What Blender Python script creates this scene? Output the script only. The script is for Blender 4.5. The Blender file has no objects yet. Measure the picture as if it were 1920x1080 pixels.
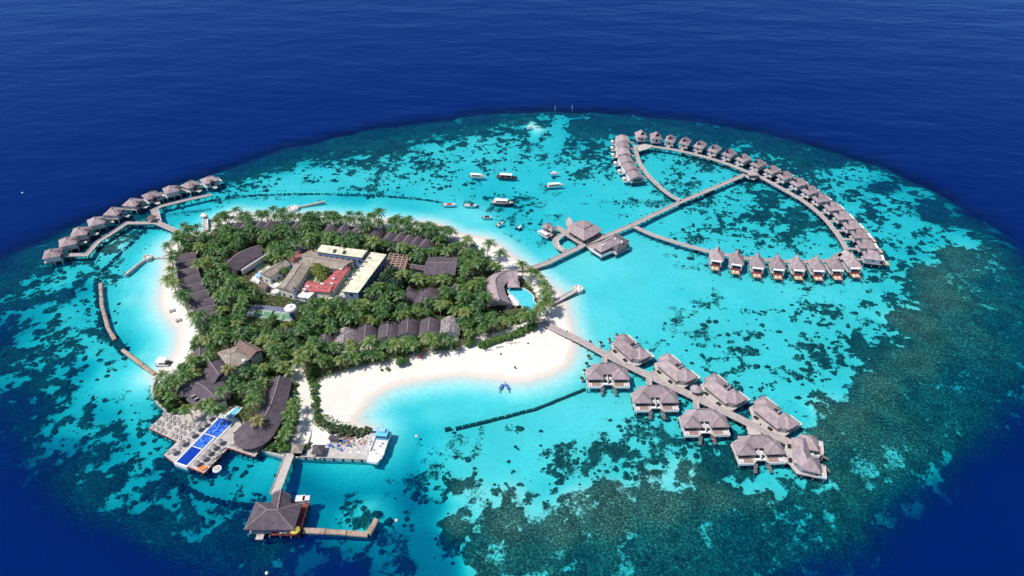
import bpy, math, random
import numpy as np
from mathutils import Vector, Matrix

random.seed(7)
R = math.radians
scene = bpy.context.scene
col = scene.collection

# ------------------------------------------------------------------ camera
CAM_H, PITCH, FPX = 210.0, R(36.0), 1280.0
cam_data = bpy.data.cameras.new('camera')
cam_data.sensor_width = 36.0
cam_data.lens = 36.0 * FPX / 1920.0
cam_data.clip_start = 1.0
cam_data.clip_end = 30000.0
cam = bpy.data.objects.new('camera', cam_data)
col.objects.link(cam)
cam.location = (0, 0, CAM_H)
cam.rotation_euler = (math.pi / 2 - PITCH, 0, 0)
scene.camera = cam

# ------------------------------------------------------------------ sky, sun, exposure
SUN_EL = R(60.0)
SH = Vector((0.93, 0.37, 0)).normalized()          # direction the shadows fall
world = bpy.data.worlds.new('World')
scene.world = world
world.use_nodes = True
wn = world.node_tree
wn.nodes.clear()
sky = wn.nodes.new('ShaderNodeTexSky')
sky.sky_type = 'NISHITA'
sky.sun_disc = False
sky.sun_elevation = SUN_EL
sky.sun_rotation = math.atan2(-SH.x, -SH.y)
sky.altitude = 0
sky.air_density = 1.0
sky.dust_density = 0.4
sky.ozone_density = 2.0
bg = wn.nodes.new('ShaderNodeBackground')
bg.inputs[1].default_value = 0.10
wo = wn.nodes.new('ShaderNodeOutputWorld')
wn.links.new(sky.outputs[0], bg.inputs[0])
wn.links.new(bg.outputs[0], wo.inputs[0])

sun_data = bpy.data.lights.new('sun', 'SUN')
sun_data.energy = 4.2
sun_data.angle = R(0.55)
sun_data.color = (1.0, 0.96, 0.9)
sun = bpy.data.objects.new('sun', sun_data)
col.objects.link(sun)
sun_dir = Vector((SH.x * math.cos(SUN_EL), SH.y * math.cos(SUN_EL), -math.sin(SUN_EL)))
sun.rotation_euler = sun_dir.to_track_quat('-Z', 'Y').to_euler()
sun.location = (0, 0, 300)

vs = scene.view_settings
vs.view_transform = 'Standard'
vs.look = 'None'
vs.exposure = 0.15
vs.gamma = 1.0
scene.cycles.transparent_max_bounces = 12
scene.cycles.max_bounces = 5
scene.cycles.diffuse_bounces = 2
scene.cycles.glossy_bounces = 2
scene.cycles.use_adaptive_sampling = True
scene.cycles.adaptive_threshold = 0.03

# ------------------------------------------------------------------ pixel -> place on the ground plane
CP, SP = math.cos(PITCH), math.sin(PITCH)
def G(px, py, z=0.0):
    """the point at height z that the photograph shows at (px, py)"""
    dx = (px - 960.0) / FPX
    dy = (540.0 - py) / FPX
    ry = CP + dy * SP
    rz = -SP + dy * CP
    t = (z - CAM_H) / rz
    return Vector((dx * t, ry * t, z))
def PX(v):
    """metres -> photograph pixels (only used to check the layout)"""
    y, z = v[1], v[2] - CAM_H
    d = y * CP - z * SP
    u = y * SP + z * CP
    return 960 + FPX * v[0] / d, 540 - FPX * u / d
def GP(pts, z=0.0):
    return [G(p[0], p[1], z) for p in pts]

# ------------------------------------------------------------------ bookkeeping
def tag(o, label=None, cat=None, group=None, kind=None):
    if label: o['label'] = label
    if cat: o['category'] = cat
    if group: o['group'] = group
    if kind: o['kind'] = kind
    return o
def empty(name, loc=(0, 0, 0), rz=0.0, label=None, cat=None, group=None):
    o = bpy.data.objects.new(name, None)
    col.objects.link(o)
    o.location = loc
    o.rotation_euler = (0, 0, rz)
    o.empty_display_size = 0.5
    return tag(o, label, cat, group)
def link(name, me, parent=None):
    o = bpy.data.objects.new(name, me)
    col.objects.link(o)
    if parent is not None:
        o.parent = parent
    return o
KIDS = {}
def copy_tree(o, parent=None):
    c = o.copy()
    col.objects.link(c)
    if parent is not None:
        c.parent = parent
    for ch in KIDS.get(o.name) or [k for k in o.children]:
        copy_tree(ch, c)
    return c
def freeze(o):
    """remember the parts of a thing that is going to be copied many times"""
    ks = [k for k in bpy.data.objects if k.parent == o]
    KIDS[o.name] = ks
    for k in ks:
        freeze(k)

class MB:
    """collects shapes, builds one mesh object"""
    def __init__(s):
        s.v, s.f = [], []
    def add(s, vs, fs):
        b = len(s.v)
        s.v += [tuple(v) for v in vs]
        s.f += [tuple(i + b for i in f) for f in fs]
        return s
    def box(s, x0, x1, y0, y1, z0, z1):
        return s.add([(x0, y0, z0), (x1, y0, z0), (x1, y1, z0), (x0, y1, z0), (x0, y0, z1), (x1, y0, z1), (x1, y1, z1), (x0, y1, z1)],
                     [(0, 3, 2, 1), (4, 5, 6, 7), (0, 1, 5, 4), (1, 2, 6, 5), (2, 3, 7, 6), (3, 0, 4, 7)])
    def obox(s, c, ang, hx, hy, z0, z1):
        ca, sa = math.cos(ang), math.sin(ang)
        q = [(c[0] + ca * a - sa * b, c[1] + sa * a + ca * b) for a, b in ((-hx, -hy), (hx, -hy), (hx, hy), (-hx, hy))]
        return s.prism(q, z0, z1)
    def prism(s, poly, z0, z1):
        poly = [(p[0], p[1]) for p in poly]
        a = sum(poly[i][0] * poly[(i + 1) % len(poly)][1] - poly[(i + 1) % len(poly)][0] * poly[i][1] for i in range(len(poly)))
        if a < 0: poly = poly[::-1]
        n = len(poly)
        return s.add([(x, y, z0) for x, y in poly] + [(x, y, z1) for x, y in poly],
                     [tuple(range(n - 1, -1, -1)), tuple(range(n, 2 * n))] + [(i, (i + 1) % n, n + (i + 1) % n, n + i) for i in range(n)])
    def bar(s, a, b, w, h=None):
        h = h or w
        a, b = Vector(a), Vector(b)
        d = (b - a)
        if d.length < 1e-6: return s
        d.normalize()
        u = d.cross(Vector((0, 0, 1)))
        if u.length < 1e-3: u = Vector((1, 0, 0))
        u.normalize()
        w_ = u.cross(d)
        vs_ = []
        for p in (a, b):
            for i, j in ((-1, -1), (1, -1), (1, 1), (-1, 1)):
                vs_.append(p + u * (i * w / 2) + w_ * (j * h / 2))
        return s.add(vs_, [(0, 1, 2, 3), (7, 6, 5, 4), (0, 4, 5, 1), (1, 5, 6, 2), (2, 6, 7, 3), (3, 7, 4, 0)])
    def lathe(s, c, prof, n=12):
        vs_, fs_ = [], []
        for r, z in prof:
            for k in range(n):
                a = 2 * math.pi * k / n
                vs_.append((c[0] + r * math.cos(a), c[1] + r * math.sin(a), c[2] + z))
        for i in range(len(prof) - 1):
            for k in range(n):
                k2 = (k + 1) % n
                fs_.append((i * n + k, i * n + k2, (i + 1) * n + k2, (i + 1) * n + k))
        fs_.append(tuple(range(n - 1, -1, -1)))
        m = (len(prof) - 1) * n
        fs_.append(tuple(m + k for k in range(n)))
        return s.add(vs_, fs_)
    def mesh(s, name, mat):
        me = bpy.data.meshes.new(name)
        me.from_pydata(s.v, [], s.f)
        if mat is not None: me.materials.append(mat)
        me.validate()
        me.update()
        return me
    def build(s, name, mat, parent=None, smooth=False):
        me = s.mesh(name, mat)
        if smooth:
            me.polygons.foreach_set('use_smooth', [True] * len(me.polygons))
        return link(name, me, parent)

# ------------------------------------------------------------------ numpy noise
def _hash(ix, iy, seed):
    h = (ix.astype(np.int64) * 374761393 + iy.astype(np.int64) * 668265263 + seed * 1442695041) & 0xFFFFFFFF
    h = ((h ^ (h >> 13)) * 1274126177) & 0xFFFFFFFF
    h = (h ^ (h >> 16)) & 0xFFFFFFFF
    return h / 4294967295.0
def vnoise(x, y, seed):
    ix, iy = np.floor(x), np.floor(y)
    fx, fy = x - ix, y - iy
    ux, uy = fx * fx * fx * (fx * (fx * 6 - 15) + 10), fy * fy * fy * (fy * (fy * 6 - 15) + 10)
    a, b = _hash(ix, iy, seed), _hash(ix + 1, iy, seed)
    c, d = _hash(ix, iy + 1, seed), _hash(ix + 1, iy + 1, seed)
    return (a * (1 - ux) + b * ux) * (1 - uy) + (c * (1 - ux) + d * ux) * uy
def fbm(x, y, scale, seed, octaves=4, rough=0.5):
    t, amp, tot = 0.0, 1.0, 0.0
    ca, sa = math.cos(0.6), math.sin(0.6)
    x, y = x / scale, y / scale
    for o in range(octaves):
        t = t + amp * vnoise(x, y, seed + o * 17)
        tot += amp
        amp *= rough
        x, y = (ca * x - sa * y) * 2.03 + 11.3, (sa * x + ca * y) * 2.03 + 5.7
    return t / tot
def poly_dist(x, y, poly, closed=True):
    d = np.full(x.shape, 1e9)
    n = len(poly)
    for i in range(n if closed else n - 1):
        ax, ay = poly[i][0], poly[i][1]
        bx, by = poly[(i + 1) % n][0], poly[(i + 1) % n][1]
        ex, ey = bx - ax, by - ay
        l2 = ex * ex + ey * ey + 1e-9
        t = np.clip(((x - ax) * ex + (y - ay) * ey) / l2, 0, 1)
        d = np.minimum(d, np.hypot(x - ax - t * ex, y - ay - t * ey))
    return d
def poly_in(x, y, poly):
    r = np.zeros(x.shape, bool)
    n = len(poly)
    for i in range(n):
        ax, ay = poly[i][0], poly[i][1]
        bx, by = poly[(i + 1) % n][0], poly[(i + 1) % n][1]
        if ay == by: continue
        c = ((ay > y) != (by > y)) & (x < (bx - ax) * (y - ay) / (by - ay) + ax)
        r ^= c
    return r
def smooth_closed(pts, it=2):
    for _ in range(it):
        q = []
        for i in range(len(pts)):
            a, b = pts[i], pts[(i + 1) % len(pts)]
            q.append((a[0] * .75 + b[0] * .25, a[1] * .75 + b[1] * .25))
            q.append((a[0] * .25 + b[0] * .75, a[1] * .25 + b[1] * .75))
        pts = q
    return pts
def smooth_open(pts, it=2):
    for _ in range(it):
        q = [pts[0]]
        for i in range(len(pts) - 1):
            a, b = pts[i], pts[i + 1]
            q.append((a[0] * .75 + b[0] * .25, a[1] * .75 + b[1] * .25))
            q.append((a[0] * .25 + b[0] * .75, a[1] * .25 + b[1] * .75))
        q.append(pts[-1])
        pts = q
    return pts

# ------------------------------------------------------------------ materials
def mat_base(name, rough=0.7, spec=0.3):
    m = bpy.data.materials.new(name)
    m.use_nodes = True
    nt = m.node_tree
    b = nt.nodes['Principled BSDF']
    b.inputs['Roughness'].default_value = rough
    b.inputs['Specular IOR Level'].default_value = spec
    return m, nt, b
def mat_var(name, c1, c2, scale=1.0, rough=0.75, bump=0.0, bscale=None, detail=4, contrast=(0.35, 0.65), spec=0.25, coords='Object', rnd=0.0, stretch=None):
    """two tones of the same stuff mixed by noise, optional fine relief, optional shade per object"""
    m, nt, b = mat_base(name, rough, spec)
    N, L = nt.nodes, nt.links
    tc = N.new('ShaderNodeTexCoord')
    src = tc.outputs[coords]
    if stretch:
        mp = N.new('ShaderNodeMapping')
        mp.inputs['Scale'].default_value = stretch
        L.new(src, mp.inputs['Vector'])
        src = mp.outputs['Vector']
    no = N.new('ShaderNodeTexNoise')
    no.inputs['Scale'].default_value = scale
    no.inputs['Detail'].default_value = detail
    no.inputs['Roughness'].default_value = 0.6
    L.new(src, no.inputs['Vector'])
    cr = N.new('ShaderNodeValToRGB')
    cr.color_ramp.elements[0].position, cr.color_ramp.elements[1].position = contrast
    cr.color_ramp.elements[0].color = (*c1, 1)
    cr.color_ramp.elements[1].color = (*c2, 1)
    L.new(no.outputs['Fac'], cr.inputs['Fac'])
    out = cr.outputs['Color']
    if rnd:
        oi = N.new('ShaderNodeObjectInfo')
        mr = N.new('ShaderNodeMapRange')
        mr.inputs['To Min'].default_value = 1 - rnd
        mr.inputs['To Max'].default_value = 1 + rnd
        L.new(oi.outputs['Random'], mr.inputs['Value'])
        hs = N.new('ShaderNodeHueSaturation')
        L.new(mr.outputs['Result'], hs.inputs['Value'])
        L.new(out, hs.inputs['Color'])
        out = hs.outputs['Color']
    L.new(out, b.inputs['Base Color'])
    if bump:
        n2 = N.new('ShaderNodeTexNoise')
        n2.inputs['Scale'].default_value = bscale or scale * 4
        n2.inputs['Detail'].default_value = 3
        L.new(src, n2.inputs['Vector'])
        bp = N.new('ShaderNodeBump')
        bp.inputs['Strength'].default_value = bump
        bp.inputs['Distance'].default_value = 0.15
        L.new(n2.outputs['Fac'], bp.inputs['Height'])
        L.new(bp.outputs['Normal'], b.inputs['Normal'])
    return m
# =================================================================== SEA, REEF AND ISLAND
REEF = smooth_closed([(1040,206),(900,211),(760,228),(640,250),(520,280),(440,308),(390,326),(330,345),(250,378),(180,408),(110,436),(45,462),(0,485),
    (-70,550),(-80,680),(-5,765),(70,850),(150,920),(270,985),(430,1040),(600,1092),(800,1120),(1050,1120),(1250,1098),(1400,1060),(1520,1010),(1640,945),
    (1760,860),(1860,760),(1925,680),(1950,600),(1930,520),(1870,440),(1770,367),(1650,310),(1520,266),(1400,238),(1260,216),(1130,206)], 2)
SHORE = [(316,470),(312,500),(306,540),(302,562),(308,584),(326,603),(338,622),(336,643),(328,664),(322,678),(302,694),(291,702),
    (283,722),(283,735),(290,752),(312,771),(360,792),(420,806),(470,832),(491,843),(536,856),(549,857),(700,862),(705,812),(694,806),(668,792),
    (664,786),(685,760),(697,744),(726,727),(770,714),(808,707),(860,703),(920,707),(970,715),(1005,709),(1035,700),(1059,687),(1072,667),(1077,644),
    (1073,622),(1067,598),(1060,576),(1058,560),(1045,546),(1030,535),(1012,520),(985,499),(965,485),(936,461),(912,448),(860,438),(826,421),(790,417),
    (751,415),(704,411),(650,407),(600,403),(550,402),(500,404),(470,402),(440,399),(410,412),(388,432),(360,440),(338,446),(322,456)]
HARD = [(291,702),(283,722),(283,735),(290,752),(312,771),(360,792),(420,806),(470,832),(491,843),(536,856),(549,857),(700,862),(705,812)]
reef_w = [(G(*p).x, G(*p).y) for p in REEF]
shore_w = [(G(*p).x, G(*p).y) for p in smooth_closed(SHORE, 1)]
hard_w = [(G(*p).x, G(*p).y) for p in HARD]
soft_w = [(G(*p).x, G(*p).y) for p in (SHORE[SHORE.index((694,806)):] + SHORE[:SHORE.index((291,702)) + 1])]

# photograph position, water depth (m), how much of the bottom is coral
CTRL = [(1003,238,.45,.55),(996,233,.6,.6),(1011,244,.6,.55),(980,226,2,.97),(1022,232,2.2,.97),(984,246,2,.85),(1022,248,2,.8),(1080,235,2.3,.97),(1090,250,2.2,.95),(1068,262,2,.85),(1066,238,2.2,.95),(1030,222,2.2,.97),(1056,211,2.6,0),(1050,222,2.5,0),(1044,238,2.3,0),(1040,258,2.1,0),(1036,213,2.2,.95),(1066,213,2.2,.95),(960,217,3,.97),(900,222,3,.97),(820,232,3,.97),(760,240,3,.97),(700,252,3,.97),(640,265,3,.97),(580,280,3,.97),(520,296,3,.97),(470,312,3,.97),(430,326,3,.95),(410,350,2.4,.8),
 (980,240,2.4,.95),(900,243,2.2,.9),(830,255,2.2,.85),(760,264,2.2,.85),(690,276,2.2,.85),(640,288,2.2,.85),(580,302,2.2,.85),(530,315,2.2,.85),(480,335,2,.8),
 (960,262,1.8,.55),(900,262,1.8,.58),(820,276,1.8,.58),(760,284,1.8,.56),(700,294,1.8,.55),(640,306,1.8,.52),(570,325,1.8,.42),(510,345,1.7,.3),
 (920,290,1.8,.42),(850,300,1.8,.42),(780,310,1.8,.4),(700,320,1.8,.36),(620,335,1.8,.25),(540,350,1.7,.08),(990,285,1.8,.36),(930,312,1.9,.4),(820,335,1.8,.34),(740,335,1.8,.33),(680,345,1.8,.25),(600,352,1.7,.1),
 (1050,216,2.6,.1),(1049,230,2.3,0),(1042,250,2.1,0),(1032,275,2,0),(1010,310,2,.1),(1075,225,3,.97),(1075,250,2.3,.85),(1022,225,2.6,.95),(1010,262,2,.4),
 (1130,225,3,.97),(1180,232,3,.97),(1110,262,2.2,.85),(1090,285,2,.66),(1130,290,1.9,.62),(1100,310,1.9,.52),(1130,320,1.8,.45),(1090,335,1.8,.2),(1060,300,1.9,.25),(1150,345,1.8,.1),
 (880,330,2.1,.15),(930,345,2.2,.1),(950,365,2.2,.38),(970,380,2.3,.35),(1000,345,2,.05),(1050,340,1.9,.08),(1000,400,2,.12),(1100,400,1.9,0),(1040,380,1.8,.05),
 (880,410,1.2,0),(800,380,1.8,0),(740,375,2,0),(650,378,2.6,0),(560,376,2,0),(700,395,1.4,0),(780,392,2.2,0),(830,405,1.2,0),(500,385,1.6,0),(450,375,1.9,.05),(430,355,2,.5),
 (370,390,2.1,.12),(330,400,2.2,.12),(350,420,1.7,.05),(300,420,2.2,.1),(390,405,1.5,0),
 (280,445,2,.12),(300,470,1.1,.02),(255,475,2,.12),(225,505,1.8,.18),(215,540,1.8,.15),(240,530,1.2,.02),(262,560,1.0,0),(240,590,1.7,.05),(268,612,2.8,0),(255,640,2.6,0),(290,640,1.0,0),(300,600,.7,0),(285,520,.7,0),(285,665,1,.05),
 (232,445,1.9,.82),(212,465,1.7,.82),(196,485,1.7,.8),(182,500,2,.7),(250,432,2,.7),(262,450,1.9,.2),(205,510,1.6,.5),
 (330,365,4.5,.95),(260,395,5,.95),(200,420,5,.93),(140,450,5,.93),(80,475,6,.9),(20,500,7,.9),(60,520,5.5,.88),(120,520,4,.85),(150,540,3.2,.8),(165,570,2.4,.62),(160,600,2.4,.6),(175,620,2.2,.55),(120,590,4.2,.85),(60,600,6.5,.9),(0,620,9,.9),
 (185,655,2,.55),(205,690,1.8,.42),(225,715,1.6,.25),(245,745,1.7,.3),(255,770,2,.4),(265,800,2.2,.48),(150,690,3.2,.78),(100,720,5.5,.88),(40,760,9,.9),(200,770,3.2,.75),(160,800,5,.85),(230,830,3.4,.75),(280,840,2.6,.55),(190,870,6.5,.88),(120,840,9,.9),(300,900,3.8,.78),(250,920,6.5,.88),(340,960,7,.88),(420,1000,8,.88),
 (335,900,3,.5),(380,905,3.4,.4),(420,890,3,.32),(470,890,2.8,.25),(450,915,3,.35),(500,875,2.4,.22),(400,940,4,.75),(350,925,4,.75),(455,955,4,.75),
 (580,880,4.6,.06),(640,890,5.0,.04),(620,930,4.2,.03),(690,900,5.2,.06),(600,960,3.6,.05),(660,960,2.2,.28),(690,950,1.7,.5),(685,985,1.8,.45),(720,960,2.8,.25),(740,900,5.2,.08),(770,940,4.8,.1),(740,1010,5.0,.15),(800,1010,4.6,.1),(820,1060,4.6,.15),(760,860,4.2,.04),(740,830,3.2,.02),(800,950,4,.2),
 (660,1030,5,.7),(580,1040,6,.8),(500,1020,7,.85),(640,1075,8,.8),(740,1065,5,.6),
 (740,790,1.7,0),(830,770,1.4,0),(900,750,1.4,0),(850,830,1.7,.05),(800,850,2.2,.05),(960,770,1.4,0),(1040,740,1.3,0),(1080,780,1.4,.03),(1000,820,1.5,.12),(900,840,1.6,.12),(860,870,1.7,.3),(920,885,1.6,.45),(980,870,1.6,.4),(1050,840,1.5,.28),(1100,810,1.5,.12),(830,890,2,.5),(1010,905,1.7,.6),(960,925,1.8,.82),
 (820,920,2.2,.7),(860,915,2,.86),(900,925,2,.86),(1060,890,1.7,.58),(1100,870,1.7,.48),(1130,850,1.6,.4),(1160,880,1.8,.66),(1080,930,2,.93),(1150,915,2,.93),(1220,890,1.9,.85),(1290,880,1.9,.82),(1340,880,1.9,.75),(1390,890,1.8,.5),(1440,895,1.8,.4),(1480,885,1.8,.5),(1380,855,1.9,.6),
 (850,980,2.4,.92),(950,980,2.2,.95),(1050,990,2.4,.97),(1150,980,2.4,.97),(1250,950,2.4,.95),(1350,930,2.6,.93),(1430,930,3.2,.9),(900,1050,3,.85),(1000,1050,3.4,.88),(1100,1050,4,.85),(1200,1030,4,.88),(1300,1000,4,.9),(1380,990,5,.9),
 (1110,500,1.2,0),(1160,540,1.4,.02),(1130,600,1.3,0),(1200,590,1.5,.06),(1250,560,1.5,.05),(1260,620,1.6,.12),(1330,590,1.6,.2),(1340,630,1.7,.36),(1410,590,1.7,.38),(1420,640,1.7,.48),(1480,600,1.7,.52),(1550,580,1.7,.55),(1600,620,1.8,.6),(1640,560,1.8,.6),(1650,620,1.9,.72),(1390,680,1.7,.48),(1460,670,1.7,.58),(1520,660,1.7,.58),(1580,680,1.8,.66),(1500,720,1.7,.58),(1560,710,1.8,.75),(1440,720,1.7,.55),(1490,770,1.8,.6),(1540,760,1.9,.85),
 (1240,700,1.6,.08),(1300,690,1.6,.1),(1330,700,1.7,.25),(1170,760,1.4,.08),(1150,800,1.5,.18),(1210,790,1.6,.3),(1250,780,1.6,.2),(1270,830,1.7,.45),(1200,830,1.6,.42),(1330,840,1.8,.7),(1370,770,1.9,.45),(1400,830,2,.7),(1340,750,1.8,.2),(1210,860,1.7,.55),
 (1680,540,2,.7),(1700,600,2.3,.93),(1760,560,2.6,.96),(1800,500,3,.96),(1830,620,3.4,.95),(1720,680,2.8,.96),(1640,720,2.5,.95),(1600,780,2.6,.96),(1540,820,2.4,.95),(1500,840,2.2,.8),(1520,870,2.6,.85),(1660,800,3.6,.92),(1580,860,3.6,.9),(1500,920,4,.88),(1740,760,4.5,.92),(1880,620,5.5,.93),(1880,540,5,.95),(1810,720,5.5,.92),(1480,970,5,.9),
 (1230,275,2.3,.2),(1240,300,1.9,.08),(1275,300,2,.52),(1300,310,2,.5),(1262,320,1.9,.55),(1220,320,1.8,.05),(1300,345,1.8,.28),(1340,330,1.8,.15),(1270,350,1.8,.2),(1360,350,1.8,.1),
 (1400,350,2.1,.7),(1440,360,2.1,.82),(1360,372,1.9,.62),(1330,385,1.8,.45),(1470,385,2.1,.78),(1430,395,2,.66),(1400,410,1.9,.62),(1370,430,1.9,.58),(1330,435,1.8,.5),(1290,400,1.8,.12),(1260,430,1.7,.08),(1500,410,2.1,.85),(1520,440,2,.72),(1450,425,1.9,.3),(1480,445,1.8,.66),(1420,448,1.8,.6),(1390,455,1.7,.35),(1350,465,1.7,.08),(1450,470,1.7,.1),(1530,475,1.7,.15),(1250,400,1.7,.05),
 (1260,225,3,.97),(1350,243,3.2,.97),(1450,268,3.2,.96),(1550,300,3.2,.96),(1650,345,3.2,.96),(1750,400,3.4,.96),(1240,245,2.6,.9),(1330,262,2.6,.86),(1420,288,2.4,.8),(1400,275,2.6,.8),(1490,305,2.4,.8),(1540,325,2.3,.76),
 (1590,322,2.2,.5),(1620,335,2.2,.5),(1560,350,2.1,.55),(1600,360,2.2,.78),(1660,370,2.2,.5),(1650,395,2.2,.68),(1700,395,2.2,.5),(1600,390,2.1,.42),(1690,425,2.2,.45),(1730,420,2.2,.5),(1640,420,2.2,.62),(1680,455,2.2,.6),(1750,450,2.4,.6),(1720,470,2.4,.72),(1780,470,2.8,.93),(1690,490,2.3,.75),(1660,500,2,.6),(1740,510,2.5,.92),
 (1600,545,1.6,.15),(1540,550,1.6,.05),(1450,550,1.5,.05),(1380,550,1.5,.06),(1300,520,1.4,.03),(1220,480,1.5,.05),(1150,470,1.4,0),(1250,510,1.5,.05)]

def lines(dense0, dense1, step, far0, far1):
    a = list(np.arange(dense0, dense1 + 1e-6, step))
    lo, s = [], step
    x = dense0
    while x > far0:
        s *= 1.35
        x -= s
        lo.append(x)
    hi, s = [], step
    x = dense1
    while x < far1:
        s *= 1.35
        x += s
        hi.append(x)
    return np.array(lo[::-1] + a + hi)

ctrl_xy = np.array([(G(c[0], c[1]).x, G(c[0], c[1]).y) for c in CTRL])
def _shoal(c):
    if c[3] <= .8: return c[2]
    if c[1] < 420 and c[0] > 400: return c[2] * 1.12       # the northern rim lies deeper
    return c[2] * (.42 if c[3] > .87 and c[2] < 3.3 else .5)
ctrl_d = np.array([_shoal(c) for c in CTRL])
ctrl_c = np.array([c[3] * (.4 if c[3] < .16 else .9 if (c[0] < 340 and c[1] > 500 and c[3] > .5) else 1) for c in CTRL])

def sea_fields(X, Y):
    """water depth (negative = dry land) and coral cover at places X, Y"""
    sh = X.shape
    x, y = X.ravel(), Y.ravel()
    n = len(x)
    # uneven reef margin
    wx = x + 8 * (fbm(x, y, 30, 3, 5, .6) - .5) * 2
    wy = y + 8 * (fbm(x, y, 30, 4, 5, .6) - .5) * 2
    dr = poly_dist(wx, wy, reef_w) * np.where(poly_in(wx, wy, reef_w), 1, -1)
    dep = np.full(n, 3.0)
    cor = np.full(n, 0.9)
    near = dr > -40
    idx = np.where(near)[0]
    for s in range(0, len(idx), 20000):
        k = idx[s:s + 20000]
        d2 = (x[k, None] - ctrl_xy[None, :, 0]) ** 2 + (y[k, None] - ctrl_xy[None, :, 1]) ** 2
        w = 1.0 / (d2 + 10.0) ** 2
        w /= w.sum(1, keepdims=True)
        dep[k] = w @ ctrl_d
        cor[k] = w @ ctrl_c
    dep = dep * (1 + .22 * (fbm(x, y, 22, 8, 3) - .5))
    # the outer slope
    rim = np.clip((16 - dr) / 26.0, 0, 1)
    dep = dep + rim ** 2 * 1.5
    out = np.clip(-dr, 0, None)
    dep = dep + np.minimum(out * .13 + out ** 2 * 0.011, 62)
    cor = np.where(dr < 4, np.maximum(cor * np.clip(1 + (dr - 4) / 90, .9, 1), .85), cor)
    # beach and island
    ins = poly_in(x, y, shore_w)
    ds = np.full(n, 1e3)
    dsoft = np.full(n, 1e3)
    nb = (np.abs(x) < 260) & (y > 100) & (y < 520)
    ds[nb] = poly_dist(x[nb], y[nb], shore_w)
    dsoft[nb] = poly_dist(x[nb], y[nb], soft_w, False)
    wob = 1 + .5 * (fbm(x, y, 26, 15, 3) - .5)
    shelf = 0.03 + 0.078 * dsoft * wob + .0016 * dsoft ** 2
    dep = np.where(ins, dep, np.minimum(dep, shelf))
    cor = np.where(dsoft < 26, cor * np.clip((dsoft - 8) / 18, 0, 1), cor)
    land = -np.minimum(0.05 + .085 * ds, 1.35) - .12 * (fbm(x, y, 9, 21, 3) - .5) * np.clip(ds / 6, 0, 1)
    dep = np.where(ins, land, dep)
    cor = np.where(ins, 0, cor)
    return dep.reshape(sh), cor.reshape(sh), dr.reshape(sh), ins.reshape(sh)

def coral_noise(x, y):
    qx = x + 2.6 * (fbm(x, y, 4.5, 41, 2) - .5)
    qy = y + 2.6 * (fbm(x, y, 4.5, 42, 2) - .5)
    return .40 * fbm(qx, qy, 3.1, 51, 2, .5) + .30 * fbm(qx, qy, 7.5, 56, 2, .5) + .30 * fbm(qx, qy, 20, 61, 3, .5)
_sx, _sy = np.meshgrid(np.linspace(-250, 250, 260), np.linspace(120, 550, 260))
CN_Q = np.quantile(coral_noise(_sx, _sy).ravel(), np.linspace(0, 1, 129))
def coral_field(x, y, cor):
    u = np.interp(coral_noise(x, y), CN_Q, np.linspace(0, 1, 129))
    cor = np.where(cor < .72, cor * .68, cor * .68 + (cor - .72) * 1.14)
    cor = cor + .16 * np.clip((cor - .60) / .12, 0, 1) 
    return np.where(cor < .015, -1.0, u - (1 - cor))

def grid_mesh(name, xs, ys, Z, attrs, mat):
    nx, ny = len(xs), len(ys)
    X, Y = np.meshgrid(xs, ys)
    co = np.stack([X, Y, Z], -1).reshape(-1, 3).astype(np.float32)
    i = np.arange((ny - 1) * nx).reshape(ny - 1, nx)[:, :-1].ravel()
    quads = np.stack([i, i + 1, i + 1 + nx, i + nx], -1).astype(np.int32)
    me = bpy.data.meshes.new(name)
    me.vertices.add(len(co))
    me.vertices.foreach_set('co', co.ravel())
    me.loops.add(quads.size)
    me.loops.foreach_set('vertex_index', quads.ravel())
    me.polygons.add(len(quads))
    me.polygons.foreach_set('loop_start', np.arange(0, quads.size, 4, dtype=np.int32))
    me.polygons.foreach_set('loop_total', np.full(len(quads), 4, dtype=np.int32))
    me.polygons.foreach_set('use_smooth', np.ones(len(quads), dtype=bool))
    me.update(calc_edges=True)
    for k, v in attrs.items():
        a = me.attributes.new(k, 'FLOAT', 'POINT')
        a.data.foreach_set('value', v.ravel().astype(np.float32))
    me.materials.append(mat)
    return link(name, me)

# ---- materials of the bottom and of the water
def math_node(nt, op, a=None, b=None, c=None, clamp=False):
    n = nt.nodes.new('ShaderNodeMath')
    n.operation = op
    n.use_clamp = clamp
    for i, v in enumerate((a, b, c)):
        if v is None: continue
        if isinstance(v, (int, float)): n.inputs[i].default_value = v
        else: nt.links.new(v, n.inputs[i])
    return n.outputs[0]
def noise_node(nt, vec, scale, detail=3, rough=.55):
    n = nt.nodes.new('ShaderNodeTexNoise')
    n.inputs['Scale'].default_value = scale
    n.inputs['Detail'].default_value = detail
    n.inputs['Roughness'].default_value = rough
    nt.links.new(vec, n.inputs['Vector'])
    return n.outputs['Fac']
def attr_node(nt, name):
    n = nt.nodes.new('ShaderNodeAttribute')
    n.attribute_name = name
    return n.outputs['Fac']
def ramp_node(nt, fac, stops):
    n = nt.nodes.new('ShaderNodeValToRGB')
    e = n.color_ramp.elements
    while len(e) < len(stops): e.new(0.5)
    for i, (p, c) in enumerate(stops):
        e[i].position = p
        e[i].color = (*c, 1)
    nt.links.new(fac, n.inputs['Fac'])
    return n.outputs['Color']
def mix_node(nt, fac, a, b, blend='MIX'):
    n = nt.nodes.new('ShaderNodeMix')
    n.data_type = 'RGBA'
    n.blend_type = blend
    for i, v in ((0, fac), (6, a), (7, b)):
        if isinstance(v, (int, float)): n.inputs[i].default_value = v
        elif isinstance(v, tuple): n.inputs[i].default_value = (*v, 1)
        else: nt.links.new(v, n.inputs[i])
    return n.outputs[2]
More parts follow.
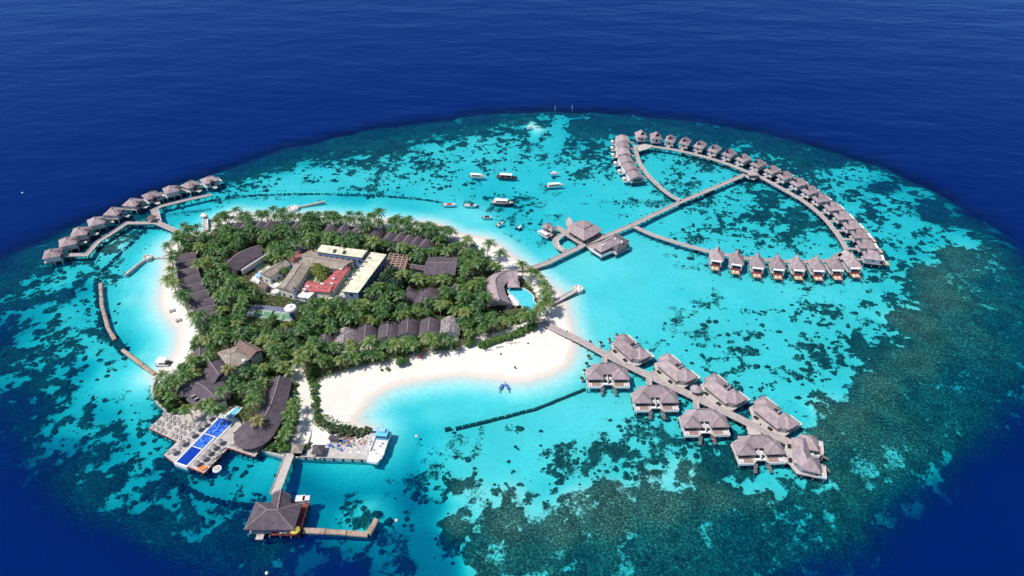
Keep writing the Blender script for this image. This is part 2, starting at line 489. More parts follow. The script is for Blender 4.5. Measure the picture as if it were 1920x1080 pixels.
def smooth_node(nt, v, lo, hi):
    n = nt.nodes.new('ShaderNodeMapRange')
    n.interpolation_type = 'SMOOTHSTEP'
    n.inputs['From Min'].default_value = lo
    n.inputs['From Max'].default_value = hi
    nt.links.new(v, n.inputs['Value'])
    return n.outputs['Result']

m_bed, nt, b = mat_base('sand_and_coral', .95, .1)
geo = nt.nodes.new('ShaderNodeNewGeometry').outputs['Position']
cf = attr_node(nt, 'coral')
veg = attr_node(nt, 'litter')
fine = noise_node(nt, geo, .75, 4, .7)
vfine = noise_node(nt, geo, 1.15, 4, .7)
patchy = noise_node(nt, geo, .11, 4, .6)
broad = noise_node(nt, geo, .045, 4, .55)
sand = ramp_node(nt, broad, [(.3, (.74, .685, .625)), (.7, (.83, .785, .725))])
sand = mix_node(nt, smooth_node(nt, fine, .35, .75), sand, (.71, .655, .59))
grain = noise_node(nt, geo, .33, 5, .65)
sand = mix_node(nt, math_node(nt, 'MULTIPLY', smooth_node(nt, grain, .46, .68), .30), sand, (.60, .545, .47))
edge = math_node(nt, 'ADD', cf, math_node(nt, 'MULTIPLY', math_node(nt, 'SUBTRACT', fine, .5), 1.15))
cmask = smooth_node(nt, edge, -.12, .13)
reef_c = ramp_node(nt, vfine, [(.30, (.030, .030, .026)), (.44, (.085, .076, .062)), (.55, (.175, .155, .125)), (.68, (.52, .46, .38))])
dark_c = ramp_node(nt, vfine, [(.28, (.028, .036, .034)), (.5, (.075, .082, .07)), (.70, (.24, .235, .19))])
# open reef flat is mottled with rubble and sand, the heads by the lagoon are dense and dark
flat = attr_node(nt, 'flat')
coral_c = mix_node(nt, flat, dark_c, reef_c)
coral_c = mix_node(nt, smooth_node(nt, patchy, .42, .62), coral_c, mix_node(nt, 1.0, coral_c, (.66, .66, .68), 'MULTIPLY'))
brown = smooth_node(nt, noise_node(nt, geo, .028, 3), .52, .68)
coral_c = mix_node(nt, math_node(nt, 'MULTIPLY', brown, .55), coral_c, mix_node(nt, 1.0, coral_c, (1.35, 1.0, .8), 'MULTIPLY'))
sepz = nt.nodes.new('ShaderNodeSeparateXYZ')
nt.links.new(geo, sepz.inputs[0])
wob = math_node(nt, 'ADD', sepz.outputs[2], math_node(nt, 'MULTIPLY', math_node(nt, 'SUBTRACT', broad, .5), .5))
wet = math_node(nt, 'MULTIPLY', math_node(nt, 'SUBTRACT', 1.0, smooth_node(nt, wob, .12, .34)), smooth_node(nt, wob, -.6, .0))
sand = mix_node(nt, math_node(nt, 'MULTIPLY', wet, .55), sand, (.62, .50, .42))
bed = mix_node(nt, cmask, sand, coral_c)
soil = ramp_node(nt, fine, [(.3, (.035, .038, .018)), (.5, (.075, .066, .036)), (.72, (.20, .17, .115))])
bed = mix_node(nt, veg, bed, soil)
nt.links.new(bed, b.inputs['Base Color'])
bp = nt.nodes.new('ShaderNodeBump')
bp.inputs['Strength'].default_value = .5
bp.inputs['Distance'].default_value = .3
nt.links.new(fine, bp.inputs['Height'])
nt.links.new(bp.outputs['Normal'], b.inputs['Normal'])

m_sea = bpy.data.materials.new('sea_water')
m_sea.use_nodes = True
nt = m_sea.node_tree
nt.nodes.clear()
geo = nt.nodes.new('ShaderNodeNewGeometry').outputs['Position']
dep_a = math_node(nt, 'MAXIMUM', attr_node(nt, 'depth'), 0.0)
cc = nt.nodes.new('ShaderNodeCombineColor')
for i, k in enumerate((.80, .040, .008)):
    nt.links.new(math_node(nt, 'POWER', math.exp(-k), dep_a), cc.inputs[i])
tr = nt.nodes.new('ShaderNodeBsdfTransparent')
nt.links.new(cc.outputs[0], tr.inputs[0])
df = nt.nodes.new('ShaderNodeBsdfDiffuse')
df.inputs[0].default_value = (.0003, .0120, .106, 1)
bodyf = math_node(nt, 'SUBTRACT', 1.0, math_node(nt, 'POWER', math.exp(-1), math_node(nt, 'ADD', math_node(nt, 'MULTIPLY', dep_a, .04), math_node(nt, 'MULTIPLY', math_node(nt, 'MULTIPLY', dep_a, dep_a), .024))))
m1 = nt.nodes.new('ShaderNodeMixShader')
nt.links.new(bodyf, m1.inputs[0]); nt.links.new(tr.outputs[0], m1.inputs[1]); nt.links.new(df.outputs[0], m1.inputs[2])
mp = nt.nodes.new('ShaderNodeMapping')
mp.inputs['Rotation'].default_value = (0, 0, R(28))
mp.inputs['Scale'].default_value = (.5, 1, 1)
nt.links.new(geo, mp.inputs['Vector'])
w1 = noise_node(nt, mp.outputs[0], .10, 4, .6)
w2 = noise_node(nt, geo, .7, 3, .6)
w3 = noise_node(nt, mp.outputs[0], .022, 3, .5)
hgt = math_node(nt, 'ADD', math_node(nt, 'MULTIPLY', w1, 1.6), math_node(nt, 'ADD', math_node(nt, 'MULTIPLY', w2, .30), math_node(nt, 'MULTIPLY', w3, 6.5)))
bp = nt.nodes.new('ShaderNodeBump')
bp.inputs['Strength'].default_value = .34
bp.inputs['Distance'].default_value = .9
nt.links.new(hgt, bp.inputs['Height'])
gl = nt.nodes.new('ShaderNodeBsdfGlossy')
gl.inputs['Roughness'].default_value = .12
gl.inputs['Color'].default_value = (.21, .47, 1, 1)
nt.links.new(bp.outputs[0], gl.inputs['Normal'])
nt.links.new(bp.outputs[0], df.inputs['Normal'])
fr = nt.nodes.new('ShaderNodeFresnel')
fr.inputs['IOR'].default_value = 1.33
nt.links.new(bp.outputs[0], fr.inputs['Normal'])
m2 = nt.nodes.new('ShaderNodeMixShader')
nt.links.new(math_node(nt, 'MULTIPLY', fr.outputs[0], 1.0), m2.inputs[0]); nt.links.new(m1.outputs[0], m2.inputs[1]); nt.links.new(gl.outputs[0], m2.inputs[2])
o_ = nt.nodes.new('ShaderNodeOutputMaterial')
nt.links.new(m2.outputs[0], o_.inputs['Surface'])

# ---- the sheets
xs = lines(-262, 262, 1.15, -9000, 9000)
ys = lines(118, 560, 1.15, -6000, 16000)
GX, GY = np.meshgrid(xs, ys)
DEP, COR, DRF, INS = sea_fields(GX, GY)
CF = coral_field(GX, GY, COR)
FOREST = [(326,474),(345,452),(385,442),(400,429),(440,420),(500,419),(600,420),(700,428),(800,441),(850,454),(880,470),(915,490),(960,520),(1000,530),(1022,545),(1030,570),(1020,595),(1000,602),(948,624),
    (898,642),(860,662),(780,672),(700,690),(640,705),(600,720),(592,770),(640,800),(690,815),(700,830),(640,822),(600,812),(566,790),(560,720),(560,690),(545,700),(560,780),(550,830),(520,850),(500,845),(480,830),(440,800),(420,775),(330,772),(300,760),(292,740),(300,715),(350,680),(370,640),(368,612),(352,592),(334,560),(326,520)]
forest_w = [(G(*p).x, G(*p).y) for p in FOREST]
inf = poly_in(GX, GY, forest_w)
SANDY = [[(974,506),(1000,505),(1030,545),(1032,580),(1010,602),(985,600),(1000,585),(1012,570),(1003,552)],[(880,495),(925,492),(925,508),(884,520)],[(548,680),(568,690),(590,760),(590,810),(560,850),(545,850),(562,790),(556,712)],[(487,512),(545,478),(600,460),(690,475),(720,480),(670,560),(576,568),(470,530)]]
sandy_w = [[(G(*p).x, G(*p).y) for p in q] for q in SANDY]
inf = inf & ~np.any([poly_in(GX, GY, q) for q in sandy_w], axis=0)
LIT = np.where(inf, np.clip(poly_dist(GX, GY, forest_w) / 3.0 + (fbm(GX, GY, 8, 77, 3) - .5) * 1.2, 0, 1), 0)
relief = np.clip(CF / .12, 0, 1) * (.35 + .9 * fbm(GX, GY, 3.2, 91, 2)) * np.clip((DEP - .5) / 1.2, 0, 1)
BED = -DEP + np.where(DEP > 0, relief * .75, 0)
BED = np.where(DEP > 0, np.minimum(BED, -.25 * np.clip(DEP, 0, 1)), BED)
o = grid_mesh('seabed_and_island', xs, ys, BED, {'coral': CF, 'litter': LIT, 'flat': np.clip((COR - .74) / .18, 0, 1)}, m_bed)
tag(o, 'white sand island and coral reef flat falling away to deep water', kind='structure')
xw = lines(-262, 262, 1.9, -9000, 9000)
yw = lines(118, 560, 1.9, -6000, 16000)
WX, WY = np.meshgrid(xw, yw)
WD = sea_fields(WX, WY)[0]
o = grid_mesh('sea', xw, yw, np.zeros_like(WX), {'depth': WD}, m_sea)
tag(o, 'turquoise lagoon water turning deep blue beyond the reef', kind='structure')

# ---- coral heads: far too many to count, one mass
m_coral = mat_var('coral_head', (.030, .040, .036), (.15, .15, .115), .8, .95, .5, 2.5, contrast=(.32, .72))
rs = np.random.RandomState(12)
nc = 85000
hx, hy = rs.uniform(-258, 258, nc), rs.uniform(122, 556, nc)
hd, hc, hr, hi = sea_fields(hx, hy)
clus = np.interp(coral_noise(hx, hy), CN_Q, np.linspace(0, 1, 129))
prob = np.clip(hc, 0, 1) ** 1.3 * np.clip(.2 + 1.4 * (clus - .25), 0, 1) * 1.35
prob = np.where(hc > .8, prob * .35, prob)
keep = (rs.uniform(0, 1, nc) < prob) & (hd > .7) & (hd < 6) & (hc > .03)
hx, hy, hd, hc = hx[keep], hy[keep], hd[keep], hc[keep]
k = len(hx)
sz = np.clip(rs.lognormal(-.34, .46, k), .35, 1.8) * np.where(hc < .3, 1.15, np.where(hc > .8, .6, 1.0))
nr = 7
ang = np.arange(nr) * 2 * np.pi / nr
V = []
for ring, (q, zz) in enumerate(((1.0, -.25), (.86, .36), (.45, .62))):
    rr = sz[:, None] * q * rs.uniform(.72, 1.22, (k, nr))
    el = rs.uniform(.75, 1.3, (k, 1))
    V.append(np.stack([hx[:, None] + rr * np.cos(ang + ring * .3) * el, hy[:, None] + rr * np.sin(ang + ring * .3) / el,
                       np.minimum(-hd[:, None] + sz[:, None] * zz * rs.uniform(.6, 1.1, (k, nr)), -.2)], -1))
V = np.concatenate(V, 1).reshape(-1, 3)
base = (np.arange(k) * 3 * nr)[:, None]
j = np.arange(nr); j2 = (j + 1) % nr
q1 = np.stack([j, j2, nr + j2, nr + j], -1); q2 = q1 + nr
quads = (base[:, :, None] + np.concatenate([q1, q2])[None]).reshape(-1, 4)
caps = base + (2 * nr + j)[None]
me = bpy.data.meshes.new('coral_heads')
loops = np.concatenate([quads.ravel(), caps.ravel()]).astype(np.int32)
me.vertices.add(len(V)); me.vertices.foreach_set('co', V.astype(np.float32).ravel())
me.loops.add(len(loops)); me.loops.foreach_set('vertex_index', loops)
nq = len(quads)
me.polygons.add(nq + k)
me.polygons.foreach_set('loop_start', np.concatenate([np.arange(nq) * 4, nq * 4 + np.arange(k) * nr]).astype(np.int32))
me.polygons.foreach_set('loop_total', np.concatenate([np.full(nq, 4), np.full(k, nr)]).astype(np.int32))
me.polygons.foreach_set('use_smooth', np.ones(nq + k, dtype=bool))
me.update(calc_edges=True)
me.materials.append(m_coral)
o = link('coral_heads', me)
tag(o, 'countless dark coral heads scattered over the lagoon bottom', 'coral', kind='stuff')
print('coral heads', k)
# =================================================================== MATERIALS OF BUILT THINGS
M = {}
M['shingle'] = mat_var('weathered_shingle', (.265, .20, .212), (.42, .335, .345), .55, .85, .5, 3.0, rnd=.17, contrast=(.3, .7))
M['shingle_dark'] = mat_var('dark_shingle', (.078, .060, .076), (.135, .105, .125), .5, .85, .5, 3.0, rnd=.12, contrast=(.3, .7))
M['shingle_bleached'] = mat_var('bleached_thatch', (.13, .11, .115), (.46, .42, .42), 1.4, .9, .5, 4.0, contrast=(.42, .62))
M['ridge'] = mat_var('ridge_tile', (.20, .16, .17), (.30, .25, .26), .8, .8)
M['white'] = mat_var('white_paint', (.70, .69, .68), (.80, .79, .78), .5, .6)
M['cream'] = mat_var('cream_metal', (.50, .46, .32), (.78, .73, .56), .35, .6, .25, 2.5, contrast=(.3, .6))
M['wall_pale'] = mat_var('pale_render', (.60, .58, .56), (.72, .70, .67), .4, .8)
M['wall_grey'] = mat_var('grey_timber_wall', (.26, .24, .26), (.36, .33, .34), .8, .8)
M['wall_shade_blue'] = mat_var('shade_tinted_wall', (.16, .22, .38), (.22, .29, .46), .4, .8)  # bluish shadow on the staff block's side wall, put into the base colour
M['tan_roof'] = mat_var('tan_sheet_roof', (.235, .195, .155), (.38, .32, .26), .5, .8, .2, 2.0)
M['brown_roof'] = mat_var('brown_tile_roof', (.17, .105, .095), (.25, .165, .145), .8, .85, .4, 3.0)
M['red_roof'] = mat_var('red_sheet_roof', (.33, .075, .08), (.54, .155, .155), .6, .7, .2, 2.0)
M['deck'] = mat_var('silvered_deck', (.33, .275, .27), (.45, .385, .37), .7, .85, .3, 5.0)
M['deck_light'] = mat_var('pale_deck', (.42, .375, .35), (.54, .49, .46), .5, .85, .3, 5.0)
M['deck_warm'] = mat_var('warm_timber_deck', (.42, .26, .15), (.56, .37, .22), .9, .8, .3, 6.0, rnd=.1)
M['deck_rose'] = mat_var('rose_timber_deck', (.27, .17, .145), (.38, .255, .22), .9, .8, .3, 6.0, rnd=.1)
M['deck_red'] = mat_var('red_stained_deck', (.20, .045, .042), (.28, .075, .066), .9, .7, .3, 6.0)
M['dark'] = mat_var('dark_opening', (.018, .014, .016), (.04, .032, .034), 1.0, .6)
M['pile'] = mat_var('piling_timber', (.13, .11, .11), (.24, .21, .205), 1.0, .9)
M['concrete'] = mat_var('worn_concrete', (.40, .37, .34), (.54, .50, .46), .5, .9, .3, 4.0)
M['sandbag'] = mat_var('sun_bleached_sandbag', (.30, .215, .16), (.46, .355, .28), .6, .95, .6, 3.0)
M['sandbag_wet'] = mat_var('wet_rubble', (.055, .055, .048), (.11, .10, .085), 1.0, .9, .6, 3.0)
M['rock'] = mat_var('coral_rock', (.26, .24, .22), (.48, .45, .41), .8, .95, .6, 3.0)
M['pool_deep'] = mat_var('dark_blue_mosaic', (.004, .030, .30), (.008, .060, .46), 2.2, .12, spec=.5)
M['pool_tile'] = mat_var('blue_mosaic', (.006, .050, .42), (.10, .28, .80), 1.1, .12, contrast=(.42, .62), spec=.5)
M['pool_light'] = mat_var('light_blue_pool', (.09, .46, .66), (.13, .54, .72), .6, .12, spec=.5)
M['pool_aqua'] = mat_var('aqua_pool', (.06, .50, .60), (.10, .60, .68), .5, .12, spec=.5)
M['court_green'] = mat_var('court_green', (.10, .23, .13), (.13, .28, .16), .5, .85)
M['court_blue'] = mat_var('court_surround', (.13, .14, .21), (.18, .19, .27), .5, .85)
M['steel_blue'] = mat_var('blue_steel', (.06, .14, .40), (.09, .19, .48), .6, .5)
M['tarp_blue'] = mat_var('blue_tarpaulin', (.09, .16, .42), (.17, .27, .58), 1.2, .6)
M['light_blue'] = mat_var('light_blue_paint', (.10, .46, .72), (.16, .55, .78), .6, .5)
M['cyan_awning'] = mat_var('pale_blue_sheet', (.30, .50, .70), (.40, .60, .78), .6, .6)
M['umbrella'] = mat_var('grey_thatch_parasol', (.24, .215, .22), (.36, .33, .33), 1.6, .9, .4, 4.0, rnd=.08)
M['lounger'] = mat_var('grey_weave', (.26, .24, .24), (.40, .37, .36), 2.0, .9, rnd=.2)
M['cushion'] = mat_var('white_cushion', (.66, .64, .63), (.78, .76, .75), 1.0, .8)
M['orange'] = mat_var('orange_fabric', (.72, .19, .04), (.80, .26, .07), 1.0, .8)
M['red_fabric'] = mat_var('red_cover', (.42, .05, .06), (.55, .09, .09), 1.0, .7)
M['navy_fabric'] = mat_var('navy_cover', (.012, .016, .05), (.03, .035, .09), 1.0, .6)
M['plum'] = mat_var('plum_cover', (.075, .025, .05), (.13, .05, .085), 1.0, .7)
M['hull_white'] = mat_var('white_gelcoat', (.74, .74, .75), (.82, .82, .82), .5, .25, spec=.5)
M['hull_brown'] = mat_var('varnished_hull', (.10, .045, .032), (.17, .085, .06), .8, .5)
M['deck_cream'] = mat_var('cream_boat_deck', (.52, .42, .36), (.62, .53, .46), .8, .6)
M['glass'] = mat_var('dark_glass', (.02, .03, .045), (.05, .065, .085), .4, .08, spec=.5)
M['green_tarp'] = mat_var('green_tarpaulin', (.10, .20, .16), (.17, .29, .23), 1.0, .7)
M['rust'] = mat_var('orange_rubble', (.34, .15, .09), (.50, .27, .18), 1.4, .9, .5, 4.0)
M['bag_white'] = mat_var('white_sacks', (.55, .52, .54), (.72, .69, .70), 1.4, .8, rnd=.15)
M['yellow'] = mat_var('yellow_thatch', (.50, .38, .07), (.62, .50, .12), 1.6, .9)
M['timber_raw'] = mat_var('raw_timber', (.36, .25, .22), (.50, .38, .33), 1.2, .85)
M['timber_floor'] = mat_var('dark_red_floor', (.14, .055, .05), (.22, .09, .075), .6, .85)

ORD = ['first', 'second', 'third', 'fourth', 'fifth', 'sixth', 'seventh', 'eighth', 'ninth', 'tenth', 'eleventh', 'twelfth', 'thirteenth', 'fourteenth', 'fifteenth', 'sixteenth', 'seventeenth', 'eighteenth', 'nineteenth', 'twentieth']
EXCL = []          # built-up footprints on the island (no planting there)
def offset_poly(poly, d):
    """shrink (d>0) a convex polygon of (x, y)"""
    n = len(poly)
    a = sum(poly[i][0] * poly[(i + 1) % n][1] - poly[(i + 1) % n][0] * poly[i][1] for i in range(n))
    s = 1 if a > 0 else -1
    out = []
    for i in range(n):
        p0, p1, p2 = (Vector(poly[(i + k) % n][:2]) for k in (-1, 0, 1))
        e0, e1 = (p1 - p0).normalized(), (p2 - p1).normalized()
        n0, n1 = Vector((-e0.y, e0.x)) * s, Vector((-e1.y, e1.x)) * s
        m = (n0 + n1)
        if m.length < 1e-4: m = n0
        m.normalize()
        out.append(p1 + m * (d / max(.35, m.dot(n0))))
    return out
def ridge_roof(mb, c, zr, inset=0.0, fascia=.35, inset2=None):
    """c: four eave corners; the ridge runs from the middle of c0-c1 to the middle of c2-c3, pulled in by inset"""
    c = [Vector(p) for p in c]
    m0, m1 = (c[0] + c[1]) / 2, (c[2] + c[3]) / 2
    d = (m1 - m0)
    L_ = Vector((d.x, d.y, 0)).length
    u = d / L_
    r0 = m0 + u * min(inset, L_ * .49)
    r1 = m1 - u * min(inset if inset2 is None else inset2, L_ * .49)
    r0.z = r1.z = zr
    lo = [p - Vector((0, 0, fascia)) for p in c]
    mb.add(c + [r0, r1] + lo, [(0, 1, 4), (1, 2, 5, 4), (2, 3, 5), (3, 0, 4, 5), (0, 6, 7, 1), (1, 7, 8, 2), (2, 8, 9, 3), (3, 9, 6, 0), (9, 8, 7, 6)])
    return r0, r1
def fix_normals(o):
    import bmesh
    bm = bmesh.new()
    bm.from_mesh(o.data)
    bmesh.ops.recalc_face_normals(bm, faces=bm.faces)
    bm.to_mesh(o.data)
    bm.free()
    return o
def cap_line(mb, pts, w=.45, h=.22):
    for a, b in zip(pts[:-1], pts[1:]):
        mb.bar(Vector(a) + Vector((0, 0, .06)), Vector(b) + Vector((0, 0, .06)), w, h)
def poly_roof(mb, eave, zr, shrink=.35, fascia=.35, centre=None):
    """eave polygon -> smaller ridge polygon higher up (0 = a point)"""
    eave = [Vector(p) for p in eave]
    n = len(eave)
    c = sum(eave, Vector()) / n if centre is None else Vector(centre)
    lo = [p - Vector((0, 0, fascia)) for p in eave]
    top = []
    for p in eave:
        q = c + (p - c) * shrink
        q.z = zr
        top.append(q)
    if shrink < .02:
        mb.add(eave + [Vector((c.x, c.y, zr))] + lo, [(i, (i + 1) % n, n) for i in range(n)] + [(i, n + 1 + i, n + 1 + (i + 1) % n, (i + 1) % n) for i in range(n)] + [tuple(n + 1 + i for i in range(n))[::-1]])
    else:
        mb.add(eave + top + lo, [(i, (i + 1) % n, n + (i + 1) % n, n + i) for i in range(n)] + [tuple(n + i for i in range(n))] +
               [(i, 2 * n + i, 2 * n + (i + 1) % n, (i + 1) % n) for i in range(n)] + [tuple(2 * n + i for i in range(n))[::-1]])
    return top
def spine_roof(mb, path, hw, z_e, z_r, fascia=.35, round0=False, round1=False):
    """a roof swept along a curved ridge; path = ridge points (x, y), hw = half widths"""
    n = len(path)
    P = [Vector((p[0], p[1], 0)) for p in path]
    Lf, Rt, Rg = [], [], []
    for i in range(n):
        t = (P[min(i + 1, n - 1)] - P[max(i - 1, 0)]).normalized()
        s = Vector((-t.y, t.x, 0))
        hl, hr = hw[i] if isinstance(hw[i], tuple) else (hw[i], hw[i])
        Lf.append(P[i] + s * hl + Vector((0, 0, z_e)))
        Rt.append(P[i] - s * hr + Vector((0, 0, z_e)))
        Rg.append(P[i] + Vector((0, 0, z_r)))
    V, F = [], []
    for i in range(n):
        V += [Lf[i], Rg[i], Rt[i], Lf[i] - Vector((0, 0, fascia)), Rt[i] - Vector((0, 0, fascia))]
    for i in range(n - 1):
        a, b = 5 * i, 5 * (i + 1)
        F += [(a, b, b + 1, a + 1), (a + 1, b + 1, b + 2, a + 2), (a + 3, b + 3, b, a), (a + 2, b + 2, b + 4, a + 4), (a + 4, b + 4, b + 3, a + 3)]
    for k, rd in ((0, round0), (n - 1, round1)):
        b0 = 5 * k
        if not rd:
            F.append((b0, b0 + 1, b0 + 2, b0 + 4, b0 + 3))
        else:
            t = (P[0] - P[1] if k == 0 else P[-1] - P[-2]).normalized()
            s = Vector((-t.y, t.x, 0))
            r = (Lf[k] - Rt[k]).length / 2
            mid = (Lf[k] + Rt[k]) / 2
            st = Lf[k] if (Lf[k] - mid).dot(s) > 0 else Rt[k]
            base = len(V)
            m = 8
            for j in range(m + 1):
                a = math.pi * j / m
                p = mid + s * (r * math.cos(a)) + t * (r * math.sin(a))
                V += [p, p - Vector((0, 0, fascia))]
            for j in range(m):
                q = base + 2 * j
                F += [(q, q + 2, b0 + 1), (q + 1, q + 3, q + 2, q)]
            F.append(tuple(base + 2 * j + 1 for j in range(m + 1)))
    mb.add(V, F)
    return Rg
def wall_poly(mb, poly, z0, z1):
    mb.prism(poly, z0, z1)

def openings(parent, poly, z0, z1, spacing=3.2, w=1.5, name='window', mat='glass', d=.06, edges=None):
    """window panes set on the outer faces of a wall polygon"""
    n = len(poly)
    a = sum(poly[i][0] * poly[(i + 1) % n][1] - poly[(i + 1) % n][0] * poly[i][1] for i in range(n))
    s = -1 if a > 0 else 1
    cache = {}
    for i in range(n):
        if edges is not None and i not in edges: continue
        p, q = Vector(poly[i][:2]), Vector(poly[(i + 1) % n][:2])
        e = q - p
        L_ = e.length
        k = int((L_ - .6) // spacing)
        if k < 1: continue
        e.normalize()
        nn = Vector((-e.y, e.x)) * s
        ang = math.atan2(e.y, e.x)
        for j in range(k):
            c = p + e * (L_ * (j + .5) / k) + nn * d * .5
            if 'me' not in cache:
                cache['me'] = MB().box(-w / 2, w / 2, -d, d, 0, z1 - z0).mesh(name, M[mat])
            o = link(name, cache['me'], parent)
            o.location = (c.x, c.y, z0) if parent.type != 'EMPTY' else (c.x - parent.location.x, c.y - parent.location.y, z0 - parent.location.z)
            o.rotation_euler = (0, 0, ang)

def house(name, label, cat, quad, z_e, z_r, roof='shingle_dark', wall='wall_pale', inset=0.0, over=.7, z0=1.0, ridge=True, group=None, wins=None, inset2=None):
    """a building from its four eave corners (photograph positions at eave height)"""
    c = [G(p[0], p[1], z_e) for p in quad]
    cen = sum(c, Vector()) / 4
    t = empty(name, (cen.x, cen.y, z0), 0, label, cat, group)
    off = Vector((cen.x, cen.y, z0))
    loc = [p - off for p in c]
    mb = MB()
    r0, r1 = ridge_roof(mb, loc, z_r - z0, inset, inset2=inset2)
    ro = fix_normals(mb.build('roof', M[roof], t))
    if ridge:
        mb = MB()
        cap_line(mb, [r0, r1])
        if inset:
            for k, r in ((0, r0), (1, r0), (2, r1), (3, r1)):
                cap_line(mb, [r, loc[k]], .3, .16)
        mb.build('ridge_cap', M['ridge'], ro)
    wp = offset_poly([(p.x, p.y) for p in loc], over)
    w = MB()
    wall_poly(w, wp, -.4, z_e - z0 - .15)
    w.build('wall', M[wall], t)
    if wins:
        ww = [Vector((p.x + off.x, p.y + off.y)) for p in wp]
        openings(t, ww, z0 + wins[0], z0 + wins[1], wins[2], wins[3], edges=wins[4] if len(wins) > 4 else None)
    EXCL.append([(p.x, p.y) for p in c])
    return t

# =================================================================== WALKWAYS OVER THE WATER
def strip_outline(P, w):
    n = len(P)
    Lf, Rt = [], []
    for i in range(n):
        if i == 0: m = (P[1] - P[0]).normalized(); s = Vector((-m.y, m.x)); k = 1
        elif i == n - 1: m = (P[-1] - P[-2]).normalized(); s = Vector((-m.y, m.x)); k = 1
        else:
            a, b = (P[i] - P[i - 1]).normalized(), (P[i + 1] - P[i]).normalized()
            s0, s1 = Vector((-a.y, a.x)), Vector((-b.y, b.x))
            s = (s0 + s1).normalized()
            k = 1 / max(.4, s.dot(s0))
        Lf.append(P[i] + s * (w / 2 * k))
        Rt.append(P[i] - s * (w / 2 * k))
    return Lf, Rt
def strip(mb, P, w, z0, z1):
    Lf, Rt = strip_outline(P, w)
    n = len(P)
    V, F = [], []
    for i in range(n):
        V += [(Lf[i].x, Lf[i].y, z1), (Rt[i].x, Rt[i].y, z1), (Lf[i].x, Lf[i].y, z0), (Rt[i].x, Rt[i].y, z0)]
    for i in range(n - 1):
        a, b = 4 * i, 4 * i + 4
        F += [(a + 1, b + 1, b, a), (a, b, b + 2, a + 2), (a + 3, b + 3, b + 1, a + 1), (a + 2, b + 2, b + 3, a + 3)]
    F += [(0, 2, 3, 1), (4 * n - 4, 4 * n - 3, 4 * n - 1, 4 * n - 2)]
    mb.add(V, F)
    return Lf, Rt
def walkway(name, label, px, w=3.0, z=1.9, mat='deck', rail=True, curve=0, piles=True, posts=0.0, rail_mat='deck_light', cat='boardwalk', zend=None):
    pts = [(p[0], p[1]) for p in px]
    if curve: pts = smooth_open(pts, curve)
    P = [Vector((G(p[0], p[1], z).x, G(p[0], p[1], z).y)) for p in pts]
    t = empty(name, (0, 0, 0), 0, label, cat)
    t.location = (P[0].x, P[0].y, 0)
    P0 = P[0].copy()
    Q = [p - P0 for p in P]
    mb = MB()
    Lf, Rt = strip(mb, Q, w, z - .35, z)
    mb.build('deck', M[mat], t)
    if rail:
        for side in (Lf, Rt):
            mb = MB()
            c = [p for p in side]
            strip(mb, c, .28, z, z + .32)
            mb.build('edge_beam', M[rail_mat], t)
    if piles:
        mb = MB()
        acc = 0.0
        for a, b in zip(Q[:-1], Q[1:]):
            L_ = (b - a).length
            u = (b - a).normalized()
            s = Vector((-u.y, u.x))
            k = 3.2 - acc
            while k < L_:
                for sg in (-1, 1):
                    p = a + u * k + s * (sg * (w / 2 - .25))
                    mb.box(p.x - .16, p.x + .16, p.y - .16, p.y + .16, -3.0, z - .3)
                mb.bar((a + u * k + s * (w / 2)).to_3d() + Vector((0, 0, z - .5)), (a + u * k - s * (w / 2)).to_3d() + Vector((0, 0, z - .5)), .22, .3)
                k += 4.2
            acc = (acc + L_) % 4.2 if L_ > 3.2 else 0
        if mb.v:
            tag(mb.build('pilings', M['pile'], t), kind='stuff')
    if posts:
        acc = 0
        me = MB().box(-.18, .18, -.18, .18, 0, 1.1).mesh('lamp_post', M['dark'])
        for a, b in zip(Q[:-1], Q[1:]):
            L_ = (b - a).length
            u = (b - a).normalized()
            s = Vector((-u.y, u.x))
            k = posts - acc
            sg = 1
            while k < L_:
                p = a + u * k + s * (sg * w / 2)
                o = link('lamp_post', me, t)
                o.location = (p.x, p.y, z)
                sg = -sg
                k += posts
            acc = (acc + L_) % posts
    return t, P
def platform(name, label, px, z=1.9, mat='deck_light', cat='deck', thick=.4, piles=True):
    P = [G(p[0], p[1], z) for p in px]
    c = sum(P, Vector()) / len(P)
    t = empty(name, (c.x, c.y, 0), 0, label, cat)
    Q = [(p.x - c.x, p.y - c.y) for p in P]
    MB().prism(Q, z - thick, z).build('deck', M[mat], t)
    mb = MB()
    for a, b in zip(Q, Q[1:] + Q[:1]):
        mb.bar((*a, z + .1), (*b, z + .1), .25, .25)
    mb.build('edge_beam', M['deck'], t)
    if piles:
        mb = MB()
        for (x, y) in offset_poly(Q, .4):
            mb.box(x - .18, x + .18, y - .18, y + .18, -3, z - .35)
        tag(mb.build('pilings', M['pile'], t), kind='stuff')
    return t
# =================================================================== JETTIES
main_px = [(968,505),(985,504),(1003,501),(1025,493.5),(1048,482),(1085,464.5),(1098,457.5),(1138,442),(1186,422),(1218,406.5),(1279,377.5),(1340,352),(1398,327)]
WM, PM = walkway('jetty', 'long straight jetty crossing from the beach past the overwater restaurant to the villa arc', main_px, 3.1, curve=0, posts=21)
arcA_px = [(1276,377),(1261,369),(1244,357),(1217.5,333),(1200.6,310),(1193,289),(1191,272)]
WA, PA = walkway('boardwalk', 'curved boardwalk beside the row of six joined villas', arcA_px, 2.7, curve=2, posts=23)
arcB_px = [(1222,275),(1245,278),(1270,282),(1298,288.5),(1324,295),(1349,302.5),(1374,311),(1399,321.5),(1423.5,331),(1445,342),(1464.5,353),(1484,364),(1503,374.6),(1520,387),(1536.7,401),(1550,414),(1561,428),(1571,440),(1580,454),(1587,468)]
WB, PB = walkway('boardwalk', 'long curved boardwalk linking the outer arc of villas', arcB_px, 2.7, curve=1, posts=24)
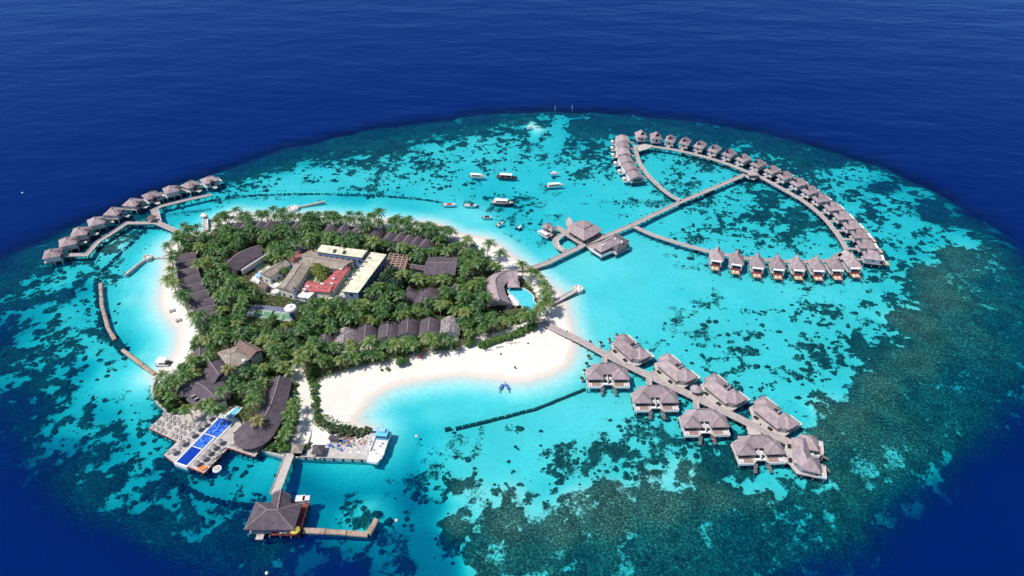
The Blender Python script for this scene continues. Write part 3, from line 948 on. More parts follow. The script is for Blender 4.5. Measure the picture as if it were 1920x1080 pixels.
arcC_px = [(1186,423.5),(1210,435),(1230,443),(1260,452.5),(1295,463),(1330,472),(1356,477.5),(1392,484),(1423.5,487),(1474,491),(1532,491.5),(1561,488),(1577,475)]
WC_, PC = walkway('boardwalk', 'boardwalk behind the eight front villas with orange timber decks', arcC_px, 2.7, curve=1, posts=24)
platform('corner_deck', 'wedge shaped timber deck where the outer arc begins beside the first villa', [(1194,285),(1194,273),(1209,270),(1226,273.5),(1213,280)])
platform('corner_deck', 'triangular timber deck where the outer arc meets the front villas', [(1569,479),(1583,468),(1592,472),(1598,482),(1577,487)])
east_px = [(1002,596),(1018,604),(1035,614),(1060,626),(1088,639),(1134,664),(1181,687.5),(1213,703),(1302,744.5),(1400,792),(1482,831)]
WE, PE = walkway('jetty', 'straight diagonal jetty from the white beach between the double villas', east_px, 3.4, posts=19)
platform('crossing_deck', 'pale square deck joined to the diagonal jetty before the last villas', [(1417,781),(1437,794),(1424,806),(1427,816),(1403,815),(1399,797)], z=1.86)
left_px = [(122,478.5),(162,478),(183,454.5),(212,436),(238,418.5),(296,418)]
WL, PL = walkway('boardwalk', 'zigzag boardwalk serving the villas over the dark western reef', left_px, 2.8, posts=17)
walkway('jetty', 'jetty running from palm fringed shore to the western villas', [(293,417),(330,433),(367,450)], 3.4, z=1.905)
walkway('boardwalk', 'short connecting boardwalk north of the small western pavilion', [(296,416),(290,394)], 4.2, z=1.895)
walkway('boardwalk', 'boardwalk beside the last four western villas', [(284,396),(302,387),(350,375),(397,365)], 2.8, z=1.89)
walkway('jetty', 'pale straight jetty from the pool headland to the overwater dining hall', [(544,850),(515,927)], 3.6, mat='deck_light', rail_mat='deck')
walkway('jetty', 'jetty from arrival pavilions to the main crossing', [(1042,425),(1060,436),(1098,459)], 3.4, z=1.895)
walkway('curved_deck', 'half ring deck with white sofas curving beside the main jetty', [(1060,470),(1051,467),(1043,459),(1041,452),(1046,445),(1058,439)], 3.4, z=1.885, curve=2, cat='deck')
walkway('jetty', 'small jetty with white railing among northern palms', [(386,432),(385,408)], 2.6, z=1.9, mat='deck_light', rail_mat='white')
walkway('jetty', 'narrow curved jetty ending at the round stone lookout', [(1028,573),(1048,562),(1079,545)], 2.4, z=1.6, mat='deck_light', rail_mat='deck')

def near_dir(c, P):
    """unit vector from the closest point of a walkway to c"""
    best, bp_ = 1e9, None
    for a, b in zip(P[:-1], P[1:]):
        e = b - a
        t = max(0, min(1, (c - a).dot(e) / e.length_squared))
        q = a + e * t
        if (c - q).length < best: best, bp_ = (c - q).length, q
    return (c - bp_).normalized(), bp_, best

# ------------------------------------------------------------------ pitched villa (sea side = local -Y)
def make_pitched_villa():
    t = empty('overwater_villa')
    z = 2.0
    tag(MB().box(-3.9, 3.9, -4.6, 5.2, z - .45, z).build('platform', M['deck'], t))
    p = MB()
    for x in (-3.5, 0, 3.5):
        for y in (-4.2, 0, 4.6):
            p.box(x - .2, x + .2, y - .2, y + .2, -3.2, z - .4)
        p.bar((x, -4.3, z - .6), (x, 4.8, z - .6), .3, .35)
    for x in (-2.2, 2.2):
        for y in (-9.0, -5.6):
            p.box(x - .17, x + .17, y - .17, y + .17, -3.2, z - .5)
    tag(p.build('pilings', M['pile'], t), kind='stuff')
    w = MB().box(-3.3, 3.3, -3.6, 4.3, z, z + 2.6)
    wl = w.build('wall', M['white'], t)
    MB().box(-2.3, 2.3, -3.72, -3.55, z + .1, z + 2.2).build('glazed_door', M['glass'], t)
    MB().box(-.7, .7, 4.25, 4.36, z + .1, z + 2.2).build('entrance_door', M['dark'], t)
    for sx in (-1, 1):
        MB().box(sx * 3.34 - .06, sx * 3.34 + .06, -.6, .8, z + .9, z + 2.0).build('window', M['glass'], t)
    # steep roof, open gablet to the walkway, low tail to the sea
    ze, zr = z + 2.55, z + 6.1
    r = MB()
    A, B, C_, D = Vector((-4.4, -4.3, ze)), Vector((4.4, -4.3, ze)), Vector((4.4, 5.3, ze)), Vector((-4.4, 5.3, ze))
    r0, r1 = Vector((0, -1.0, zr - .3)), Vector((0, 4.4, zr + .5))
    hl, hr = Vector((-1.9, 4.3, ze + 1.55)), Vector((1.9, 4.3, ze + 1.55))
    lo = [q - Vector((0, 0, .4)) for q in (A, B, C_, D)]
    r.add([A, B, C_, D, r0, r1, hl, hr] + lo, [(0, 1, 4), (1, 2, 7, 5, 4), (3, 0, 4, 5, 6), (2, 3, 6, 7), (0, 8, 9, 1), (1, 9, 10, 2), (2, 10, 11, 3), (3, 11, 8, 0), (11, 10, 9, 8)])
    ro = fix_normals(r.build('roof', M['shingle'], t))
    g = MB()
    g.add([hl + Vector((.1, -.12, 0)), hr + Vector((-.1, -.12, 0)), r1 + Vector((0, -.25, -.2)), hl + Vector((.1, -.3, 0)), hr + Vector((-.1, -.3, 0)), r1 + Vector((0, -.45, -.2))], [(0, 1, 2), (5, 4, 3), (0, 3, 4, 1), (1, 4, 5, 2), (2, 5, 3, 0)])
    g.build('gable_vent', M['dark'], ro)
    cp = MB()
    cap_line(cp, [r0, r1])
    cp.build('ridge_cap', M['ridge'], ro)
    # sea terrace with white canopy and warm timber deck
    MB().box(-3.2, 3.2, -5.9, -4.35, ze - .32, ze - .10).build('terrace_canopy', M['white'], t)
    for sx in (-1, 1):
        MB().box(sx * 3.05 - .12, sx * 3.05 + .12, -5.85, -5.6, z - .4, ze - .3).build('terrace_post', M['white'], t)
    MB().box(-2.9, 2.9, -6.2, -4.62, z - .44, z - .02).build('terrace', M['deck_red'], t)
    MB().box(-2.5, 2.3, -9.4, -6.22, z - .75, z - .42).build('sun_deck', M['deck_warm'], t)
    st = MB()
    for k in range(5):
        st.box(2.35, 3.3, -9.2 + k * .05 - k * .45, -8.7 - k * .45, z - 1.0 - k * .35, z - .85 - k * .35)
    st.build('sea_steps', M['pile'], t)
    for sx in (-1.3, .9):
        MB().box(sx - .35, sx + .35, -8.6, -6.8, z - .42, z - .1).build('lounger', M['cushion'], t)
    return t
villa0 = make_pitched_villa()
freeze(villa0)
used = [False]
def place(proto, flag, loc, rz, label, group):
    o = proto if not flag[0] else copy_tree(proto)
    flag[0] = True
    o.location = loc
    o.rotation_euler = (0, 0, rz)
    tag(o, label, None, group)
    o['category'] = 'villa'
    return o
outer = [(1201,258),(1229,261),(1256.5,266),(1284,270.5),(1312,277),(1339,284.5),(1366.6,292.5),(1393,302),(1421,312),(1447,324),(1472,335),(1497,348),(1518.6,362.6),(1539.6,378),(1562,394),(1580,411),(1598,429),(1612.6,446),(1624,465),(1635,486)]
mid = Vector((G(1420, 400).x, G(1420, 400).y))
PBfull = [Vector((G(1191, 274).x, G(1191, 274).y))] + PB + [Vector((G(1600, 490).x, G(1600, 490).y))]
for i, (x, y) in enumerate(outer):
    g = G(x, y, 2.8)
    c = Vector((g.x, g.y))
    d, q, dist = near_dir(c, PBfull)
    # face the sea: local -Y along d
    rz = math.atan2(d.y, d.x) + math.pi / 2
    if i < 2: rz = math.pi + R(4 - 3 * i)
    lab = f'steep roofed villa, {ORD[i]} on the outer arc from the wedge shaped deck'
    o = place(villa0, used, (c.x, c.y, 0), rz, lab, 'villas along the outer arc')
    if i >= 2: o.scale = (.84, .95, 1.06)
    else: o.scale = (.9, .95, 1.1)
    dd = Vector((math.sin(rz), -math.cos(rz)))
    if 2 <= i:
        a, b = q, c - dd * 5.0
        if (a - b).length > 1.0:
            w = MB()
            strip(w, [a - b * 0 - c, b - c], 2.0, 1.5, 1.84)
            br = w.build('access_bridge', M['deck'])
            br.location = (c.x, c.y, 0)
            tag(br, f'short bridge from the outer arc boardwalk to its {ORD[i]} villa', 'bridge', 'bridges to the outer arc villas')
front = [(1343,484),(1380,491),(1419,497),(1457,500),(1494,501),(1530,502),(1564.5,501),(1597,497)]
for i, (x, y) in enumerate(front):
    g = G(x, y, 3.6)
    dk = G(x - 3 + 17 * i / 7, y + 30, 1.5)
    d = (Vector((dk.x, dk.y)) - Vector((g.x, g.y))).normalized()
    rz = math.atan2(d.y, d.x) + math.pi / 2
    place(villa0, used, (g.x, g.y, 0), rz, f'villa with orange sun deck, {ORD[i]} of the front row from the restaurant', 'front row of villas')

# ------------------------------------------------------------------ joined villas (sea side = local -X)
def make_joined_villa():
    t = empty('joined_villa')
    z = 2.0
    MB().box(-4.6, 4.4, -4.9, 4.9, z - .45, z).build('platform', M['deck'], t)
    p = MB()
    for x in (-4.2, 0, 4):
        for y in (-4.4, 4.4):
            p.box(x - .2, x + .2, y - .2, y + .2, -3, z - .4)
    tag(p.build('pilings', M['pile'], t), kind='stuff')
    MB().box(-3.6, 3.7, -4.2, 4.2, z, z + 2.7).build('wall', M['white'], t)
    r = MB()
    r0, r1 = ridge_roof(r, [(-4.6, -5.25, z + 2.6), (4.5, -5.25, z + 2.6), (4.5, 5.25, z + 2.6), (-4.6, 5.25, z + 2.6)], z + 4.3, 0)
    ro = fix_normals(r.build('roof', M['shingle'], t))
    MB().box(-3.0, 3.2, -4.34, -4.18, z + .2, z + 2.1).build('window', M['glass'], t)
    MB().box(-8.2, -4.62, -2.2, 2.0, z - .75, z - .42).build('sun_deck', M['deck_light'], t)
    s = MB()
    poly_roof(s, [(-7.6 + 1.3 * math.cos(a), -.2 + 1.3 * math.sin(a), z + 1.6) for a in [k * math.pi / 4 for k in range(8)]], z + 2.3, 0)
    s.box(-7.66, -7.54, -.26, -.14, z - .45, z + 1.6)
    fix_normals(s.build('parasol', M['cushion'], t))
    MB().box(-4.7, -4.55, -3.8, 3.8, z, z + 2.2).build('terrace_screen', M['white'], t)
    MB().box(4.42, 8.4, -.9, .9, z - .45, z - .1).build('access_bridge', M['deck'], t)
    return t
jv = make_joined_villa()
freeze(jv)
used = [False]
for i, (x, y) in enumerate([(1168,259),(1168,270.5),(1169.7,283),(1174,297.5),(1181.5,311.5),(1191,326)]):
    g = G(x, y, 5.5)
    place(jv, used, (g.x, g.y, i * .004), R([2, 2, 4, 10, 14, 12][i]), f'{ORD[i]} joined villa counted from the far end of the six under one long roof', 'six joined villas')

# ------------------------------------------------------------------ western hipped villas (entrance = local -Y)
def make_west_villa():
    t = empty('hipped_villa')
    z = 2.1
    MB().box(-4.6, 4.6, -4.2, 4.6, z - .5, z).build('platform', M['deck_light'], t)
    p = MB()
    for x in (-4.2, -1.4, 1.4, 4.2):
        for y in (-3.8, 0, 4.2):
            p.box(x - .18, x + .18, y - .18, y + .18, -6, z - .45)
    tag(p.build('pilings', M['wall_pale'], t), kind='stuff')
    MB().box(-3.9, 3.9, -3.4, 3.9, z, z + 2.6).build('wall', M['wall_pale'], t)
    r = MB()
    c = [(-4.7, -4.2, z + 2.5), (-4.7, 4.7, z + 2.5), (4.7, 4.7, z + 2.5), (4.7, -4.2, z + 2.5)]
    r0, r1 = ridge_roof(r, c, z + 5.0, 3.4)
    ro = fix_normals(r.build('roof', M['shingle'], t))
    cp = MB(); cap_line(cp, [r0, r1]); cp.build('ridge_cap', M['ridge'], ro)
    e = MB()
    ridge_roof(e, [(-1.9, -5.2, z + 2.35), (1.9, -5.2, z + 2.35), (1.9, -2.0, z + 2.5), (-1.9, -2.0, z + 2.5)], z + 3.9, 0)
    fix_normals(e.build('porch_roof', M['shingle_dark'], t))
    MB().box(-1.3, 1.3, -3.55, -3.38, z, z + 2.3).build('entrance', M['dark'], t)
    for sx in (-1, 1):
        MB().box(sx * 2.6 - .7, sx * 2.6 + .7, -3.52, -3.38, z + .8, z + 2.0).build('window', M['glass'], t)
    MB().box(-1.2, 1.2, -8.6, -4.22, z - .5, z - .15).build('access_bridge', M['deck_light'], t)
    MB().box(4.62, 7.6, -1.4, 3.4, z - .6, z - .2).build('side_deck', M['deck_light'], t)
    MB().box(4.9, 7.4, 3.2, 3.45, z - .2, z + .9).build('deck_screen', M['white'], t)
    return t
wv = make_west_villa()
freeze(wv)
used = [False]
west = [(98.6,474),(127.5,452),(150.5,433),(180.5,414),(214,395.5),(249,378.5),(284,365.5),(321,354.5),(357,345),(392.5,336.5)]
ent = [(128,478),(150,456),(172,439),(199,418.5),(228,404),(260,387),(287.5,374),(325,362),(360,353),(397,346)]
for i, (x, y) in enumerate(west):
    g = G(x, y, 5.0)
    e = G(*ent[i], 2.0)
    d = (Vector((e.x, e.y)) - Vector((g.x, g.y))).normalized()
    rz = math.atan2(d.y, d.x) + math.pi / 2
    o = place(wv, used, (g.x, g.y, 0), rz, f'hipped villa on stilts, {ORD[i]} over the western reef from the deep end', 'western reef villas')
    o.scale = (1.0, 1.0, 1.0)

# ------------------------------------------------------------------ double villas (sea side = local -Y)
def make_double_villa():
    t = empty('double_villa')
    z = 2.1
    MB().prism([(-9.2, -6.4), (-3.2, -6.4), (-1.6, -4.6), (1.6, -4.6), (3.2, -6.4), (9.2, -6.4), (9.2, 4.0), (6.5, 6.0), (-6.5, 6.0), (-9.2, 4.0)], z - .45, z).build('platform', M['deck_light'], t)
    p = MB()
    for x in (-8.8, -5.2, -1.8, 1.8, 5.2, 8.8):
        for y in (-5.9, -2, 2, 4.0):
            p.box(x - .2, x + .2, y - .2, y + .2, -3, z - .4)
    tag(p.build('pilings', M['pile'], t), kind='stuff')
    MB().prism([(-8.4, -2.6), (-2.6, -2.6), (-2.2, .6), (2.2, .6), (2.6, -2.6), (8.4, -2.6), (8.4, 2.6), (6.0, 4.8), (-6.0, 4.8), (-8.4, 2.6)], z, z + 2.6).build('wall', M['wall_grey'], t)
    ze = z + 2.5
    r = MB()
    r0, r1 = ridge_roof(r, [(-8.3, -.6, ze), (-6.3, 5.8, ze), (6.3, 5.8, ze), (8.3, -.6, ze)], z + 6.1, 4.2)
    ro = fix_normals(r.build('main_roof', M['shingle'], t))
    cp = MB(); cap_line(cp, [r0, r1]); cp.build('ridge_cap', M['ridge'], ro)
    for sx in (-1, 1):
        w = MB()
        c = [(sx * 5.6 - 3.9, -3.9, ze + .02), (sx * 5.6 + 3.9, -3.9, ze + .02), (sx * 5.6 + 3.6, 2.6, ze + .02), (sx * 5.6 - 3.6, 2.6, ze + .02)]
        a, b = ridge_roof(w, c, z + 5.3, 3.0)
        wo = fix_normals(w.build('wing_roof', M['shingle'], t))
        cp = MB(); cap_line(cp, [a, b], .35, .2)
        for q in c[:2]: cap_line(cp, [Vector(q), a], .26, .14)
        cp.build('ridge_cap', M['ridge'], wo)
        MB().box(sx * 5.6 - 2.4, sx * 5.6 + 2.4, -2.75, -2.58, z + .1, z + 2.1).build('glazed_door', M['glass'], t)
        MB().box(sx * 5.6 - 2.6, sx * 5.6 + 2.4, -5.5, -3.6, z + .01, z + .07).build('terrace', M['deck_rose'], t)
        MB().prism([(sx * 9.2, -6.45), (sx * 3.1, -6.45), (sx * 3.1, -6.3), (sx * 9.2, -6.3)], z - .4, z + .75).build('balustrade', M['white'], t)
        MB().box(sx * 9.12 - .08, sx * 9.12 + .08, -6.28, -3.2, z - .4, z + .75).build('side_balustrade', M['white'], t)
        for k in range(2):
            xx = sx * (7.2 + k * .9)
            l = MB().box(xx - .3, xx + .3, -5.6, -3.9, z + .08, z + .38)
            l.build('lounger', M['cushion'], t)
        st = MB()
        for k in range(6):
            st.box(sx * (2.5 + .10 * k) - .7, sx * (2.5 + .10 * k) + .7, -6.6 - k * .45, -6.1 - k * .45, z - .5 - k * .34, z - .36 - k * .34)
        st.build('sea_steps', M['pile'], t)
    # the open court between the wings
    c = MB().box(-2.1, 2.1, -4.5, .5, z + .01, z + .12)
    c.build('court_floor', M['white'], t)
    for sx in (-1, 1):
        MB().box(sx * 1.05 - .8, sx * 1.05 + .8, -1.6, .1, z + .13, z + .5).build('plunge_tub', M['wall_pale'], t)
        MB().box(sx * .95 - .65, sx * .95 + .65, -3.6, -2.7, z + .13, z + 1.0).build('screen', M['dark'], t)
    MB().box(-.1, .1, -4.4, .4, z + .13, z + 1.9).build('dividing_wall', M['white'], t)
    # rounded entrance terrace at the back
    MB().prism([(-6.0, 5.9), (6.0, 5.9), (4.5, 7.6), (0, 8.3), (-4.5, 7.6)], z - .47, z - .02).build('entrance_terrace', M['deck_light'], t)
    for sx in (-1, 1):
        MB().box(sx * 3.6 - 1.0, sx * 3.6 + 1.0, 5.6, 6.9, z - .015, z + .5).build('planting_box', M['dark'], t)
    return t
dv = make_double_villa()
freeze(dv)
used = [False]
dbl = [(1138.5,701,0.0,'nearest the white beach below the diagonal jetty'),(1227.5,744,1.0,'second from the beach below the diagonal jetty'),(1320,789,1.5,'third from the beach below the diagonal jetty'),(1421.5,839,2.5,'last below the diagonal jetty beside the pale square deck'),
       (1183,652,None,'nearest the beach above the diagonal jetty'),(1267,691,None,'second from the beach above the diagonal jetty'),(1357,731,None,'beside the small gazebo above the diagonal jetty'),(1452,776,None,'last above the diagonal jetty beside the pale square deck')]
for i, (x, y, a, s) in enumerate(dbl):
    g = G(x, y, 4.2)
    rz = R(a) if a is not None else math.atan2(.54, .84) + math.pi / 2
    place(dv, used, (g.x, g.y, 0), rz, 'double villa with two hipped wings, ' + s, 'double villas along the diagonal jetty')
g = G(1515, 850, 4.2)
place(dv, used, (g.x, g.y, 0), math.atan2(-.27, .96) + math.pi / 2, 'double villa closing the seaward end of the diagonal jetty', 'double villas along the diagonal jetty')
for i, (a, b) in enumerate([((1133.5,666),(1133,681)),((1216,706),(1217,723)),((1304,748),(1306,767)),((1143,661),(1154,657)),((1219,702),(1241,696)),((1312,744),(1330,737))]):
    walkway('access_bridge', f'short bridge from the diagonal jetty to the {["near lower", "second lower", "third lower", "near upper", "second upper", "third upper"][i]} double villa', [a, b], 2.2, 1.87, piles=False, cat='bridge')
def gazebo(name, label, px, r, z0, zt, roof='shingle', n=8, cat='gazebo', floor=True):
    g = G(px[0], px[1], z0)
    t = empty(name, (g.x, g.y, z0), 0, label, cat)
    if floor: MB().lathe((0, 0, -.4), [(r * .92, 0), (r * .92, .45)], n).build('floor', M['deck_light'], t)
    for k in range(4):
        a = math.pi / 4 + k * math.pi / 2
        MB().box(r * .7 * math.cos(a) - .1, r * .7 * math.cos(a) + .1, r * .7 * math.sin(a) - .1, r * .7 * math.sin(a) + .1, .05, zt * .6).build('post', M['pile'], t)
    s = MB()
    poly_roof(s, [(r * math.cos(math.pi / n + 2 * math.pi * k / n), r * math.sin(math.pi / n + 2 * math.pi * k / n), zt * .58) for k in range(n)], zt, 0, .25)
    fix_normals(s.build('roof', M[roof], t))
    return t
gazebo('gazebo', 'small thatched gazebo beside the diagonal jetty', (1303.5,737), 2.6, 2.0, 4.4)
gazebo('hub_pavilion', 'square hipped pavilion where the long jetty meets the outer arc', (1410,331), 5.0, 2.0, 4.6, n=4, cat='pavilion')
gazebo('pavilion', 'small brown roofed pavilion at the bend of the western boardwalk', (286,414.5), 3.2, 2.0, 4.2, 'brown_roof', n=4, cat='pavilion')
gazebo('lookout_shelter', 'white square shelter at the tip of the northern palm jetty', (384,408), 2.6, 2.0, 3.4, 'white', n=4, cat='shelter')
def lookout(label, px, r, z=1.2, mat='concrete'):
    g = G(px[0], px[1], z)
    t = empty('round_lookout', (g.x, g.y, 0), 0, label, 'lookout')
    MB().lathe((0, 0, -2.5), [(r * 1.08, 0), (r, 2.5 + z)], 20).build('base', M[mat], t)
    MB().lathe((0, 0, z), [(r * .98, 0), (r * .98, .35), (r * .86, .35), (r * .86, .04), (0.01, .04)], 20).build('parapet', M['wall_pale'], t)
    for k in range(5):
        a = .6 + k * 1.25
        MB().box(r * .6 * math.cos(a) - .3, r * .6 * math.cos(a) + .3, r * .6 * math.sin(a) - .3, r * .6 * math.sin(a) + .3, z + .05, z + .55).build('seat', M['sandbag'], t)
    return t
lookout('round stone lookout at the end of the curved eastern jetty', (1083,541), 3.0)
lookout('white round lookout north of the palms', (549,390), 3.4, mat='white')
lookout('pale round lookout on the western sandbank', (277,482), 2.6)

# ------------------------------------------------------------------ arrival pavilions, lounge and restaurant on the main jetty
def hip_pavilion(name, label, quad, z_e, z_r, inset, roof='shingle', wall='wall_grey', z=1.9, cat='pavilion', over=.9):
    c = [G(p[0], p[1], z_e) for p in quad]
    cen = sum(c, Vector()) / 4
    t = empty(name, (cen.x, cen.y, 0), 0, label, cat)
    loc = [p - Vector((cen.x, cen.y, 0)) for p in c]
    r = MB()
    r0, r1 = ridge_roof(r, loc, z_r, inset)
    ro = fix_normals(r.build('roof', M[roof], t))
    cp = MB(); cap_line(cp, [r0, r1])
    for k, rr in ((0, r0), (1, r0), (2, r1), (3, r1)): cap_line(cp, [rr, loc[k]], .28, .16)
    cp.build('ridge_cap', M['ridge'], ro)
    q = [(p.x, p.y) for p in loc]
    MB().prism(offset_poly(q, over), z, z_e - .2).build('wall', M[wall], t)
    MB().prism(offset_poly(q, -.3), z - .4, z - .02).build('platform', M['deck'], t)
    p = MB()
    for (x, y) in offset_poly(q, .2):
        p.box(x - .2, x + .2, y - .2, y + .2, -3, z - .4)
    tag(p.build('pilings', M['pile'], t), kind='stuff')
    return t
hip_pavilion('arrival_pavilion', 'far arrival pavilion beside the moored white speedboat', [(1015,425),(1025,416.5),(1036,420),(1026,429)], 4.6, 6.2, 2.5)
hip_pavilion('arrival_pavilion', 'near arrival pavilion where the landing jetty starts', [(1027,430),(1035,423.5),(1044,427),(1035,434.5)], 4.4, 6.0, 2.4)
# lounge with a fan shaped roof
fan = [(1062,431),(1064,424),(1072,419),(1083,416.5),(1095,416),(1108,418),(1119,423),(1129,430),(1120,438),(1095.5,451),(1078,441)]
c = GP(fan, 5.2)
cen = sum(c, Vector()) / len(c)
lt = empty('lounge_pavilion', (cen.x, cen.y, 0), 0, 'fan shaped shingle roof lounge at the jetty crossing', 'pavilion')
loc = [p - Vector((cen.x, cen.y, 0)) for p in c]
r = MB()
top = poly_roof(r, loc, 8.2, .42)
ro = fix_normals(r.build('lower_roof', M['shingle'], lt))
r = MB()
poly_roof(r, [Vector((p.x * 1.12, p.y * 1.12, 8.55)) for p in top], 9.9, .12, .3)
fix_normals(r.build('upper_roof', M['shingle'], lt))
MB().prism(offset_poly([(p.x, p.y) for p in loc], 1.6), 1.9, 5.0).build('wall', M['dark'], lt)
MB().prism(offset_poly([(p.x, p.y) for p in loc], -.6), 1.4, 1.86).build('platform', M['deck'], lt)
p = MB()
for (x, y) in offset_poly([(p_.x, p_.y) for p_ in loc], .5): p.box(x - .22, x + .22, y - .22, y + .22, -3, 1.45)
tag(p.build('pilings', M['pile'], lt), kind='stuff')
for k in (8, 9, 10):
    a, b = loc[k], loc[(k + 1) % len(loc)]
    for s in (.25, .5, .75):
        q = a.lerp(b, s) * .93
        MB().box(q.x - .12, q.x + .12, q.y - .12, q.y + .12, 1.9, 5.0).build('post', M['wall_pale'], lt)
platform('lounge_terrace', 'narrow terrace with dark stools behind the fan roofed lounge', [(1062,426),(1061,413),(1066,407),(1072,412),(1074,419)], z=1.86)
rt = hip_pavilion('overwater_restaurant', 'large hipped restaurant with white balustrade below the jetty crossing', [(1127.5,473),(1108.5,461.5),(1150,441),(1170,452)], 4.8, 7.2, 5.0, cat='restaurant', over=1.2)
off = rt.location
for k, (qa) in enumerate(([(1105,466),(1127,481)], [(1127,481),(1148,472.5)])):
    a, b = G(*qa[0], 2.2) - off, G(*qa[1], 2.2) - off
    mb = MB(); mb.bar(Vector((a.x, a.y, 2.2)), Vector((b.x, b.y, 2.2)), .25, 1.5)
    mb.build('balustrade', M['white'], rt)
MB().prism([(G(x, y, 1.6) - off)[:2] for x, y in [(1098,461),(1105,467),(1127,482.5),(1150,473),(1155,478),(1180,465),(1152,444)]], 1.15, 1.48).build('terrace', M['deck'], rt)
for k, (x, y) in enumerate([(1131,459),(1134,456),(1153,448),(1166,453)]):
    g = G(x, y, 6.6) - off
    MB().box(g.x - .5, g.x + .5, g.y - .5, g.y + .5, 5.6, 6.9).build('roof_unit', M['white'], rt)
hip_pavilion('dining_annex', 'lower hipped annex on the seaward corner of the large restaurant', [(1156,470),(1146.5,463.5),(1169,451),(1179.5,457)], 4.1, 5.6, 3.2, 'shingle_dark', 'wall_pale', 1.7, 'pavilion')
hip_pavilion('kitchen_wing', 'dark roofed kitchen wing behind the large restaurant', [(1149,442.5),(1153,437),(1180,452),(1173,456)], 4.3, 5.5, 1.5, 'shingle_dark', 'wall_grey', 1.7, 'pavilion', .5)
# white sofas on the half ring deck
for i, (x, y) in enumerate([(1051,444.5),(1046,451),(1046,457),(1049,463),(1054,467)]):
    g = G(x, y, 1.9)
    t = empty('sofa', (g.x, g.y, 1.885), R([60, 80, 95, 120, 150][i]), f'white sofa, {ORD[i]} along the half ring deck', 'sofa', 'sofas on the half ring deck')
    MB().box(-1.1, 1.1, -.5, .5, 0, .42).build('seat', M['cushion'], t)
    MB().box(-1.1, 1.1, .3, .52, .43, .95).build('backrest', M['cushion'], t)

# ------------------------------------------------------------------ dining hall in the foreground
t = empty('dining_hall', (0, 0, 0), 0, 'overwater dining hall with broad hipped roof and red deck', 'restaurant')
cq = [G(457,993,4.6), G(551,993.5,4.6), G(567,944,4.6), G(479,941.5,4.6)]
cen = sum(cq, Vector()) / 4
t.location = (cen.x, cen.y, 0)
L0 = Vector((cen.x, cen.y, 0))
loc = [p - L0 for p in cq]
r = MB()
a_ = [loc[0], loc[3], loc[2], loc[1]]
r0, r1 = ridge_roof(r, a_, 8.0, 7.0, .45)
ro = fix_normals(r.build('roof', M['shingle_dark'], t))
cp = MB(); cap_line(cp, [r0, r1])
for k, rr in ((0, r0), (1, r0), (2, r1), (3, r1)): cap_line(cp, [rr, a_[k]], .3, .16)
cp.build('ridge_cap', M['ridge'], ro)
pq = [G(512,924,4.9) - L0, G(546,927,4.9) - L0, G(541,962,4.9) - L0, G(505,962,4.9) - L0]
r = MB(); b0, b1 = ridge_roof(r, pq, 7.2, 0)
po = fix_normals(r.build('porch_roof', M['shingle_dark'], t))
cp = MB(); cap_line(cp, [b0, b1]); cp.build('ridge_cap', M['ridge'], po)
wq = offset_poly([(p.x, p.y) for p in loc], 1.4)
MB().prism(wq, 1.5, 4.3).build('wall', M['wall_shade_blue'], t)
ww = [Vector((p.x + L0.x, p.y + L0.y)) for p in wq]
openings(t, ww, 2.2, 3.8, 3.0, 2.0, edges=None)
MB().prism([(G(x, y, 1.4) - L0)[:2] for x, y in [(545,938),(581,938),(562,1004),(508,1003),(510,994),(551,995)]], 1.0, 1.5).build('red_deck', M['deck_red'], t)
MB().prism(offset_poly([(p.x, p.y) for p in loc], .9), .95, 1.46).build('platform', M['deck'], t)
p = MB()
for x, y in [(465,1001),(485,1003),(505,1003),(525,1003),(545,1004),(560,1003),(566,985),(572,965),(578,942),(560,942)]:
    g = G(x, y, 1.4) - L0
    p.box(g.x - .22, g.x + .22, g.y - .22, g.y + .22, -3.5, 1.0)
tag(p.build('pilings', M['pile'], t), kind='stuff')
mb = MB()
for qa in ([(481,1000),(495,1000)],): 
    a, b = G(*qa[0], 1.5) - L0, G(*qa[1], 1.5) - L0
    mb.box(a.x, b.x, a.y - 2.0, a.y + .5, .6, .9)
mb.build('landing_stage', M['deck_light'], t)
mb = MB()
for a, b in [((581,938),(562,1004)), ((562,1004),(520,1003))]:
    ga, gb = G(*a, 1.5) - L0, G(*b, 1.5) - L0
    for k in range(9):
        q = ga.lerp(gb, k / 8)
        mb.box(q.x - .07, q.x + .07, q.y - .07, q.y + .07, 1.5, 2.4)
    mb.bar((ga.x, ga.y, 2.4), (gb.x, gb.y, 2.4), .12, .1)
mb.build('railing', M['deck_red'], t)
for i, (x, y) in enumerate([(564,938),(575,937.5)]):
    g = G(x, y, 2.2)
    q = empty('service_booth', (g.x, g.y, 1.5), R(5), ['larger white booth on the corner of the red deck', 'smaller white booth on the corner of the red deck'][i], 'booth', 'booths on the red deck')
    s_ = (1.5, 1.1)[i]
    MB().box(-s_, s_, -s_ * .8, s_ * .8, .02, 1.7).build('wall', M['white'], q)
    MB().box(-s_ - .15, s_ + .15, -s_ * .8 - .15, s_ * .8 + .15, 1.71, 1.9).build('roof', M['wall_pale'], q)
g = G(554, 995.5, 2.8)
q = empty('parasol', (g.x, g.y, 1.5), 0, 'yellow thatched parasol on the corner of the red deck', 'parasol')
MB().box(-.08, .08, -.08, .08, 0, 2.2).build('pole', M['pile'], q)
r = MB(); poly_roof(r, [(1.7 * math.cos(k * math.pi / 5), 1.7 * math.sin(k * math.pi / 5), 1.9) for k in range(10)], 2.8, 0, .2)
fix_normals(r.build('canopy', M['yellow'], q))
tb = [(535,998.5),(541,998),(547,998.5),(527,1000)]
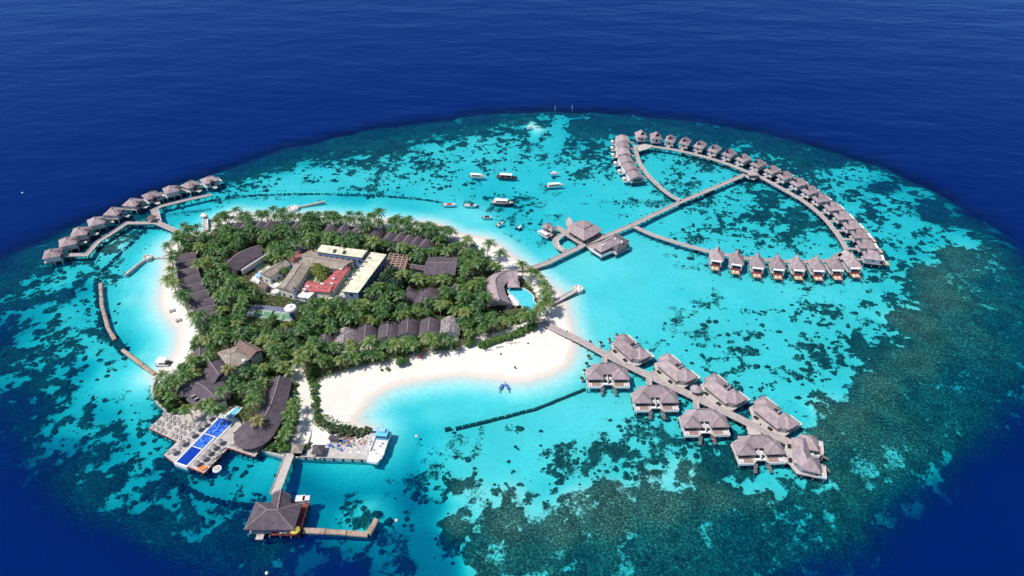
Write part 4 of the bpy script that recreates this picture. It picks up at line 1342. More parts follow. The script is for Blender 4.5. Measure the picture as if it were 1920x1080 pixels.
for i, (x, y) in enumerate(tb):
    g = G(x, y, 1.9)
    q = empty('dining_table', (g.x, g.y, 1.5), 0, f'{ORD[i]} white dining table along the front of the red deck', 'table', 'tables on the red deck')
    MB().box(-.55, .55, -.45, .45, .68, .76).build('table_top', M['white'], q)
    MB().box(-.08, .08, -.08, .08, 0, .68).build('leg', M['pile'], q)
# =================================================================== BUILDINGS ON THE ISLAND
GZ = 1.3
def ground_house(label, px, w, d, rz, z_e=3.6, z_r=6.2, inset=0.0, roof='shingle_dark', wall='wall_pale', name='bungalow', cat='bungalow', group=None, z_c=None, curve=True):
    """a bungalow with a bowed roof; ridge along local Y"""
    g = G(px[0], px[1], z_c or (z_e + z_r) / 2)
    t = empty(name, (g.x, g.y, GZ), rz, label, cat, group)
    r = MB()
    ze, zr = z_e - GZ, z_r - GZ
    # bowed section
    sec = [(-w / 2, ze), (-w / 2 * .72, ze + (zr - ze) * .42), (-w / 2 * .38, ze + (zr - ze) * .78), (0, zr), (w / 2 * .38, ze + (zr - ze) * .78), (w / 2 * .72, ze + (zr - ze) * .42), (w / 2, ze)]
    V, F = [], []
    for y in (-d / 2, d / 2):
        for x, z in sec: V.append((x, y, z))
        for x, z in sec: V.append((x, y, z - .35))
    n = len(sec)
    for i in range(n - 1):
        F += [(i, i + 1, 2 * n + i + 1, 2 * n + i), (3 * n + i, 3 * n + i + 1, n + i + 1, n + i), (n + i, n + i + 1, i + 1, i), (2 * n + i, 2 * n + i + 1, 3 * n + i + 1, 3 * n + i)]
    F += [(0, 2 * n, 3 * n, n), (n - 1, 2 * n - 1, 4 * n - 1, 3 * n - 1)]
    r.add(V, F)
    ro = fix_normals(r.build('roof', M[roof], t))
    cp = MB(); cap_line(cp, [(0, -d / 2, zr), (0, d / 2, zr)], .4, .2); cp.build('ridge_cap', M['ridge'], ro)
    w2, d2 = w / 2 - .8, d / 2 - .9
    b = MB()
    b.add([(-w2, -d2, -.4), (w2, -d2, -.4), (w2, d2, -.4), (-w2, d2, -.4), (-w2, -d2, ze + .1), (w2, -d2, ze + .1), (w2, d2, ze + .1), (-w2, d2, ze + .1), (0, -d2, zr - .6), (0, d2, zr - .6)],
          [(0, 1, 5, 8, 4), (2, 3, 7, 9, 6), (1, 2, 6, 5), (3, 0, 4, 7)])
    b.build('wall', M[wall], t)
    MB().box(-1.6, 1.6, -d2 - .07, -d2 + .05, 0, 2.1).build('glazed_door', M['glass'], t)
    MB().box(-w2, w2, -d2 - 2.0, -d2 - .1, -.1, .12).build('veranda', M['deck_light'], t)
    ca, sa = math.cos(rz), math.sin(rz)
    EXCL.append([(g.x + ca * x - sa * y, g.y + sa * x + ca * y) for x, y in ((-w / 2, -d / 2), (w / 2, -d / 2), (w / 2, d / 2), (-w / 2, d / 2))])
    return t
west_b = [(347,480),(349,493),(351.6,507),(356,522),(363,537),(371,552),(380,567),(387,580),(391,592)]
for i, p in enumerate(west_b):
    ground_house(f'bungalow under a bowed dark roof, {ORD[i]} from the north in the western row', p, 8.6, 10.5, R(-62), 4.2, 6.6, group='western bungalow row', z_c=5.6)
south_b = [((609,638),'small dark roofed bungalow starting the southern beach row','shingle_dark'),((646,631),'bungalow with bleached white thatch in the southern beach row','shingle_bleached'),((685,625),'plum roofed bungalow beside the bleached one in the southern row','shingle_dark'),((727,619),'bungalow in the middle of the southern beach row','shingle_dark'),((764.5,612.5),'southern row bungalow third from the patchy roofed end','shingle_dark'),((804.5,611.5),'southern row bungalow next to the patchy roofed end','shingle_dark'),((844,609),'bungalow with patchy lichen roof ending the southern beach row','shingle_bleached')]
for i, (p, lab, rf) in enumerate(south_b):
    ground_house(lab, p, 9.6 if i else 7.5, 11.5 if i else 8, R(8 - i * 1.2), 4.4, 7.0, roof=rf, group='southern beach bungalows', z_c=6.0)
north_b = [(440,427),(455,429),(484,425),(503,424),(552,428),(615,431),(640,433),(667,434.5),(701,437),(730,443.5),(747.5,447),(763,450.5),(779,454),(795,458)]
for i, p in enumerate(north_b):
    ground_house(f'dark roof among palms, {ORD[i]} from the west in the northern bungalow row', p, 8.4, 9.5, R(-4 - i), 5.0, 8.0, group='northern bungalow row', z_c=6.8)
small_b = [((420,455),'brown roof peeking out behind the curved spa roof',6,7),((375,662),'small slate roofed hut by the western beach',6.5,6.5),((535,624),'small low roof in trees south of the tennis court',5,7),((790,563),'low dark roof among gardens south of the round roofs',8,6),((633,565),'dark roof in shade beside the cream building corner',7,7),((850,540),'grey roof beside the garden terrace in the eastern trees',6,7)]
for i, (p, lab, w, d) in enumerate(small_b):
    ground_house(lab, p, w, d, R(30 - i * 11), 4.2, 6.2, name='hut', cat='hut', z_c=5.4)

# ------------------------------------------------------------------ staff quarter
def slab_house(name, label, quad, z, wall, roof='cream', z0=GZ, over=.35, wins=None, thick=.3, cat='building'):
    c = [G(p[0], p[1], z) for p in quad]
    cen = sum(c, Vector()) / 4
    t = empty(name, (cen.x, cen.y, z0), 0, label, cat)
    q = [(p.x - cen.x, p.y - cen.y) for p in c]
    MB().prism(q, z - z0 - thick, z - z0).build('roof', M[roof], t)
    wq = offset_poly(q, over)
    MB().prism(wq, -.4, z - z0 - thick).build('wall', M[wall], t)
    if wins:
        openings(t, [Vector((p.x + cen.x, p.y + cen.y)) for p in wq], *wins)
    EXCL.append([(p.x, p.y) for p in c])
    return t, cen
t, cen = slab_house('staff_building', 'cream flat roofed staff block with two skylights behind the red roof', [(593,471.5),(603,458.5),(688.5,469.5),(679,483)], 9.5, 'wall_shade_blue')
openings(t, [Vector((p.x, p.y)) for p in offset_poly([(v.x, v.y) for v in GP([(593,471.5),(603,458.5),(688.5,469.5),(679,483)], 9.5)], .35)], 5.6, 7.4, 3.0, 1.9)
for x, y in [(627.5,471),(645.5,473.5)]:
    g = G(x, y, 9.6) - Vector((cen.x, cen.y, GZ))
    s = MB().box(g.x - .8, g.x + .8, g.y - 1.6, g.y + 1.6, 9.5 - GZ + .01, 9.5 - GZ + .35)
    s.build('skylight', M['glass'], t)
t, cen = slab_house('staff_building', 'long cream roofed three storey block with walls tinted shadow blue facing the pines', [(643,546),(696,472.5),(725,477),(671.5,549)], 11.0, 'wall_shade_blue')
wq = [Vector((p.x, p.y)) for p in offset_poly([(v.x, v.y) for v in GP([(643,546),(696,472.5),(725,477),(671.5,549)], 11.0)], .35)]
openings(t, wq, 2.6, 4.2, 3.4, 1.6); openings(t, wq, 5.4, 7.0, 3.4, 1.6); openings(t, wq, 8.2, 9.8, 3.4, 1.6)
for k in range(7):
    f = k / 6
    g = G(692 - 42 * f, 484 + 48 * f, 11.0) - Vector((cen.x, cen.y, GZ))
    MB().box(g.x - .9, g.x + .9, g.y - .5, g.y + .5, 11 - GZ + .01, 11 - GZ + .7).build('roof_unit', M['wall_grey'], t)
house('workshop', 'broad tan roof between the cream block and the red roof', 'building', [(547,496),(580,469),(668,489),(640,505)], 6.0, 7.2, 'tan_roof', 'wall_pale', 0, wins=(.8, 2.2, 3.5, 1.6))
house('staff_house', 'tan roofed white house beside the blue awnings', 'building', [(487,512),(505,520),(545,496),(530,487)], 6.5, 8.0, 'tan_roof', 'wall_pale', 0, .4, wins=(1.0, 2.4, 3.0, 1.2))
house('staff_house', 'long tan roofed white house ending beside the white canopy', 'building', [(522,540),(550,548),(582,500),(552,497)], 6.5, 8.2, 'tan_roof', 'wall_pale', 0, .4, wins=(1.0, 2.4, 3.0, 1.2))
# red L shaped roof
t = empty('canteen', (0, 0, GZ), 0, 'low building with red L shaped roof around the yellow green tree', 'building')
c0 = G(620, 520, 5)
t.location = (c0.x, c0.y, GZ)
for k, quad in enumerate([[(592,487),(596,500),(646,508),(660,498)], [(632,506),(660,497),(625,545),(592,541)], [(568,545),(577,526),(628,536),(618,548)]]):
    loc = [G(x, y, 5.0) - Vector((c0.x, c0.y, GZ)) for x, y in quad]
    if k == 0: loc = [loc[0], loc[1], loc[2], loc[3]]
    r = MB(); ridge_roof(r, [v + Vector((0, 0, .003 * k)) for v in loc], 6.0 - GZ + .02 * k, 0)
    fix_normals(r.build('roof', M['red_roof'], t))
    MB().prism(offset_poly([(v.x, v.y) for v in loc], .5), -.3, 5.0 - GZ - .1).build('wall', M['wall_pale'], t)
    EXCL.append([(G(x, y, 5).x, G(x, y, 5).y) for x, y in quad])
for i, (x, y) in enumerate([(611,489.5),(638,494),(639,505),(625,523),(577,538),(571,543),(604,533),(622,532)]):
    g = G(x, y, 6) - Vector((c0.x, c0.y, GZ))
    MB().box(g.x - .9, g.x + .9, g.y - .4, g.y + .4, 6 - GZ - .5, 6 - GZ + .5).build('air_unit', M['white'], t)
house('shed', 'red roofed shed between tan roofs and spa trees', 'building', [(537,483),(553,493),(570,478),(552,472)], 5.0, 6.0, 'red_roof', 'wall_pale', 0, .4)
gazebo('round_hut', 'dark thatched hut behind the red roofed shed', (561,474), 5.0, GZ, 5.0, 'shingle_dark', 10, 'hut', False)
EXCL.append([(G(561,474).x + 4 * math.cos(a), G(561,474).y + 4 * math.sin(a)) for a in (0, 1.57, 3.14, 4.71)])
slab_house('canopy', 'flat white canopy at the end of the red roofed canteen', [(556,556),(570,544),(590,548),(578,560)], 4.2, 'wall_pale', 'white', cat='canopy')
slab_house('awning', 'pale blue awning between white house and spa pool', [(478,517),(487,507),(493,511),(486,521)], 4.0, 'wall_pale', 'cyan_awning', cat='awning')
slab_house('awning', 'pale blue awning between the two tan roofed houses', [(543,499),(549,495),(556,500),(551,507)], 4.0, 'wall_pale', 'cyan_awning', cat='awning')
slab_house('container', 'white container parked between tan roofed houses', [(511,533),(520,529),(525,534),(517,539)], 3.6, 'white', 'white', cat='container')
slab_house('container', 'white storage container beside the spa wall', [(472,521),(476,517),(488,526),(484,531)], 3.4, 'white', 'white', cat='container')
slab_house('shed', 'brown flat roofed store beside round red patio', [(483,537),(493,527),(503,533),(497,543)], 4.2, 'wall_grey', 'brown_roof', cat='shed')
def disc(name, label, px, r, z0, h, mat, top, cat):
    g = G(px[0], px[1], z0)
    t = empty(name, (g.x, g.y, GZ - .2), 0, label, cat)
    MB().lathe((0, 0, 0), [(r, 0), (r, h)], 18).build('base', M[mat], t)
    MB().lathe((0, 0, h), [(r * .82, 0), (r * .82, .12), (.01, .13)], 18).build('top', M[top], t)
    EXCL.append([(g.x + r * math.cos(a), g.y + r * math.sin(a)) for a in (0, 1.05, 2.1, 3.14, 4.2, 5.2)])
    return t
disc('round_patio', 'round red tiled patio with pale rim near the white houses', (508,545), 3.2, 1.6, .5, 'wall_pale', 'brown_roof', 'patio')
disc('water_tank', 'small white round tank beside the red patio', (517,550), 2.0, 1.6, 1.8, 'white', 'wall_pale', 'tank')
disc('garden_terrace', 'white round terrace with pale umbrella in the eastern gardens', (857,540), 2.6, 1.6, .5, 'white', 'wall_pale', 'terrace')

# ------------------------------------------------------------------ spa: curved roof, flat wing, narrow pool
path = [(424,500),(434,488),(448,477),(466,468),(487,462)]
P = [G(x, y, 7.5) for x, y in smooth_open(path, 2)]
c0 = P[len(P) // 2]
t = empty('spa_building', (c0.x, c0.y, GZ), 0, 'spa with long curved plum roof beside a narrow teal pool', 'spa')
q = [(p.x - c0.x, p.y - c0.y) for p in P]
n = len(q)
r = MB()
Rg = spine_roof(r, q, [(3.0 + 3.2 * math.sin(math.pi * (.18 + .64 * i / (n - 1))), 3.2 + 3.6 * math.sin(math.pi * (.18 + .64 * i / (n - 1)))) for i in range(n)], 5.0 - GZ, 8.2 - GZ)
fix_normals(r.build('curved_roof', M['shingle_dark'], t))
cp = MB(); cap_line(cp, Rg); cp.build('ridge_cap', M['ridge'], t)
mb = MB(); strip(mb, [Vector(p) for p in q], 7.0, -.3, 4.9 - GZ); mb.build('wall', M['wall_pale'], t)
wing = [(448,505),(453,508),(503,476),(497,472)]
loc = [(G(x, y, 4.6) - Vector((c0.x, c0.y, 0)))[:2] for x, y in wing]
MB().prism(loc, 4.2 - GZ, 4.6 - GZ).build('wing_roof', M['shingle_dark'], t)
MB().prism(offset_poly(loc, .4), -.3, 4.2 - GZ).build('wing_wall', M['wall_pale'], t)
a, b = G(453.5, 507.5, 4.9) - Vector((c0.x, c0.y, GZ)), G(503.5, 475.5, 4.9) - Vector((c0.x, c0.y, GZ))
mb = MB(); mb.bar(a, b, .5, 1.0); mb.build('white_parapet', M['white'], t)
EXCL.append([(p.x, p.y) for p in GP([(424,505),(424,485),(445,465),(490,452),(508,474),(450,515)], 3)])
t = empty('spa_pool', (0, 0, 0), 0, 'narrow teal pool beside the white spa parapet', 'pool')
pp = GP([(475,498),(489,489),(494,493),(481,503)], 1.7)
c0 = pp[0]; t.location = (c0.x, c0.y, 0)
MB().prism([(p - c0)[:2] for p in pp], 1.2, 1.7).build('water', M['pool_aqua'], t)
MB().prism(offset_poly([(p - c0)[:2] for p in pp], -.6), 1.0, 1.6).build('rim', M['wall_pale'], t)
EXCL.append([(p.x, p.y) for p in GP([(455,515),(505,478),(512,490),(480,522),(500,545),(470,530)], 1.5)])

# ------------------------------------------------------------------ unfinished timber frame
t = empty('timber_frame', (0, 0, 0), 0, 'unfinished building with bare timber roof frame beside the cream block', 'building')
fq = GP([(720,508),(731,475.5),(766,479),(757,508)], 6.5)
c0 = sum(fq, Vector()) / 4; c0.z = 0
t.location = c0
A, B, C_, D = [p - c0 for p in fq]
MB().prism([v[:2] for v in (A, B, C_, D)], 1.0, 4.2).build('floor', M['timber_floor'], t)
me_b = None
for k in range(8):
    f = k / 7
    mb = MB(); mb.bar(A.lerp(B, f), D.lerp(C_, f), .5, .35); mb.build('beam', M['timber_raw'], t)
for k in range(5):
    f = k / 4
    mb = MB(); mb.bar(A.lerp(D, f) + Vector((0, 0, .38)), B.lerp(C_, f) + Vector((0, 0, .38)), .45, .35); mb.build('rafter', M['timber_raw'], t)
for v in (A, B, C_, D, A.lerp(B, .5), C_.lerp(D, .5)):
    MB().box(v.x - .25, v.x + .25, v.y - .25, v.y + .25, 4.2, 6.3).build('post', M['timber_raw'], t)
EXCL.append([(p.x, p.y) for p in fq])

# ------------------------------------------------------------------ eastern halls
house('hall', 'large plum slab roofed hall in the eastern trees', 'building', [(793,515),(804,480.5),(861.5,482),(853,516)], 6.8, 8.6, 'shingle_dark', 'wall_grey', 0)
house('hall_annex', 'lower plum roofed annex joined to the large eastern hall', 'building', [(767,502),(772,495),(800,498),(797,508)], 5.2, 6.2, 'shingle_dark', 'wall_grey', 0)
def round_roof(label, px, rx, ry, z_e, z_r, name='round_hall'):
    g = G(px[0], px[1], (z_e + z_r) / 2)
    t = empty(name, (g.x, g.y, GZ), 0, label, 'building')
    e = [Vector((rx * math.cos(2 * math.pi * k / 14), ry * math.sin(2 * math.pi * k / 14), z_e - GZ)) for k in range(14)]
    r = MB(); poly_roof(r, e, z_r - GZ, .15)
    fix_normals(r.build('roof', M['shingle_dark'], t))
    MB().prism([(v.x * .86, v.y * .86) for v in e], -.3, z_e - GZ - .1).build('wall', M['wall_grey'], t)
    EXCL.append([(g.x + v.x, g.y + v.y) for v in e])
round_roof('round dark thatched hall amid the central palms', (804,546), 6.0, 6.0, 4.5, 8.0)
round_roof('low thatched wing beside the round central hall', (771,552), 6.2, 4.2, 4.0, 6.6)
round_roof('small thatched entrance pavilion near the round central hall', (768,541), 2.6, 2.6, 4.5, 7.5)
# north gate huts near the beach
round_roof('thatched beach bar roof by the northern palms', (851,461), 4.4, 4.2, 4.2, 6.2, 'beach_bar')
round_roof('open thatched beach shelter near the eastern grove', (893,495), 3.6, 3.0, 3.8, 5.6, 'beach_shelter')

# ------------------------------------------------------------------ pool restaurant: C shaped roof round a lagoon pool
path = [(937,563),(933,550),(930,537),(928,526),(936,517),(946,511),(958,509),(971,509)]
P = [G(x, y, 8.0) for x, y in smooth_open(path, 2)]
c0 = P[len(P) // 2].copy()
t = empty('pool_restaurant', (c0.x, c0.y, GZ), 0, 'C shaped shingle roof restaurant wrapping round the lagoon pool', 'restaurant')
q = [(p.x - c0.x, p.y - c0.y) for p in P]
n = len(q)
r = MB()
Rg = spine_roof(r, q, [(5.8 + .6 * math.sin(math.pi * i / (n - 1)), 5.6 - 1.3 * math.sin(math.pi * i / (n - 1))) for i in range(n)], 5.0 - GZ, 8.6 - GZ)
ro = fix_normals(r.build('roof', M['shingle'], t))
cp = MB(); cap_line(cp, Rg, .5, .25); cp.build('ridge_cap', M['ridge'], ro)
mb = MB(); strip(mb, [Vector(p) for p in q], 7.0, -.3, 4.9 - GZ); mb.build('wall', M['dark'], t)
EXCL.append([(p.x, p.y) for p in GP([(912,520),(925,508),(958,500),(978,508),(972,528),(945,535),(952,560),(935,572),(920,560)], 2)])
gazebo('pool_bar', 'small square thatched bar standing in the lagoon pool', (963,541), 4.4, GZ, 5.2, 'shingle', 4, 'bar')
pool_px = smooth_closed([(949,541),(956,536),(968,537),(980,540),(992,547),(1001,556),(999,563),(1004,568),(1008,574),(1004,582),(992,584),(980,578),(974,567),(968,558),(957,552)], 2)
pp = GP(pool_px, 1.75)
c0 = G(975, 560, 1.75); c0.z = 0
t = empty('lagoon_pool', c0, 0, 'curved aqua lagoon pool beside the C shaped restaurant', 'pool')
MB().prism([(p - c0)[:2] for p in pp], 1.2, 1.75).build('water', M['pool_aqua'], t)
cc_ = sum((Vector((p - c0)[:2]) for p in pp), Vector((0, 0))) / len(pp)
MB().prism([cc_ + (Vector((p - c0)[:2]) - cc_) * 1.09 for p in pp], 1.1, 1.68).build('rim', M['white'], t)
EXCL.append([(p.x, p.y) for p in GP([(945,545),(975,533),(1005,552),(1012,575),(1000,590),(975,585),(930,590),(938,572)], 1.7)])
platform('dining_terrace', 'grey paved terrace between the C shaped restaurant and garden shrubs', [(936,572),(952,555),(964,570),(958,578),(946,582)], z=1.62, mat='deck_light', piles=False, cat='terrace')
for i, (x, y) in enumerate([(958,558),(962,563),(966,568),(969,573)]):
    g = G(x, y, 2.5)
    q = empty('parasol', (g.x, g.y, 1.6), 0, f'white parasol, {ORD[i]} from the restaurant along the lagoon pool', 'parasol', 'white parasols along the lagoon pool')
    MB().box(-.06, .06, -.06, .06, 0, 2.2).build('pole', M['pile'], q)
    r = MB(); poly_roof(r, [(1.5 * math.cos(k * math.pi / 4), 1.5 * math.sin(k * math.pi / 4), 1.9) for k in range(8)], 2.5, 0, .15)
    fix_normals(r.build('canopy', M['white'], q))

# ------------------------------------------------------------------ tennis court and water tower
t = empty('tennis_court', (0, 0, 0), 0, 'green tennis court with blue surround among trees', 'tennis court')
cq = GP([(461,592),(470,570),(549,578),(546,604)], 1.5)
c0 = sum(cq, Vector()) / 4; c0.z = 0
t.location = c0
MB().prism([(p - c0)[:2] for p in cq], 1.0, 1.5).build('surround', M['court_blue'], t)
iq = [p - c0 for p in GP([(470,593),(479,579),(548,588),(543,602)], 1.5)]
MB().prism([p[:2] for p in iq], 1.4, 1.506).build('playing_surface', M['court_green'], t)
def line_part(a, b, w=.22, nm='line'):
    mb = MB(); mb.bar((a.x, a.y, 1.512), (b.x, b.y, 1.512), w, .01); mb.build(nm, M['white'], t)
A, B, C_, D = iq
for a, b in ((A, B), (B, C_), (C_, D), (D, A), (A.lerp(B, .15), D.lerp(C_, .15)), (A.lerp(B, .85), D.lerp(C_, .85)), (A.lerp(D, .26).lerp(B.lerp(C_, .26), .15), A.lerp(D, .26).lerp(B.lerp(C_, .26), .85)), (A.lerp(D, .74).lerp(B.lerp(C_, .74), .15), A.lerp(D, .74).lerp(B.lerp(C_, .74), .85))):
    line_part(a, b)
na, nb_ = A.lerp(D, .5), B.lerp(C_, .5)
mb = MB(); mb.bar((na.x, na.y, 2.0), (nb_.x, nb_.y, 2.0), .06, .9); mb.build('net', M['wall_grey'], t)
EXCL.append([(p.x, p.y) for p in cq])
g = G(551, 604, 1.3)
t = empty('water_tower', (g.x, g.y, 1.2), 0, 'blue water tower with round white tank beside the tennis court', 'water tower')
MB().lathe((0, 0, 0), [(1.7, 0), (1.25, 1.2), (1.2, 6.0), (1.9, 7.2)], 14).build('column', M['steel_blue'], t)
tk = MB().lathe((0, 0, 7.2), [(1.9, 0), (2.9, .6), (3.0, 1.6), (2.6, 2.2), (.3, 2.5)], 18).build('tank', M['white'], t)
MB().lathe((0, 0, 9.6), [(.9, 0), (.9, .5), (.1, .6)], 10).build('hatch', M['wall_pale'], tk)
for k in range(3):
    a = .4 + k * 2.1
    mb = MB(); mb.bar((1.8 * math.cos(a), 1.8 * math.sin(a), 0), (1.25 * math.cos(a), 1.25 * math.sin(a), 3.5), .3); mb.build('strut', M['white'], t)
EXCL.append([(g.x + 3 * math.cos(a), g.y + 3 * math.sin(a)) for a in (0, 1.57, 3.14, 4.71)])
t = empty('telecom_mast', (g.x - 1.5, g.y + 14, 1.2), 0, 'blue and white lattice mast behind the tennis court', 'mast')
for sx, sy in ((-.7, -.7), (.7, -.7), (.7, .7), (-.7, .7)):
    mb = MB(); mb.bar((sx, sy, 0), (sx * .4, sy * .4, 11), .2); mb.build('leg', M['steel_blue'], t)
for k in range(5):
    s = 1 - .6 * (k + 1) / 6
    mb = MB()
    for a, b in (((-.7, -.7), (.7, -.7)), ((.7, -.7), (.7, .7)), ((.7, .7), (-.7, .7)), ((-.7, .7), (-.7, -.7))):
        mb.bar((a[0] * s, a[1] * s, 11 * (k + 1) / 6), (b[0] * s, b[1] * s, 11 * (k + 1) / 6), .14)
    mb.build('brace', M['white'], t)

# ------------------------------------------------------------------ south western restaurant block
house('reception', 'tan roofed hall with brown tiled wing among palms', 'building', [(407,661),(432,695),(470,672),(448,645)], 6.5, 8.6, 'tan_roof', 'wall_pale', 3.5)
house('reception_wing', 'brown tiled wing with skylight row beside the tan roof', 'building', [(440,648),(458,636),(493,656),(470,672)], 7.4, 8.8, 'brown_roof', 'wall_pale', 0)
house('link_roof', 'plum roof joining the tan hall to the curved seaside roof', 'building', [(379,697),(410,668),(428,695),(398,724)], 5.4, 7.2, 'shingle_dark', 'wall_pale', 0)
for i, (x, y) in enumerate([(438,662),(457,675)]):
    g = G(x, y, 8.2)
    q = empty('roof_tank', (g.x, g.y, 7.0), 0, ['white roof tank near the tan ridge', 'white roof tank at the lower edge of the tan roof'][i], 'tank')
    MB().lathe((0, 0, 0), [(.9, 0), (.9, 1.2)], 12).build('drum', M['white'], q)
    MB().lathe((0, 0, 1.2), [(.85, 0), (.5, .35), (.05, .45)], 12).build('dome', M['white'], q)
path = [(345,724),(362,718),(380,724),(396,738),(404,752)]
def curved_hall(name, label, path, hws, z_e, z_r, rd0, rd1, cat='restaurant', roof='shingle_dark', wallw=.72):
    P = [G(x, y, z_r - .6) for x, y in smooth_open(path, 2)]
    c0 = P[len(P) // 2].copy()
    t = empty(name, (c0.x, c0.y, GZ), 0, label, cat)
    q = [(p.x - c0.x, p.y - c0.y) for p in P]
    n = len(q)
    hw = [np.interp(i / (n - 1), np.linspace(0, 1, len(hws)), hws) for i in range(n)]
    r = MB()
    Rg = spine_roof(r, q, hw, z_e - GZ, z_r - GZ, .35, rd0, rd1)
    ro = fix_normals(r.build('roof', M[roof], t))
    cp = MB(); cap_line(cp, Rg, .4, .2); cp.build('ridge_cap', M['ridge'], ro)
    mb = MB(); strip(mb, [Vector(p) for p in q], 2 * min(hws) * wallw, -.3, z_e - GZ - .1); mb.build('wall', M['wall_pale'], t)
    Lf, Rt = strip_outline([Vector(p) for p in q], 2 * float(np.mean(hws)))
    EXCL.append([(p.x + c0.x, p.y + c0.y) for p in Lf + Rt[::-1]])
    return t, c0
curved_hall('seaside_restaurant', 'curved plum roof with small dark vents above the sunbathing terrace', path, [5.0, 7.0, 8.0, 7.5, 5.5], 4.6, 7.0, True, False)
curved_hall('main_restaurant', 'long plum roof widening to a rounded end above the blue pool', [(525,706),(516,740),(503,775),(486,795),(474,806)], [4.7, 5.0, 5.8, 7.4, 7.8], 4.6, 7.4, False, True)
# roof vents on the seaside restaurant
for i, (x, y) in enumerate([(350,729),(362,742),(368,747),(381,749)]):
    g = G(x, y, 6.4)
    q = empty('roof_vent', (g.x, g.y, 6.0), R(40), f'{ORD[i]} small dark vent on the curved seaside roof', 'vent', 'vents on the seaside roof')
    MB().box(-.7, .7, -.45, .45, -.5, .35).build('housing', M['dark'], q)
    MB().box(-.8, .8, -.5, .5, .36, .46).build('cover', M['wall_grey'], q)

# ------------------------------------------------------------------ pool terrace over the water
ZD = 1.45
def poly_part(name, px, z, thick, mat, parent, c0):
    return MB().prism([(G(x, y, z) - c0)[:2] for x, y in px], z - thick, z).build(name, M[mat], parent)
c0 = G(380, 820, ZD); c0.z = 0
t = empty('pool_terrace', c0, 0, 'pale timber sunbathing terrace round the stepped blue pool', 'terrace')
poly_part('west_deck', [(279,803),(311,773),(340,779),(385,768),(416,776),(325,867.5),(306.5,853),(332,828)], ZD, .45, 'deck_light', t, c0)
poly_part('east_deck', [(446,783),(455,800),(436,812),(491,839),(478,856.5),(428,840),(382.5,887.5),(354,876),(352,872)], ZD - .004, .45, 'deck_light', t, c0)
mb = MB()
for a, b in [((279,803),(332,828)),((332,828),(306.5,853)),((306.5,853),(326,868)),((354,876),(382.5,887.5)),((382.5,887.5),(428,840)),((428,840),(478,856.5)),((478,856.5),(491,839))]:
    ga, gb = G(*a, ZD) - c0, G(*b, ZD) - c0
    L_ = (gb - ga).length
    for k in range(int(L_ // 3) + 1):
        q = ga.lerp(gb, (k + .5) / (int(L_ // 3) + 1)) * .985
        mb.box(q.x - .16, q.x + .16, q.y - .16, q.y + .16, -2.6, ZD - .4)
tag(mb.build('pilings', M['pile'], t), kind='stuff')
for a, b in [((279,803),(332,828)),((306.5,853),(326,868)),((354,876),(382.5,887.5)),((382.5,887.5),(428,840)),((428,840),(478,856.5)),((478,856.5),(491,839))]:
    ga, gb = G(*a, ZD) - c0, G(*b, ZD) - c0
    mb = MB(); mb.bar((ga.x, ga.y, ZD - .2), (gb.x, gb.y, ZD - .2), .22, .5); mb.build('fascia', M['deck_red'], t)
EXCL.append([(p.x, p.y) for p in GP([(279,803),(311,773),(340,779),(385,768),(450,783),(491,839),(478,856),(382,888),(306,853)], ZD)])
# the pool itself, three basins stepping down and a light upper basin
t = empty('stepped_pool', c0, 0, 'long stepped pool of three dark blue basins running to the sea', 'pool')
ax, ay = G(325.6,868,1.7), G(347.8,878.5,1.7)
up = G(415.8,776,1.7) - ax
U = Vector((up.x, up.y, 0)); LP = U.length; U.normalize()
Wd = Vector((U.y, -U.x, 0))
o0 = ax - c0; o0.z = 0
def pool_box(name, u0, u1, v0, v1, z0, z1, mat):
    q = [o0 + U * u + Wd * v for u, v in ((u0, v0), (u1, v0), (u1, v1), (u0, v1))]
    MB().prism([p[:2] for p in q], z0, z1).build(name, M[mat], t)
W1 = (ay - ax).length
pool_box('shell', 0, LP * .60, 0, W1, -1.5, 1.50, 'white')
pool_box('upper_shell', LP * .60, LP, -.3, W1 + 1.6, .2, 1.52, 'white')
pool_box('deep_basin', .9, LP * .335, .75, W1 - .75, 1.2, 1.56, 'pool_deep')
pool_box('middle_basin', LP * .35, LP * .60 - .25, .75, W1 - .75, 1.2, 1.57, 'pool_tile')
pool_box('upper_basin', LP * .60 + .15, LP * .93, .7, W1 + .8, 1.2, 1.58, 'pool_tile')
for v0, v1 in ((0, .6), (W1 - .6, W1)):
    pool_box('coping', 0, LP * .60 - .01, v0, v1, 1.48, 1.72, 'white')
for v0, v1 in ((-.3, .55), (W1 + 1.0, W1 + 1.6)):
    pool_box('coping', LP * .60 + .01, LP, v0, v1, 1.48, 1.74, 'white')
pool_box('end_coping', 0, .7, .61, W1 - .61, 1.48, 1.71, 'white')
t = empty('childrens_pool', c0, 0, 'small light blue pool at the landward end of the stepped pool', 'pool')
for nm, px, z, th, m in (('rim', [(419,781),(442.5,760.5),(455,764),(433,787)], 1.9, .6, 'white'), ('water', [(424,781),(444,763),(451.5,765.5),(432,784.5)], 1.93, .3, 'pool_light')):
    poly_part(nm, px, z, th, m, t, c0)
EXCL.append([(p.x, p.y) for p in GP([(415,782),(442,757),(460,764),(436,792)], 1.5)])
